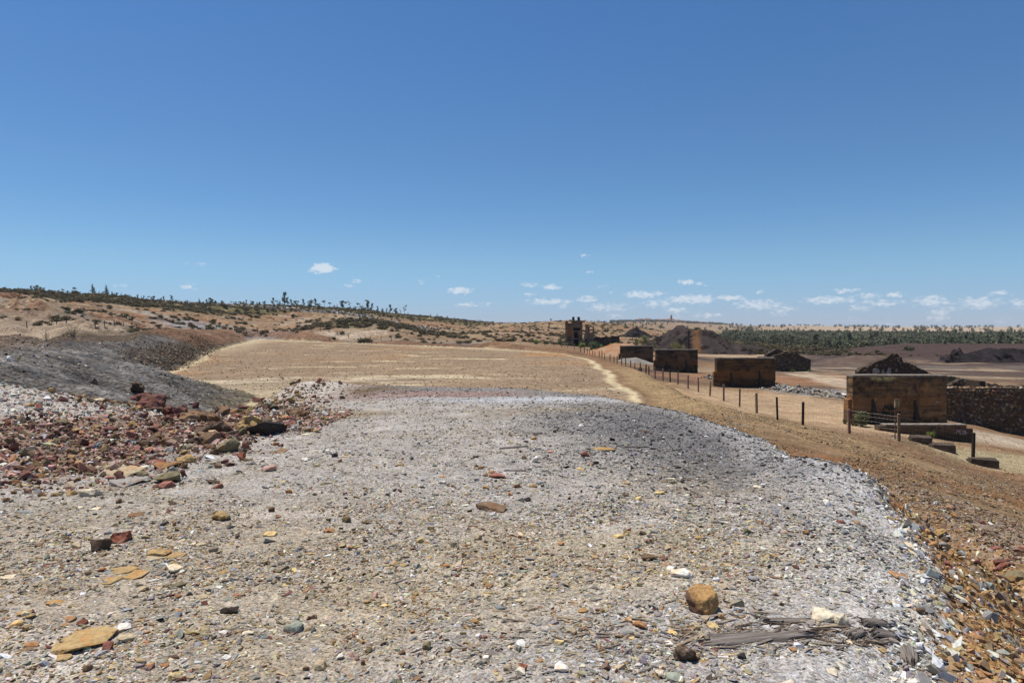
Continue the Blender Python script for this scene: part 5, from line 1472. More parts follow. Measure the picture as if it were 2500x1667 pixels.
# ------------------------------------------------------------------ scattering
def scatter(name, pts, rot, scl, idx, cols, protos):
    """one object of kind stuff: a point cloud whose points carry small solid pieces"""
    n = len(pts)
    me = bpy.data.meshes.new(name)
    me.vertices.add(n); me.vertices.foreach_set('co', np.ascontiguousarray(pts, np.float32).ravel())
    def att(nm, ty, arr, key):
        a = me.attributes.new(nm, ty, 'POINT'); a.data.foreach_set(key, arr)
    att('rot', 'FLOAT_VECTOR', np.ascontiguousarray(rot, np.float32).ravel(), 'vector')
    att('scl', 'FLOAT_VECTOR', np.ascontiguousarray(scl, np.float32).ravel(), 'vector')
    att('idx', 'INT', np.ascontiguousarray(idx, np.int32), 'value')
    if cols is not None:
        att('col', 'FLOAT_COLOR', np.ascontiguousarray(np.concatenate([cols, np.ones((n, 1))], 1), np.float32).ravel(), 'color')
    pc = bpy.data.collections.new(name + '_pieces')
    for i, pm_ in enumerate(protos):
        o = bpy.data.objects.new('piece_%03d' % i, pm_); pc.objects.link(o)
    ng = bpy.data.node_groups.new(name + '_scatter', 'GeometryNodeTree')
    ng.interface.new_socket('Geometry', in_out='INPUT', socket_type='NodeSocketGeometry')
    ng.interface.new_socket('Geometry', in_out='OUTPUT', socket_type='NodeSocketGeometry')
    N = ng.nodes.new; L = ng.links.new
    gi, go, ip, ci = N('NodeGroupInput'), N('NodeGroupOutput'), N('GeometryNodeInstanceOnPoints'), N('GeometryNodeCollectionInfo')
    ci.inputs['Collection'].default_value = pc; ci.inputs['Separate Children'].default_value = True; ci.inputs['Reset Children'].default_value = True
    def na(nm, ty):
        q = N('GeometryNodeInputNamedAttribute'); q.data_type = ty; q.inputs['Name'].default_value = nm; return q.outputs['Attribute']
    L(gi.outputs[0], ip.inputs['Points']); L(ci.outputs[0], ip.inputs['Instance']); ip.inputs['Pick Instance'].default_value = True
    L(na('idx', 'INT'), ip.inputs['Instance Index'])
    e2r = N('FunctionNodeEulerToRotation'); L(na('rot', 'FLOAT_VECTOR'), e2r.inputs[0]); L(e2r.outputs[0], ip.inputs['Rotation'])
    L(na('scl', 'FLOAT_VECTOR'), ip.inputs['Scale']); L(ip.outputs[0], go.inputs[0])
    o = link(name, me); md = o.modifiers.new('scatter', 'NODES'); md.node_group = ng
    tag(o, kind='stuff')
    return o
def joined(trcr):
    tr, cr = trcr
    V = [tuple(v.co) for v in tr.vertices]; F = [tuple(p.vertices) for p in tr.polygons]; k = len(V); nf = len(F)
    V += [tuple(v.co) for v in cr.vertices]; F += [tuple(i + k for i in p.vertices) for p in cr.polygons]
    me = mesh_of('woodland_tree', V, F); me.materials.append(tr.materials[0]); me.materials.append(cr.materials[0])
    me.polygons.foreach_set('material_index', [0] * nf + [1] * (len(F) - nf))
    c = np.zeros((len(V), 4)); c[:, 3] = 1
    buf = np.zeros(len(cr.vertices) * 4); cr.attributes['col'].data.foreach_get('color', buf); c[k:] = buf.reshape(-1, 4)
    a = me.attributes.new('col', 'FLOAT_COLOR', 'POINT'); a.data.foreach_set('color', c.astype(np.float32).ravel())
    return me
rs = np.random.RandomState(11)
# woodland on the right: reads as one mass
n = 15000
az_ = rs.uniform(.27, 1.0, n); r_ = 225 + 560 * rs.rand(n) ** 1.15
x_ = np.sin(az_) * r_; y_ = np.cos(az_) * r_
dens = fbm(x_, y_, 26, 3, 51)
u_ = x_ / y_ * FOC + 1250
front = 252 + 38 * fbm(x_, y_, 30, 2, 52) - 40 * sstep(1900, 2060, u_) * sstep(2260, 2150, u_) + 95 * sstep(1960, 1780, u_)
front2 = front + 26
kp = (r_ > front) & (dens > -.2) & ~((r_ < front2) & (rs.rand(n) < .55)) & (u_ > 1765)
x_, y_, r_, dens = x_[kp], y_[kp], r_[kp], dens[kp]; n = len(x_)
z_ = height(x_, y_)
hh = (rs.uniform(.36, .82, n) + .25 * (rs.rand(n) < .07)) * sstep(1800, 300, r_) ** .5
WT = [tree_parts('tall', 61, (.165, .175, .115), 200, .32), tree_parts('round', 62, (.14, .155, .098), 240, .36), tree_parts('round', 63, (.175, .175, .115), 240, .36), tree_parts('tall', 64, (.19, .185, .125), 200, .32), tree_parts('cone', 65, (.13, .15, .098), 180, .3)]
rot = np.zeros((n, 3)); rot[:, 2] = rs.uniform(0, 6.28, n)
scl = np.stack([hh * rs.uniform(1.0, 1.6, n)] * 2 + [hh], 1)
scatter('woodland', np.stack([x_, y_, z_ - .9 * hh], 1), rot, scl, rs.randint(0, 5, n), None, [joined(t) for t in WT])
# scrub on the hills and brush below the woodland
def scrub_mesh(seed, base, n=70):
    rng = random.Random(seed)
    V, F, C = crown_arrays(rng, [((rng.uniform(-.3, .3), rng.uniform(-.3, .3), .3), (.45, .45, .34)) for _ in range(3)], .2, base, n)
    return np_mesh('scrub_bush', V, F, M_LEAF, False, C)
SC = [scrub_mesh(71, (.13, .105, .06)), scrub_mesh(72, (.10, .082, .048)), scrub_mesh(73, (.18, .14, .08)), scrub_mesh(74, (.115, .10, .055))]
n = 150000
az_ = rs.uniform(-.85, .85, n); r_ = 100 * np.exp(rs.rand(n) * 1.75)
x_ = np.sin(az_) * r_; y_ = np.cos(az_) * r_
F_ = fields(x_, y_); C_ = colours(x_, y_, F_)
lum = C_.sum(1); green = (C_[:, 0] < C_[:, 1] * 1.35)
hill_ = F_[3]
pr = np.where((hill_ > .3) & (lum < .42) & green & (r_ > 190), .5, np.where(hill_ > .3, .045 * (fbm(x_, y_, 14, 3, 55) > .05), 0))
brush = (az_ > .24) & (r_ > 165) & (r_ < 330)
pr = np.where(brush, .42 * sstep(-.15, .25, fbm(x_, y_, 18, 3, 56) + .1), pr)
pr = np.where((F_[2] < 2) | (F_[1] < 2), 0, pr)
kp = rs.rand(n) < pr * 1.0
x_, y_, z_, r_ = x_[kp], y_[kp], F_[0][kp], r_[kp]; n = len(x_)
print('scrub', n)
s = rs.uniform(.45, 1.15, n) * np.where(rs.rand(n) < .08, 1.7, 1)
rot = np.zeros((n, 3)); rot[:, 2] = rs.uniform(0, 6.28, n)
scatter('scrub', np.stack([x_, y_, z_ - .05], 1), rot, np.stack([s * 1.3, s * 1.3, s], 1), rs.randint(0, 4, n), None, SC)
# scattered oaks and hedges on the distant plain
n = 1500
az_ = rs.uniform(-.05, .95, n); r_ = rs.choice([0, 1], n) * 0 + 900 + 1900 * rs.rand(n) ** .7
x_ = np.sin(az_) * r_; y_ = np.cos(az_) * r_
kp = fbm(x_, y_, 260, 3, 57) > .02
vil = (rs.rand(n) < .5)
x2 = X(1500 + 330 * rs.rand(500) ** 1.3, 1) * 0; uu = 1490 + 300 * rs.rand(500) ** 1.4; dd = rs.uniform(2020, 2420, 500)
x_ = np.concatenate([x_[kp], (uu - 1250) / FOC * dd]); y_ = np.concatenate([y_[kp], dd]); n = len(x_)
z_ = height(x_, y_); s = rs.uniform(.8, 1.7, n)
rot = np.zeros((n, 3)); rot[:, 2] = rs.uniform(0, 6.28, n)
scatter('distant_trees', np.stack([x_, y_, z_ - .3], 1), rot, np.stack([s * 1.5, s * 1.5, s], 1), rs.randint(0, 2, n), None, [joined(WT[1]), joined(WT[2])])

# ------------------------------------------------------------------ stones one can point at
COL = {'brick red': (.26,.115,.085), 'maroon': (.165,.078,.062), 'ochre': (.37,.255,.12), 'orange': (.36,.20,.095), 'yellow': (.60,.45,.21), 'cream': (.64,.55,.40), 'white': (.68,.64,.57),
       'tan': (.42,.335,.215), 'brown': (.215,.14,.085), 'dark brown': (.105,.072,.05), 'black': (.048,.042,.038), 'olive': (.20,.165,.095), 'greenish grey': (.26,.275,.215), 'grey': (.31,.285,.255),
       'slate blue': (.255,.265,.275), 'pink': (.43,.265,.215)}
# u, v (centre in the photo), width, height, colour, shape: b block / f flat / s slab / r rounded, label
S = [
 # rubble mound on the left and the rocks at its rim
 (240,978,24,14,'cream','r','round cream boulder alone on the white crest of the left rubble'),
 (321,998,24,18,'ochre','r','smooth ochre boulder touching the maroon rock outcrop'),
 (358,988,62,34,'maroon','b','big maroon outcrop rock behind the rubble with a hollow under it'),
 (336,972,34,24,'maroon','b','maroon rock on top of the big outcrop rock'),
 (325,955,30,22,'dark brown','b','dark rock highest in the outcrop behind the rubble'),
 (372,1001,40,18,'dark brown','s','flat dark ledge under the big maroon outcrop rock'),
 (410,1009,32,24,'maroon','b','left of two maroon boulders at the end of the gully'),
 (434,1015,34,24,'maroon','b','right of two maroon boulders at the end of the gully'),
 (400,1022,26,14,'maroon','b','low maroon stone before the two maroon boulders'),
 (487,1022,110,16,'brown','s','long rusty ledge closing the end of the gully'),
 (455,1024,46,20,'brown','b','brown lump at the left end of the rusty ledge'),
 (536,1008,34,22,'brown','b','brown rock on the rusty ledge at its right end'),
 (474,993,16,14,'maroon','b','lone maroon rock on the grey slope above the rusty ledge'),
 (590,995,34,10,'maroon','s','thin maroon slab leaning on the gully rim'),
 (629,978,22,12,'maroon','b','maroon stone at the top of the gully rim'),
 (571,1018,24,14,'maroon','s','maroon slab right of the rusty ledge'),
 (622,1012,26,9,'pink','s','pinkish thin slab on the gully rim below the maroon stone'),
 (648,994,20,14,'greenish grey','r','grey rounded stone on the gully rim'),
 (723,1010,52,22,'brown','s','rough brown slab lying above the pale ground right of the gully rim'),
 (688,1020,22,12,'orange','b','orange chunk left of the rough brown slab'),
 (605,1042,64,36,'ochre','r','crumbling ochre boulder behind the big black slab'),
 (645,1052,74,46,'black','s','big black slab tilted on the pale ground'),
 (528,1050,44,22,'dark brown','b','dark boulder with pits left of the crumbling ochre boulder'),
 (539,1066,26,16,'maroon','b','dark red stone between two brown boulders'),
 (560,1060,24,16,'dark brown','b','dark stone right of the dark red stone'),
 (586,1058,24,14,'olive','b','olive stone left of the tilted black slab'),
 (506,1076,46,28,'brown','r','rounded brown boulder with a light top face'),
 (467,1080,36,20,'dark brown','b','dark brown block left of the rounded brown boulder'),
 (550,1096,48,34,'olive','b','grey brown squared block right of the rounded brown boulder'),
 (525,1106,14,14,'dark brown','b','small dark stone against the grey brown squared block'),
 (504,1092,20,12,'brown','b','small brown stone under the rounded brown boulder'),
 (594,1090,20,18,'brick red','b','red stone right of the grey brown squared block'),
 (477,1056,42,18,'dark brown','b',None),(490,1062,26,14,'brown','b',None),(370,1078,46,18,'dark brown','s',None),(395,1081,34,18,'brown','b',None),(352,1085,40,18,'dark brown','b',None),
 (371,1099,42,15,'pink','s','pinkish flat brick like slab with a pale top at the rubble edge'),
 (406,1100,25,14,'grey','b','pale grey block right of the pinkish flat slab'),
 (391,1111,18,13,'pink','b','pink stone below the pale grey block'),
 (343,1127,32,20,'brown','s','leaning brown wedge in the rubble edge'),
 (379,1129,40,15,'brick red','s','brick red slab above the large orange brown slab'),
 (371,1112,22,9,'slate blue','s',None),(346,1110,24,9,'tan','f',None),
 (452,1122,55,30,'ochre','s','banded ochre rock with a dark cap'),
 (446,1107,20,12,'ochre','b','small ochre block on top of the banded rock'),
 (396,1140,72,24,'orange','s','large orange brown slab leaning over the cracked olive boulder'),
 (440,1138,24,22,'brown','b','brown chunk between the orange slab and the banded rock'),
 (420,1150,22,20,'grey','b','pointed grey stone in front of the orange slab'),
 (398,1169,76,36,'olive','b','big cracked olive brown boulder at the edge of the pale ground'),
 (400,1186,45,22,'brick red','r','red stone with a white crust in front of the cracked boulder'),
 (444,1158,22,22,'maroon','b','dark red chunk right of the cracked boulder'),
 (306,1152,105,26,'tan','f','long flat beige slab left of the cracked boulder'),
 (342,1158,28,16,'olive','b','knobbly olive stone at the right end of the flat beige slab'),
 (306,1182,116,28,'grey','f','broad flat grey slab set level in the ground'),
 (210,1204,48,25,'cream','b','ochre and white split stone below the flat grey slab'),
 (165,1206,30,16,'ochre','b','ochre stone left of the split stone'),(134,1207,28,14,'olive','s',None),(96,1208,24,13,'brown','b',None),(102,1217,26,10,'tan','s',None),
 (176,1143,24,20,'maroon','b','dark red squared stone standing alone in the rubble'),
 (78,1135,40,19,'slate blue','b','greenish slate boulder in the left rubble'),
 (168,1103,36,20,'brown','b','brown pointed stone in the middle of the rubble'),
 (145,1034,30,17,'olive','b','olive boulder high in the red rubble'),
 (124,1124,26,17,'maroon','b',None),(54,1164,46,26,'maroon','b','dark maroon rock at the lower left edge of the rubble'),(247,996,18,14,'maroon','b','maroon stone below the round cream boulder'),
 (275,1101,32,18,'pink','b',None),(226,1094,22,13,'slate blue','b','pale blue grey boulder in the middle of the rubble'),(110,1066,32,14,'slate blue','f',None),(90,995,26,14,'brick red','b',None),(147,976,24,16,'maroon','b',None),
 (66,989,24,12,'ochre','b',None),(14,1035,16,16,'brick red','b','red stone at the left picture edge in the rubble'),(210,1023,30,9,'brick red','s',None),(260,1048,36,14,'maroon','b',None),(320,1038,20,13,'ochre','b',None),
 (302,1022,18,10,'pink','b',None),(367,1053,20,12,'maroon','b',None),(95,1150,30,12,'tan','f',None),(140,1150,22,16,'brown','b',None),(20,1180,40,16,'brown','b',None),(57,1185,22,10,'tan','f',None),(8,1222,20,12,'orange','b',None),(48,1034,26,10,'slate blue','f',None),
 # between rubble and centre
 (526,1190,33,15,'brick red','b','brick red stone in front of a dark thin slab'),(513,1178,50,10,'dark brown','s','dark thin slab behind the brick red stone'),
 (413,1229,28,12,'dark brown','b','dark stone with an ochre spot on the pale ground'),(231,1242,32,8,'cream','f','thin pale yellow slab lying alone'),(285,1224,20,15,'brown','b',None),(333,1256,40,17,'brown','f',None),
 (660,1245,20,16,'dark brown','b','dark lump alone left of the long boat shaped rock'),(540,1262,48,30,'ochre','s','large ochre slab lying on the brown gravel'),(658,1304,33,17,'yellow','s','pale yellow flat stone in the gravel'),
 (654,1145,40,18,'pink','s','pink brown slab on the pale ground right of the squared block'),(585,1118,24,22,'brick red','b','upright red stone beside a tan stone'),(607,1122,28,14,'tan','s','tan stone right of the upright red stone'),(610,1131,22,12,'grey','b',None),
 (530,1139,22,14,'brown','b',None),(557,1135,24,12,'maroon','b',None),(544,1128,22,12,'maroon','b',None),(682,1102,40,13,'brown','f','flat brown slab pair on the pale ground below the black slab'),(742,1122,22,11,'white','b','pale blue white stone right of the flat brown slabs'),(800,1106,18,12,'white','b',None),(815,1113,16,11,'black','b','small black stone beside a whitish one'),
 (844,1115,26,11,'tan','f','tan flat stone right of the small black stone'),(842,1271,28,18,'olive','b','olive lump in the middle left gravel'),(802,1296,25,11,'orange','b',None),(690,1177,22,22,'tan','f',None),(748,1051,18,11,'olive','b',None),(668,1075,26,10,'brown','f',None),
 (729,1029,26,9,'slate blue','f',None),(672,1086,14,8,'orange','b',None),(683,1089,12,8,'maroon','b',None),(479,1100,14,14,'tan','b','small upright tan stone left of the squared block'),
 (820,1055,24,8,'grey','f',None),(775,1054,16,9,'olive','b',None),(705,1200,16,14,'orange','b',None),(843,1205,18,10,'brown','b',None),
 # lower left
 (283,1315,49,36,'brick red','b','square brick red block beside a dark split stone'),(229,1336,52,40,'dark brown','b','dark split stone left of the square brick red block'),(182,1332,32,17,'tan','b','tan wedge left of the dark split stone'),
 (386,1350,62,24,'ochre','s','ochre slab lying across another above the cream block'),(372,1364,46,12,'tan','f','thin pale slab under the ochre slab'),(302,1393,74,22,'ochre','f','long flat ochre slab left of the cream block'),(276,1416,55,38,'ochre','f','ochre slab slanting down to the left'),(333,1403,54,30,'ochre','f','oval ochre slab left of the cream block'),
 (417,1393,42,26,'cream','b','square cream block with a dark hollow below'),(432,1429,46,12,'olive','s','olive brown slat below the cream block'),(346,1438,30,14,'tan','s',None),(559,1492,50,22,'black','s','flat black stone lying alone in the lower left gravel'),
 (710,1535,55,36,'greenish grey','r','smooth greenish grey boulder in the lower gravel'),(203,1567,132,82,'ochre','f','largest flat ochre slab in the lower left corner'),(152,1606,48,22,'ochre','f','broken piece at the lower end of the largest ochre slab'),
 (293,1535,42,24,'white','b','white stone with a dark underside above a tan stone'),(299,1560,42,28,'tan','r','tan rounded stone below the white stone'),(260,1580,30,38,'brick red','s','red upright stone on the edge of the largest ochre slab'),
 (69,1576,34,20,'orange','b','orange stone left of the largest ochre slab'),(161,1512,33,18,'orange','b','orange stone above the largest ochre slab'),(197,1520,36,17,'maroon','s','dark red stone right of the orange stone'),(150,1527,22,12,'orange','b',None),
 (31,1526,28,20,'yellow','b','yellow block at the left edge of the picture'),(50,1500,32,14,'ochre','b',None),(73,1506,26,13,'ochre','s',None),(608,1547,38,15,'cream','f','cream flat stone left of the greenish grey boulder'),(430,1501,21,17,'slate blue','r','blue grey pebble in the lower left gravel'),
 (432,1457,17,13,'orange','r','round orange pebble below the olive slat'),(492,1457,24,14,'tan','b',None),(423,1652,32,28,'yellow','s','pale yellow stone at the bottom edge'),(445,1657,18,16,'maroon','b',None),(779,1626,40,34,'tan','r','large rounded tan stone at the bottom near the centre'),(745,1632,18,18,'brown','b',None),
 (210,1633,28,24,'brown','b','brown wedge at the bottom left'),(398,1625,22,14,'orange','r','orange pebble at the bottom left'),(134,1471,46,14,'ochre','f','flat ochre slab near the left edge'),(18,1409,40,14,'cream','f','pale slab cut by the left picture edge'),(302,1488,42,12,'slate blue','s','dark blue grey slat in the lower left'),(243,1392,20,12,'orange','b',None),
 (448,1514,18,14,'tan','b',None),(337,1514,24,10,'orange','b',None),(545,1397,34,14,'ochre','f',None),(435,1356,50,20,'ochre','f',None),(580,1384,36,12,'ochre','f',None),(255,1380,20,10,'brown','f',None),(490,1330,34,11,'tan','f',None),(625,1309,20,8,'olive','f',None),(417,1556,22,14,'ochre','b',None),(552,1606,26,14,'white','f',None),(480,1632,22,14,'tan','f',None),(361,1622,20,9,'orange','b',None),
 # centre
 (1200,1242,86,32,'brown','s','large flat boat shaped brown rock in the middle of the plateau'),(1214,1164,46,17,'brick red','b','broken half brick in the middle of the plateau'),(1199,1153,16,9,'orange','b','small orange piece behind the broken half brick'),(1184,1160,14,9,'brown','b','brown bit left of the broken half brick'),
 (1080,1178,18,10,'white','b','white faced stone below an orange flake'),(1082,1163,21,9,'orange','f','orange flake left of the broken half brick'),(1106,1187,12,8,'brick red','b',None),(1428,1110,28,15,'brick red','b','salmon red block right of the white faced stones'),(1280,1118,16,11,'brown','b','small brown cube left of the white pointed stone'),
 (1308,1124,24,18,'white','b','white pointed stone with a dark shadow side'),(1345,1103,28,12,'pink','f','pinkish flat shards behind the white pointed stone'),(1476,1099,62,12,'ochre','f','flat yellowish stain like slab right of the salmon red block'),(1288,1220,19,11,'black','b','small dark blue stone right of the boat shaped rock'),
 (1303,1187,20,10,'ochre','b',None),(1245,1207,14,8,'orange','b',None),(1186,1192,16,10,'ochre','b',None),(977,1134,18,8,'ochre','b',None),(1160,1115,20,7,'black','s','thin dark slat lying alone in the middle'),(1302,1071,18,9,'ochre','b',None),(1420,1146,20,8,'yellow','b',None),(1446,1134,12,8,'orange','b',None),(1533,1180,26,9,'tan','b',None),
 (1571,1071,14,9,'cream','b',None),(1576,1055,10,8,'brick red','b','small red stone on the dark slate spill'),(1530,1084,20,7,'greenish grey','f',None),(1422,1040,20,8,'white','b',None),(1559,1218,18,13,'yellow','b','round yellow stone in the right centre'),(1611,1204,28,12,'yellow','s','pale yellow slab right of the round yellow stone'),(1529,1208,20,12,'dark brown','b',None),
 (1645,1177,22,13,'olive','s',None),(1620,1175,24,7,'olive','f',None),(1658,1194,14,12,'tan','b',None),(1852,1190,20,9,'cream','b',None),
 (1510,1309,26,14,'yellow','s','left one of a pair of yellow flakes'),(1529,1302,17,16,'yellow','b','right one of a pair of yellow flakes'),(1592,1363,46,20,'brown','b','fuzzy brown clod above the white slab'),(1665,1402,60,30,'white','s','big white slab with a yellow rim in the right foreground'),(1636,1388,26,14,'white','f',None),
 (1563,1529,40,26,'orange','b','orange tan stone leaning on a grey stone'),(1531,1546,36,26,'grey','b','grey stone left of the leaning orange tan stone'),(1535,1514,22,18,'tan','b','pale tan stone above the grey stone'),(1676,1602,50,46,'dark brown','r','dark porous slag lump at the bottom right of the centre'),
 (1041,1580,24,25,'olive','b','olive tan cube in the lower middle'),(1374,1632,44,30,'white','b','white quartz lump at the bottom'),(1275,1633,28,26,'brick red','b','red broken stone left of the white quartz lump'),(1318,1612,17,18,'orange','b','bright orange red stone above the quartz lump'),(1223,1659,26,18,'tan','b',None),
 (938,1479,24,13,'yellow','s','yellow flat stone in the lower middle'),(1092,1382,24,13,'orange','s','orange red shard above a whitish stone'),(1091,1403,23,17,'cream','b','whitish stone below the orange red shard'),(1117,1390,26,14,'brown','f',None),(1106,1330,18,18,'tan','b','pale cube standing in the middle gravel'),(1167,1313,22,18,'tan','b','tan double stone right of the pale cube'),
 (1026,1321,18,14,'yellow','b','small yellow stone left of the pale cube'),(1131,1357,15,16,'ochre','b',None),(1354,1406,18,14,'slate blue','b','dark blue grey stone in the middle gravel'),(1371,1427,18,11,'grey','b',None),(913,1455,18,18,'pink','b','pinkish cube in the lower middle left'),(895,1470,18,12,'ochre','r',None),(919,1472,18,10,'olive','b',None),
 (1651,1655,46,28,'greenish grey','r','greenish grey boulder cut by the bottom edge'),(1613,1645,26,22,'cream','b',None),(1018,1657,26,16,'brown','b',None),(857,1600,18,18,'pink','b','upper one of a cluster of pink stones at the bottom'),(869,1607,18,17,'pink','b','middle one of a cluster of pink stones at the bottom'),(886,1618,15,15,'maroon','b','dark one of a cluster of pink stones at the bottom'),
 (899,1589,20,16,'olive','b',None),(982,1627,13,18,'ochre','b',None),(1370,1328,20,11,'orange','b',None),(1166,1553,19,15,'white','s','white splinter beside a small red stone'),(1183,1555,14,10,'brick red','b','small red stone right of the white splinter'),(1226,1554,17,10,'brick red','b',None),(1366,1568,26,13,'yellow','s',None),(1245,1581,15,12,'cream','b',None),(1160,1518,20,14,'ochre','b',None),
 (1422,1491,28,15,'ochre','f',None),(1521,1434,20,10,'ochre','b',None),(1590,1323,20,13,'tan','b',None),(1585,1323,16,11,'maroon','b',None),(1562,1342,14,8,'brick red','b',None),(1455,1360,20,11,'ochre','b',None),(1314,1525,16,10,'slate blue','b',None),(1415,1527,12,12,'ochre','b',None),(980,1593,18,16,'brown','b',None),(1005,1543,16,11,'orange','b',None),(945,1612,16,10,'olive','b',None),(1562,1580,16,10,'ochre','b',None),
 (1186,1604,18,12,'white','b',None),(1240,1632,26,20,'tan','b',None),(1118,1652,12,9,'white','b',None),(1010,1460,20,10,'orange','b',None),(960,1378,28,14,'tan','b',None),(834,1333,20,14,'tan','b',None),(890,1320,14,11,'dark brown','b',None),(975,1295,20,7,'dark brown','s',None),(1180,1292,12,9,'brown','b',None),(1268,1311,12,9,'orange','b',None),(1536,1293,14,8,'maroon','b',None),(853,1341,14,9,'black','b',None),
 # right foreground
 (1720,1474,78,78,'orange','b','large orange brown rock in the right foreground'),(1764,1507,20,16,'orange','b','small orange chunk touching the large orange brown rock'),(1743,1529,29,20,'yellow','b','yellow stone below the large orange brown rock'),(1704,1534,16,15,'ochre','b',None),(1690,1536,18,10,'orange','b',None),
 (2016,1505,64,42,'cream','s','left half of the split cream rock by the timber'),(2055,1516,44,44,'cream','s','right half of the split cream rock by the timber'),(1841,1414,28,20,'slate blue','s','grey slate piece above the timber'),(1644,1548,30,15,'yellow','b','yellow tan stone by the left end of a stick'),
 (2023,1230,22,18,'white','b','white rock on the dark slate near the edge'),(2094,1230,17,10,'cream','b','small cream rock right of the white rock'),(1895,1257,16,13,'slate blue','r','dark rounded pebble left of the white rock'),(1858,1276,20,13,'brown','b','brown stone below the dark rounded pebble'),(2032,1303,20,11,'grey','r',None),(2065,1301,20,12,'slate blue','b','pale blue stone on the pale gravel near the edge'),
 (1830,1320,30,12,'slate blue','f',None),(1707,1313,33,9,'ochre','f',None),(2097,1277,19,11,'orange','b','orange stone near the shale edge'),(1969,1301,16,14,'orange','b','small rusty lump in the right gravel'),(2067,1337,29,8,'greenish grey','f',None),(2057,1275,22,10,'maroon','b',None),(1814,1603,23,21,'black','r','dark round pebble below the timber'),(1670,1333,20,12,'tan','b',None),(1800,1327,18,7,'ochre','b',None),
 (1916,1545,20,10,'slate blue','b','small grey stone lying on the long timber'),(1634,1571,22,20,'white','f',None),(1746,1588,18,9,'maroon','b',None),(1704,1607,14,16,'brown','b',None),(2036,1642,36,24,'cream','f','pale tan slab on the slates at the bottom right'),(2159,1588,36,18,'ochre','f',None),(1995,1590,18,14,'tan','f',None),(1934,1587,24,14,'orange','f',None),(1616,1647,26,24,'cream','b',None),(2072,1569,22,12,'cream','f',None),
 # shale edge and slope
 (2201,1411,56,24,'orange','f','large orange flat slab at the shale edge'),(2226,1334,40,18,'cream','f','upper of the cracked cream slabs at the shale edge'),(2232,1352,34,16,'cream','f','lower of the cracked cream slabs at the shale edge'),(2256,1342,26,16,'cream','f','right one of the cracked cream slabs at the shale edge'),
 (2268,1300,44,16,'brown','s','upper brown ledge of the little shale outcrop'),(2296,1308,46,18,'ochre','s','ochre ledge at the right of the little shale outcrop'),(2262,1318,36,14,'orange','s','lower orange ledge of the little shale outcrop'),(2310,1322,30,20,'dark brown','b','dark rock under the shale outcrop'),  # the dark rock stands in for a shaded hollow below the ledges
 (2368,1252,32,17,'brown','r','brown boulder on the gully floor right of the shale edge'),(2442,1341,34,15,'brick red','b','red stone on the gully floor'),(2490,1349,24,14,'maroon','s',None),(2462,1368,66,16,'maroon','s','long maroon slab on the gully floor near the right edge'),(2450,1382,54,14,'brick red','s','lower maroon red slab on the gully floor near the right edge'),
 (2480,1409,60,28,'olive','s','big olive slab at the right picture edge'),(2393,1562,54,30,'orange','s','orange brown slab lying on the shale slope'),(2345,1479,44,18,'orange','s','flat orange slab halfway down the shale slope'),(2310,1450,40,18,'brown','s',None),(2265,1395,34,18,'brown','s',None),(2322,1512,22,18,'orange','b',None),(2420,1640,40,18,'tan','s',None),(2300,1600,36,16,'ochre','s',None),(2455,1500,40,14,'brown','s',None),
 (2240,1470,30,20,'cream','f','pale flat slab on the brow of the shale slope'),(2395,1328,30,10,'brown','s',None),(2428,1300,24,10,'brown','b',None),(2330,1205,26,12,'brown','b',None),(2205,1190,18,10,'brown','b',None),
]
def world_stones():
    uv = [(s[0], s[1] + (.30 * s[3] if s[5] in 'br' else .2 * s[3] if s[5] == 's' else 0)) for s in S]
    P = ground_at(uv)
    LM = [(s[0], s[1], s[6]) for s in S if s[6]]
    out = []
    used = {}
    for i, (s, p) in enumerate(zip(S, P)):
        u, v, w, h, cn, shp, lab = s
        D = p[1]; k = D / FOC
        s_el = (CAM_H - p[2]) / D
        W = w * k; Hh = h * k
        if 260 < u < 760 and v < 1110: W *= 1.2; Hh *= 1.25
        if shp == 'f': zz = max(.012, .10 * W); dd = min(max((Hh - .5 * zz) / s_el, .35 * W), 1.3 * W)
        elif shp == 's': zz = max(.55 * Hh, .16 * W); dd = min(max((Hh - zz * .8) / s_el, .45 * W), 1.0 * W)
        else: dd = .95 * W; zz = max(Hh - .75 * dd * s_el, .42 * Hh)
        if not lab:
            cands = sorted(LM, key=lambda q: (q[0] - u) ** 2 + ((q[1] - v) * 1.4) ** 2)
            noun = {'f': 'flat stone', 's': 'slab', 'b': 'stone', 'r': 'pebble'}[shp]
            for q in cands[:6]:
                dx, dy = u - q[0], v - q[1]
                rel = ('just right of' if dx > 0 else 'just left of') if abs(dx) > 1.6 * abs(dy) else ('just in front of' if dy > 0 else 'just behind')
                ql = ' '.join(q[2].split()[:9])
                for cut in (' with', ' at', ' in', ' on', ' lying', ' of the', ' above', ' below', ' alone', ' right of', ' left of', ' beside', ' cut', ' leaning', ' between', ' behind', ' against', ' near', ' halfway', ' by', ' under', ' touching', ' before', ' standing', ' slanting', ' across', ' highest', ' closing', ' set', ' level', ' tilted', ' from'):
                    kx = ql.find(cut + ' ')
                    if kx > 8: ql = ql[:kx]
                lab2 = f"{'small ' if max(w, h) < 26 else ''}{cn} {noun} {rel} the {ql}"
                if lab2 not in used and len(lab2.split()) <= 16: break
            lab = lab2
        used[lab] = 1
        out.append((i, p, W, dd, zz, cn, shp, lab, w))
    return out
rng = random.Random(99)
HERO = [k for k, q in enumerate(S) if q[0] == 1720 and q[2] == 78][0]
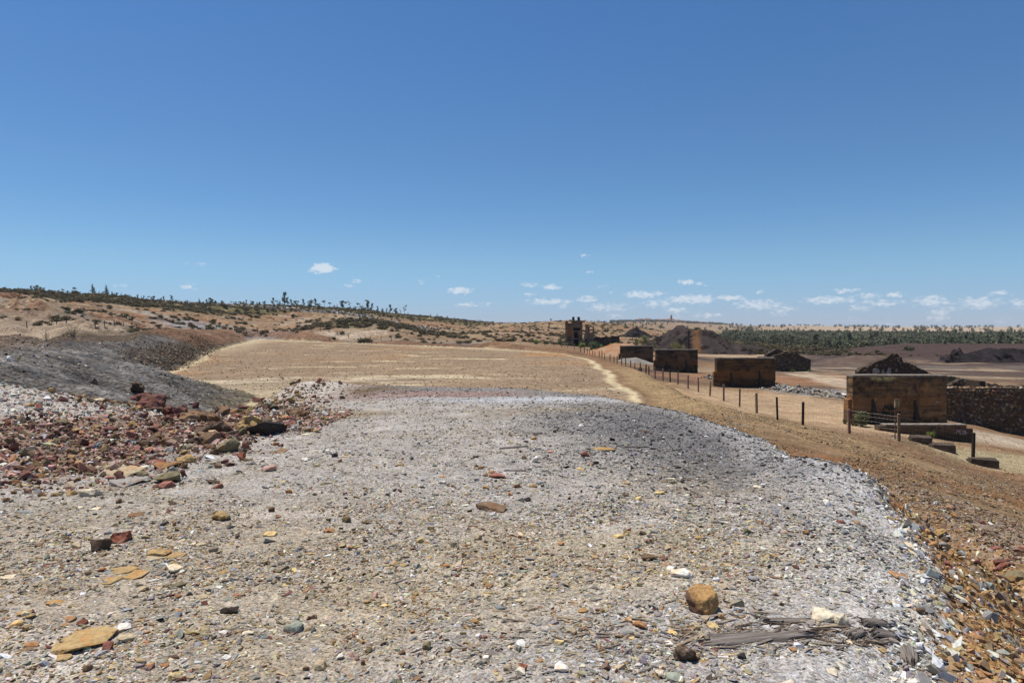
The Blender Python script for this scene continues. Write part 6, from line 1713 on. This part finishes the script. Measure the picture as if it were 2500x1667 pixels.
def big_rock(W, dd, hh):
    """the orange brown rock: blunt wedge, yellow broken face to the right and top, dark weathered face to the left"""
    pts = [(x * W, y * dd, z * hh) for (x, y, z) in [(-.52, -.20, .16), (-.46, .30, .20), (-.34, -.10, .46), (-.10, .10, .56), (.36, .05, .50), (.46, -.18, .36), (.52, -.22, .02), (.42, .40, .10),
        (.06, -.52, .20), (.16, -.60, -.12), (.34, -.46, -.46), (.20, -.42, -.52), (-.16, -.50, -.24), (-.40, -.34, -.12), (.40, .20, -.5), (-.30, .40, -.4)]]
    bm = hull_pts(pts)
    bmesh.ops.bevel(bm, geom=bm.edges[:], offset=W * .012, segments=1, affect='EDGES', clamp_overlap=True)
    for _ in range(3):
        bmesh.ops.triangulate(bm, faces=bm.faces[:])
        lg = [e for e in bm.edges if e.calc_length() > W * .06]
        if lg and len(bm.faces) < 3000: bmesh.ops.subdivide_edges(bm, edges=lg, cuts=1)
    bmesh.ops.triangulate(bm, faces=bm.faces[:]); bm.normal_update()
    nr = [v.normal.copy() for v in bm.verts]
    for v, n in zip(bm.verts, nr):
        p = v.co / W
        v.co += n * W * (.05 * abs(mnoise.noise(p * 3.0)) + .03 * abs(mnoise.noise(p * 7 + Vector((3, 1, 2)))) - .025)
    me = bpy.data.meshes.new('stone'); bm.to_mesh(me); bm.free()
    m, nt, b = new_mat('orange_brown_rock', .85, .25)
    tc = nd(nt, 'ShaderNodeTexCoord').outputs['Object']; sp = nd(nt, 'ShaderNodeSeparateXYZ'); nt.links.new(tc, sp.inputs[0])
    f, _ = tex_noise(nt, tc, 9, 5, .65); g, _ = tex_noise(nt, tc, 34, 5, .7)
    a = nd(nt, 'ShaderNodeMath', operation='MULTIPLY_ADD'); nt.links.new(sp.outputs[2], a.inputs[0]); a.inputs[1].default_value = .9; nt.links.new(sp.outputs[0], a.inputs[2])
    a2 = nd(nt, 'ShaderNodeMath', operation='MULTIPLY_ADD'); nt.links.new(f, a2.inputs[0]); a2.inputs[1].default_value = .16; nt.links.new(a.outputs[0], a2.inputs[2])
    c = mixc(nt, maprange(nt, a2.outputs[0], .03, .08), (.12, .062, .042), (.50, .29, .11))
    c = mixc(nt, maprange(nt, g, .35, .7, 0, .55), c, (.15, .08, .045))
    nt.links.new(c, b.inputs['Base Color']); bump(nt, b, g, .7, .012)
    me.materials.append(m); return me
for (i, p, W, dd, zz, cn, shp, lab, wpx) in world_stones():
    n_ = {'f': 13, 's': 15, 'b': 14, 'r': 30}[shp]
    bx = {'f': .55, 's': .7, 'b': .72, 'r': .25}[shp]
    lay = .10 if shp in 'fs' else .03
    porous = 'porous' in lab or 'clod' in lab or 'crumbling' in lab
    crag = 'outcrop' in lab or 'gully' in lab
    if crag: n_, bx, lay = 12, .75, .22
    if i == HERO: me = big_rock(W, dd, zz * 1.45)
    else: me = hero_mesh('stone', 1000 + i, (W, dd, zz * 1.45), M_ROCK, n_, bx, (.40 if porous else .26 if crag else .13) if porous or crag else (.12 if shp != 'r' else .06), 3 if wpx > 44 else 2 if wpx > 24 else 1, lay)
    o = bpy.data.objects.new('stone', me); col_main.objects.link(o)
    emb = .18 * zz
    rz = rng.uniform(-.22, .22)
    tx = rng.uniform(-.10, .10); ty = rng.uniform(-.12, .12)
    if shp == 'f': tx *= .4; ty *= .4
    # rest on the local slope
    e = .12
    gx_, gy_ = (hz(p[0] + e, p[1]) - hz(p[0] - e, p[1])) / (2 * e), (hz(p[0], p[1] + e) - hz(p[0], p[1] - e)) / (2 * e)
    nrm = Vector((-gx_, -gy_, 1)).normalized()
    if shp in 'fs':
        q = nrm.to_track_quat('Z', 'Y'); base = Vector((0, 0, 1)).rotation_difference(nrm)
    else: base = Vector((0, 0, 1)).rotation_difference(nrm.lerp(Vector((0, 0, 1)), .6).normalized())
    if 'tilted' in lab: ty = -.42
    o.rotation_mode = 'QUATERNION'
    o.rotation_quaternion = base @ Euler((tx, ty, rz)).to_quaternion()
    off = .5 * dd if shp == 'b' or shp == 'r' else (.25 * dd if shp == 's' else 0)
    zc = hz(p[0], p[1] + off * .8)
    o.location = (p[0], p[1] + off * .8, zc + zz * .5 - emb)
    c = COL[cn]; k = rng.uniform(.88, 1.12)
    o.color = (c[0] * k, c[1] * k, c[2] * k, 1)
    tag(o, lab, 'stone')
    if wpx < 22: o['group'] = 'small loose stones on the gravel'

# ------------------------------------------------------------------ weathered timber
TW, nt, bb = new_mat('weathered_timber', .85, .15)
tc = nd(nt, 'ShaderNodeTexCoord').outputs['Object']
f, _ = tex_noise(nt, scalevec(nt, tc, (2.2, 42, 42)), 1.0, 5, .7)
nt.links.new(ramp(nt, f, [(.30, (.05, .038, .03)), (.48, (.13, .105, .088)), (.62, (.23, .20, .175)), (.75, (.10, .075, .06))]), bb.inputs['Base Color'])
bump(nt, bb, f, .8, .01)
def timber(name, uv0, uv1, wd, th, label, group, lift=.0, seed=0, parent=None, cat='timber'):
    """split plank: ragged ends, several long fibres of unequal length"""
    a, c = [Vector(q) for q in ground_at([uv0, uv1])]
    d = c - a; L_ = d.length; rg = random.Random(seed)
    b = MB(); nx = max(10, int(L_ / .03)); ny = max(7, int(wd / .006))
    off = seed * 7.3
    st = [max(0, rg.gauss(.05, .06)) * L_ for _ in range(ny + 1)]; en = [L_ * (1 - max(0, rg.gauss(.07, .08))) for _ in range(ny + 1)]
    vs = []
    for i in range(nx + 1):
        x = L_ * i / nx
        bow = .012 * math.sin(3.0 * x / L_ + seed)
        for j in range(ny + 1):
            fy = j / ny; wob = .10 * wd * mnoise.noise(Vector((x * 6, off, 0))) * (1 if fy > .5 else -1)
            y = (fy - .5) * wd * (.75 + .25 * math.sin(math.pi * min(1, max(0, x / L_)))) + bow + wob * abs(fy - .5) * 2
            g = mnoise.noise(Vector((x * 1.5, fy * wd * 210 + off, seed))) ; g2 = mnoise.noise(Vector((x * 9, fy * wd * 60, off)))
            edge = min(1, min(fy, 1 - fy) * 6 + .15)
            inside = min(1, max(0, (x - st[j]) / .03)) * min(1, max(0, (en[j] - x) / .03))
            z = th * (.55 + .38 * g + .25 * g2) * edge
            z = z * inside - .035 * (1 - inside)
            if j in (0, ny): z = min(z, -.004)
            vs.append((x, y, z))
    K = ny + 1
    fs = [(i * K + j, (i + 1) * K + j, (i + 1) * K + j + 1, i * K + j + 1) for i in range(nx) for j in range(ny)]
    b.add(vs, fs)
    o = b.build(name, TW)
    o.location = a + Vector((0, 0, lift)); o.rotation_mode = 'QUATERNION'
    o.rotation_quaternion = d.to_track_quat('X', 'Z')
    tag(o, label, cat, group)
    return o
timber('timber_plank', (1702, 1578), (2012, 1546), .095, .020, 'long grey split plank lying across the right foreground', None, .008, 1)
timber('timber_plank', (1855, 1518), (1992, 1514), .05, .016, 'thin brown sliver of wood behind the long plank left of the cream rock', None, .006, 2)
timber('timber_plank', (1700, 1557), (1870, 1548), .06, .015, 'brown splintered lath against the back of the long plank', None, .006, 3)
timber('timber_plank', (2060, 1556), (2118, 1538), .075, .020, 'short grey board stub right of the split cream rock', None, .012, 4)
timber('timber_plank', (2118, 1546), (2204, 1562), .07, .026, 'dark board end lying at the right end of the timbers', None, .016, 5)
timber('timber_plank', (2095, 1522), (2180, 1524), .08, .02, 'pale grey board remains behind the dark board end', None, .008, 6)
timber('timber_plank', (2135, 1574), (2208, 1572), .03, .016, 'thin stick below the dark board end', None, .008, 7)
timber('timber_plank', (2206, 1572), (2232, 1636), .10, .022, 'bleached board running down over the shale edge', None, .012, 8)
timber('timber_plank', (1600, 1538), (1648, 1552), .012, .012, 'thin stick left of the large orange brown rock', None, .006, 9)
timber('timber_plank', (1772, 1492), (1818, 1512), .014, .010, 'thin twig right of the large orange brown rock', None, .006, 10)
timber('timber_plank', (1274, 1056), (1326, 1059), .12, .02, 'dark rotten plank remains in the middle distance', None, .006, 11)
timber('timber_plank', (1216, 1096), (1300, 1090), .07, .02, 'flat rotten lath behind the small brown cube', None, .006, 12)
timber('timber_plank', (1225, 1150), (1290, 1150), .06, .016, 'dark splinter strip right of the broken half brick', None, .006, 13)
timber('timber_plank', (1500, 1090), (1590, 1092), .05, .014, 'dark thin lath on the slate spill', None, .006, 14)

SPL = True
# ------------------------------------------------------------------ gravel and rubble: too many to count
PAL = np.array([COL[k] for k in ['white', 'grey', 'slate blue', 'tan', 'cream', 'ochre', 'yellow', 'orange', 'brick red', 'maroon', 'brown', 'dark brown', 'black', 'olive', 'greenish grey', 'pink']])
PN = ['white', 'grey', 'slate blue', 'tan', 'cream', 'ochre', 'yellow', 'orange', 'brick red', 'maroon', 'brown', 'dark brown', 'black', 'olive', 'greenish grey', 'pink']
def wts(**k): 
    w = np.array([k.get(n.replace(' ', '_'), 0.0) for n in PN], float); return w / w.sum()
CHIPS = [chip_mesh('chip', 300 + i, (1, .72, .16 + .05 * (i % 3)), 9, .55, M_CHIP) for i in range(8)] + [chip_mesh('chip', 320 + i, (1, .78, .55), 10, .65, M_CHIP) for i in range(6)]
def pick(W, rs_):
    c = np.cumsum(W, 1); r = rs_.rand(len(W), 1)
    return (r > c).sum(1).clip(0, W.shape[1] - 1)
def normals(x, y, z, e):
    return -(height(x + e, y) - z) / e, -(height(x, y + e) - z) / e
def gravel(name, x, y, size, Wc, flatp, rs_, embed=.25, tilt=.22, elong=(1, 1), align=None, tint=.18, gain=.80):
    F = fields(x, y); z = F[0]
    n = len(x); nx_, ny_ = normals(x, y, z, .06)
    flat = rs_.rand(n) < flatp
    idx = np.where(flat, rs_.randint(0, 8, n), rs_.randint(8, 14, n))
    rot = np.stack([rs_.normal(0, tilt, n) - ny_, rs_.normal(0, tilt, n) + nx_, rs_.uniform(0, 6.28, n) if align is None else align + rs_.normal(0, .5, n)], 1)
    # the lean of the ground is turned into each piece's own frame, so that pieces lie on the slope
    ca, sa = np.cos(rot[:, 2]), np.sin(rot[:, 2])
    tx, ty = rot[:, 0].copy(), rot[:, 1].copy()
    rot[:, 0] = ca * tx + sa * ty; rot[:, 1] = -sa * tx + ca * ty
    scl = np.stack([size * rs_.uniform(.8, 1.35, n) * elong[0], size * rs_.uniform(.7, 1.1, n) * elong[1], size * rs_.uniform(.8, 1.3, n)], 1)
    th = np.where(flat, .2, .55) * scl[:, 2]
    c = PAL[pick(Wc, rs_)] * (1 + rs_.normal(0, tint, (n, 1))) * (1 + rs_.normal(0, .05, (n, 3)))
    pts = np.stack([x, y, z + th * (.5 - embed)], 1)
    return scatter(name, pts, rot, scl, idx, np.clip(c * gain, .012, .62), CHIPS)
rs = np.random.RandomState(5)
W_PALE = wts(white=.12, grey=.32, slate_blue=.08, tan=.24, cream=.09, ochre=.03, yellow=.01, orange=.01, brick_red=.012, brown=.04, dark_brown=.02, black=.022, olive=.02, greenish_grey=.05)
W_WARM = wts(white=.09, grey=.22, slate_blue=.07, tan=.22, cream=.08, ochre=.11, yellow=.03, orange=.04, brick_red=.03, maroon=.015, brown=.08, dark_brown=.03, black=.02, olive=.06, greenish_grey=.04)
W_SLATE = wts(white=.06, grey=.18, slate_blue=.20, black=.52, tan=.03, brown=.02)
W_EDGE = wts(white=.32, grey=.34, slate_blue=.10, cream=.12, tan=.05, ochre=.02)
W_RED = wts(brick_red=.10, maroon=.22, brown=.18, dark_brown=.10, pink=.18, orange=.05, tan=.08, cream=.04, olive=.06, grey=.05, white=.04, ochre=.05)
W_WHITE = wts(white=.30, cream=.20, grey=.15, pink=.18, tan=.08, maroon=.05, slate_blue=.04)
W_RUST = wts(ochre=.18, orange=.17, brown=.28, dark_brown=.12, tan=.12, brick_red=.05, grey=.05, cream=.03)
W_SHALE = wts(ochre=.28, orange=.32, brown=.16, tan=.10, cream=.08, grey=.08, slate_blue=.05, white=.03, brick_red=.03, dark_brown=.05)
def polar(n, r0, r1, power, a0=-1.0, a1=.95):
    u = rs.rand(n); az = rs.uniform(a0, a1, n)
    if power == 2: r = np.sqrt(r0 ** 2 + u * (r1 ** 2 - r0 ** 2))
    else: r = r0 * (r1 / r0) ** u
    return np.sin(az) * r, np.cos(az) * r, r
def plateau_gravel():
    x1, y1, r1 = polar(185000, 2.4, 6.5, 2); x2, y2, r2 = polar(230000, 6.5, 23, 0)
    x = np.concatenate([x1, x2]); y = np.concatenate([y1, y2]); r = np.concatenate([r1, r2]); n = len(x)
    d = sdist(x, y, PLATEAU)
    cl = fbm(x, y, .9, 4, 71) + .6 * fbm(x, y, .28, 3, 72)
    mo = (x < -4.4) & (y > 7)
    sl_ = sstep(1.5, .5, np.hypot((x - 2.7) / 2.5, (y - 11.3) / 4.8) + .5 * fbm(x, y, 1.6, 4, 73))
    k = (d < .12) & (rs.rand(n) < np.clip(.60 + .55 * sl_ + 1.25 * cl, .06, 1)) & ~(mo & (rs.rand(n) < .6))
    x, y, r, d = x[k], y[k], r[k], d[k]; n = len(x)
    big = rs.rand(n)
    size = np.exp(rs.normal(math.log(.0165), .48, n)) * (1 + .055 * np.maximum(r - 5, 0)) * np.where(big > .988, 2.0, 1)
    size = np.clip(size, .006, .085)
    m1 = fbm(x, y, 1.6, 4, 73)
    def blob(cx, cy, ax, ay): return sstep(1.5, .5, np.hypot((x - cx) / ax, (y - cy) / ay) + .5 * m1)
    warm = np.clip(blob(-2.3, 4.7, 2.5, 2.1) + blob(.6, 4.7, 1.7, 1.0) * .9 + sstep(.1, .45, m1) * .6 + blob(-3.4, 13.6, 1.8, 1) + blob(.3, 14, 2, .7), 0, 1)
    slate = np.clip(blob(2.7, 11.3, 2.5, 4.8) + blob(3.55, 7.8, .8, 1.3) + sstep(15.5, 18, y + m1) * .75 , 0, 1)
    edge = sstep(1.0, .1, -d + .4 * m1) * (x > 0) * sstep(17, 13, y) * (1 - .55 * slate)
    red = np.clip(blob(-1.5, 18.4, 1.7, 1.0) + blob(-4.2, 17.6, 2.2, 1.3) + blob(-4.6, 9.8, 1.0, 2.4) * .7 + blob(-4.6, 13.2, 1.3, 1.0) , 0, 1) * .75
    rust = np.clip(blob(-5.8, 19.5, 2.2, 1.8), 0, 1)
    W = np.repeat(W_PALE[None], n, 0)
    for m, w in ((warm, W_WARM), (edge, W_EDGE), (slate, W_SLATE), (red, W_RED), (rust, W_RUST)): W = W * (1 - m[:, None]) + w[None] * m[:, None]
    print('gravel', n)
    gravel('gravel', x, y, size, W, .76, rs, .30, .14, (1.25, .85), gain=.86)
plateau_gravel()
def mound_rubble():
    n = 78000
    x = rs.uniform(-16.5, -3.2, n); y = rs.uniform(6.2, 14.5, n)
    m = fbm(x, y, 1.2, 3, 81); r = np.hypot(x, y)
    fr = sstep(6.7, 8.0, y + .8 * m + .15 * (x + 6)) * sstep(-3.6, -5.0, x - .32 * (y - 9) * (y > 9) + .9 * m)
    k = (rs.rand(n) < fr * .68) & (x > -1.25 * y) & (sdist(x, y, PLATEAU) < .5)
    x, y, m = x[k], y[k], m[k]; n = len(x)
    crest = sstep(-.4, .6, y - 10.4 - .9 * (x + 7) + .9 * m) * sstep(9.6, 10.4, y)
    size = np.exp(rs.normal(math.log(.047), .55, n)) * (1 - .3 * crest)
    size = np.clip(size, .018, .19)
    W = W_RED[None] * (1 - crest[:, None]) + W_WHITE[None] * crest[:, None]
    print('rubble', n)
    gravel('rubble', x, y, size, W, .35, rs, .2, .38, gain=1.0)
mound_rubble()
def rim_rubble():
    n = 3600
    t = rs.rand(n) ** 1.8; px = np.interp(t, [0, .25, .5, .75, 1], [-7.2, -5.6, -5.0, -5.7, -5.6]); py = np.interp(t, [0, .25, .5, .75, 1], [12.4, 12.8, 14.2, 16.8, 19.8])
    x = px + rs.normal(0, .55, n); y = py + rs.normal(0, .5, n)
    size = np.clip(np.exp(rs.normal(math.log(.055), .55, n)), .02, .24)
    W = np.repeat((.35 * W_RED + .65 * W_RUST)[None], n, 0)
    gravel('rim_rubble', x, y, size, W, .4, rs, .2, .4)
rim_rubble()
def slope_shale():
    n = 260000
    x = rs.uniform(1.6, 8.6, n); y = rs.uniform(2.3, 13, n)
    d = sdist(x, y, PLATEAU); m = fbm(x, y, .8, 3, 91)
    k = (d > -.12) & (x < .84 * y + .4) & (rs.rand(n) < np.where(d < 2.6, .9, .25) * sstep(4.5, 3.0, d) * sstep(13, 9.5, y) * np.clip(.8 + .7 * m, .2, 1)) & (rs.rand(n) < np.clip(9 / (x * x + y * y) ** .5 / 2.0, .2, 1))
    x, y, d, m = x[k], y[k], d[k], m[k]; n = len(x)
    size = np.clip(np.exp(rs.normal(math.log(.019), .6, n)), .008, .10)
    g = sstep(1.5, 2.6, d + .5 * m)[:, None]
    top = sstep(.35, -.1, d + .2 * m)[:, None]
    W = W_SHALE[None] * (1 - g) + (.5 * W_RUST + .35 * W_PALE + .15 * W_RED)[None] * g
    W = W * (1 - top) + W_EDGE[None] * top
    print('shale', n)
    gravel('shale_debris', x, y, size * rs.uniform(.8, 1.5, n), W, .5, rs, .15, .34, (1.12, .95), None, gain=1.0)
slope_shale()
def field_stones(name, n, sampler, W, smin, smed, smax, flatp=.3):
    x, y = sampler(n)
    size = np.clip(np.exp(rs.normal(math.log(smed), .5, len(x))), smin, smax)
    gravel(name, x, y, size, np.repeat(W[None], len(x), 0), flatp, rs, .25, .35)
def s_bank(n):
    x = rs.uniform(-62, -8, n); y = rs.uniform(14, 100, n)
    d = sdist(x, y, POND); m = fbm(x, y, 5, 3, 95)
    k = (x < -8) & (x > -.85 * y) & (d > -.5) & (d < 22) & (sdist(x, y, PLATEAU) > .6) & (rs.rand(n) < np.clip(.5 + 1.2 * m, .05, 1) * sstep(110, 40, y))
    return x[k], y[k]
field_stones('bank_stones', 60000, s_bank, wts(grey=.3, black=.16, white=.12, tan=.1, brown=.12, dark_brown=.12, slate_blue=.1, ochre=.03), .03, .075, .4)
def s_toe(n):
    t = rs.rand(n); x = np.interp(t, [0, .4, 1], [-28, -36, -52]) - np.abs(rs.normal(0, 2.2, n)); y = np.interp(t, [0, .4, 1], [56, 77, 122]) + rs.normal(0, 1.5, n)
    return x, y
field_stones('bank_foot_stones', 6000, s_toe, wts(dark_brown=.42, brown=.36, black=.06, tan=.10, grey=.06), .06, .13, .34, .3)
def s_pond(n):
    x = rs.uniform(-70, 9, n); y = 24 * np.exp(rs.rand(n) * 1.9)
    d = sdist(x, y, POND)
    k = (d < -.8) & (fbm(x, y, 3, 3, 97) > -.25)
    return x[k], y[k]
field_stones('pond_clods', 70000, s_pond, wts(brown=.30, tan=.42, dark_brown=.04, ochre=.14, cream=.10), .04, .07, .18, .7)
def s_east(n):
    u = rs.rand(n); az = rs.uniform(.14, .80, n); r = 10 * np.exp(u * 1.65)
    x, y = np.sin(az) * r, np.cos(az) * r
    k = (sdist(x, y, PLATEAU) > .8) & (sdist(x, y, POND) > 1) & ~((np.hypot((x - 19) / 6, (y - 47) / 14) < 1) & (rs.rand(n) < .93)) & (fbm(x, y, 2.5, 3, 98) > -.2)
    return x[k], y[k]
field_stones('slope_gravel', 80000, s_east, wts(brown=.42, tan=.2, ochre=.08, orange=.06, dark_brown=.14, grey=.06, cream=.04), .012, .026, .13, .4)
def s_piles(n):
    t = rs.rand(n); s2 = rs.rand(n) < .75
    x = np.where(s2, np.interp(t, [0, 1], [23.5, 29.5]), np.interp(t, [0, 1], [22.5, 25.5])) + rs.normal(0, .8, n)
    y = np.where(s2, np.interp(t, [0, 1], [66, 50]), np.interp(t, [0, 1], [77, 69])) + rs.normal(0, 1.3, n)
    return x, y
field_stones('rubble_windrow', 3800, s_piles, wts(grey=.4, slate_blue=.15, tan=.15, white=.08, brown=.15, black=.07), .1, .23, .7, .2)
def s_belt(n):
    x = rs.uniform(-190, -35, n); y = rs.normal(332, 5, n) - .02 * x + 6 * fbm(x, x * 0, 30, 2, 99)
    return x, y
field_stones('boulder_belt', 2600, s_belt, wts(grey=.45, tan=.15, brown=.2, black=.12, white=.08), .5, 1.0, 2.4, .1)

def splinters():
    n = 900
    u = np.concatenate([rs.uniform(1640, 2160, 600), rs.uniform(1120, 1640, 180), rs.uniform(1100, 1650, 120)]); v = np.concatenate([rs.normal(1550, 22, 600), rs.normal(1560, 45, 180), rs.uniform(1080, 1180, 120)])
    P = ground_at(np.stack([u, v], 1)); x, y = P[:, 0], P[:, 1]
    stick = [chip_mesh('splinter', 500 + i, (1, .09 + .03 * (i % 3), .05), 9, .8, M_CHIP) for i in range(5)]
    F = fields(x, y); L_ = np.exp(rs.normal(math.log(.06), .55, n)).clip(.02, .22)
    rot = np.stack([rs.normal(0, .08, n), rs.normal(0, .08, n), rs.normal(.1, .5, n)], 1)
    c = np.array([(.16, .12, .09), (.24, .20, .165), (.09, .065, .05), (.31, .24, .16)])[rs.randint(0, 4, n)] * rs.uniform(.8, 1.2, (n, 1))
    scatter('wood_splinters', np.stack([x, y, F[0] + .006], 1), rot, np.stack([L_, L_, L_], 1), rs.randint(0, 5, n), c, stick)
splinters()
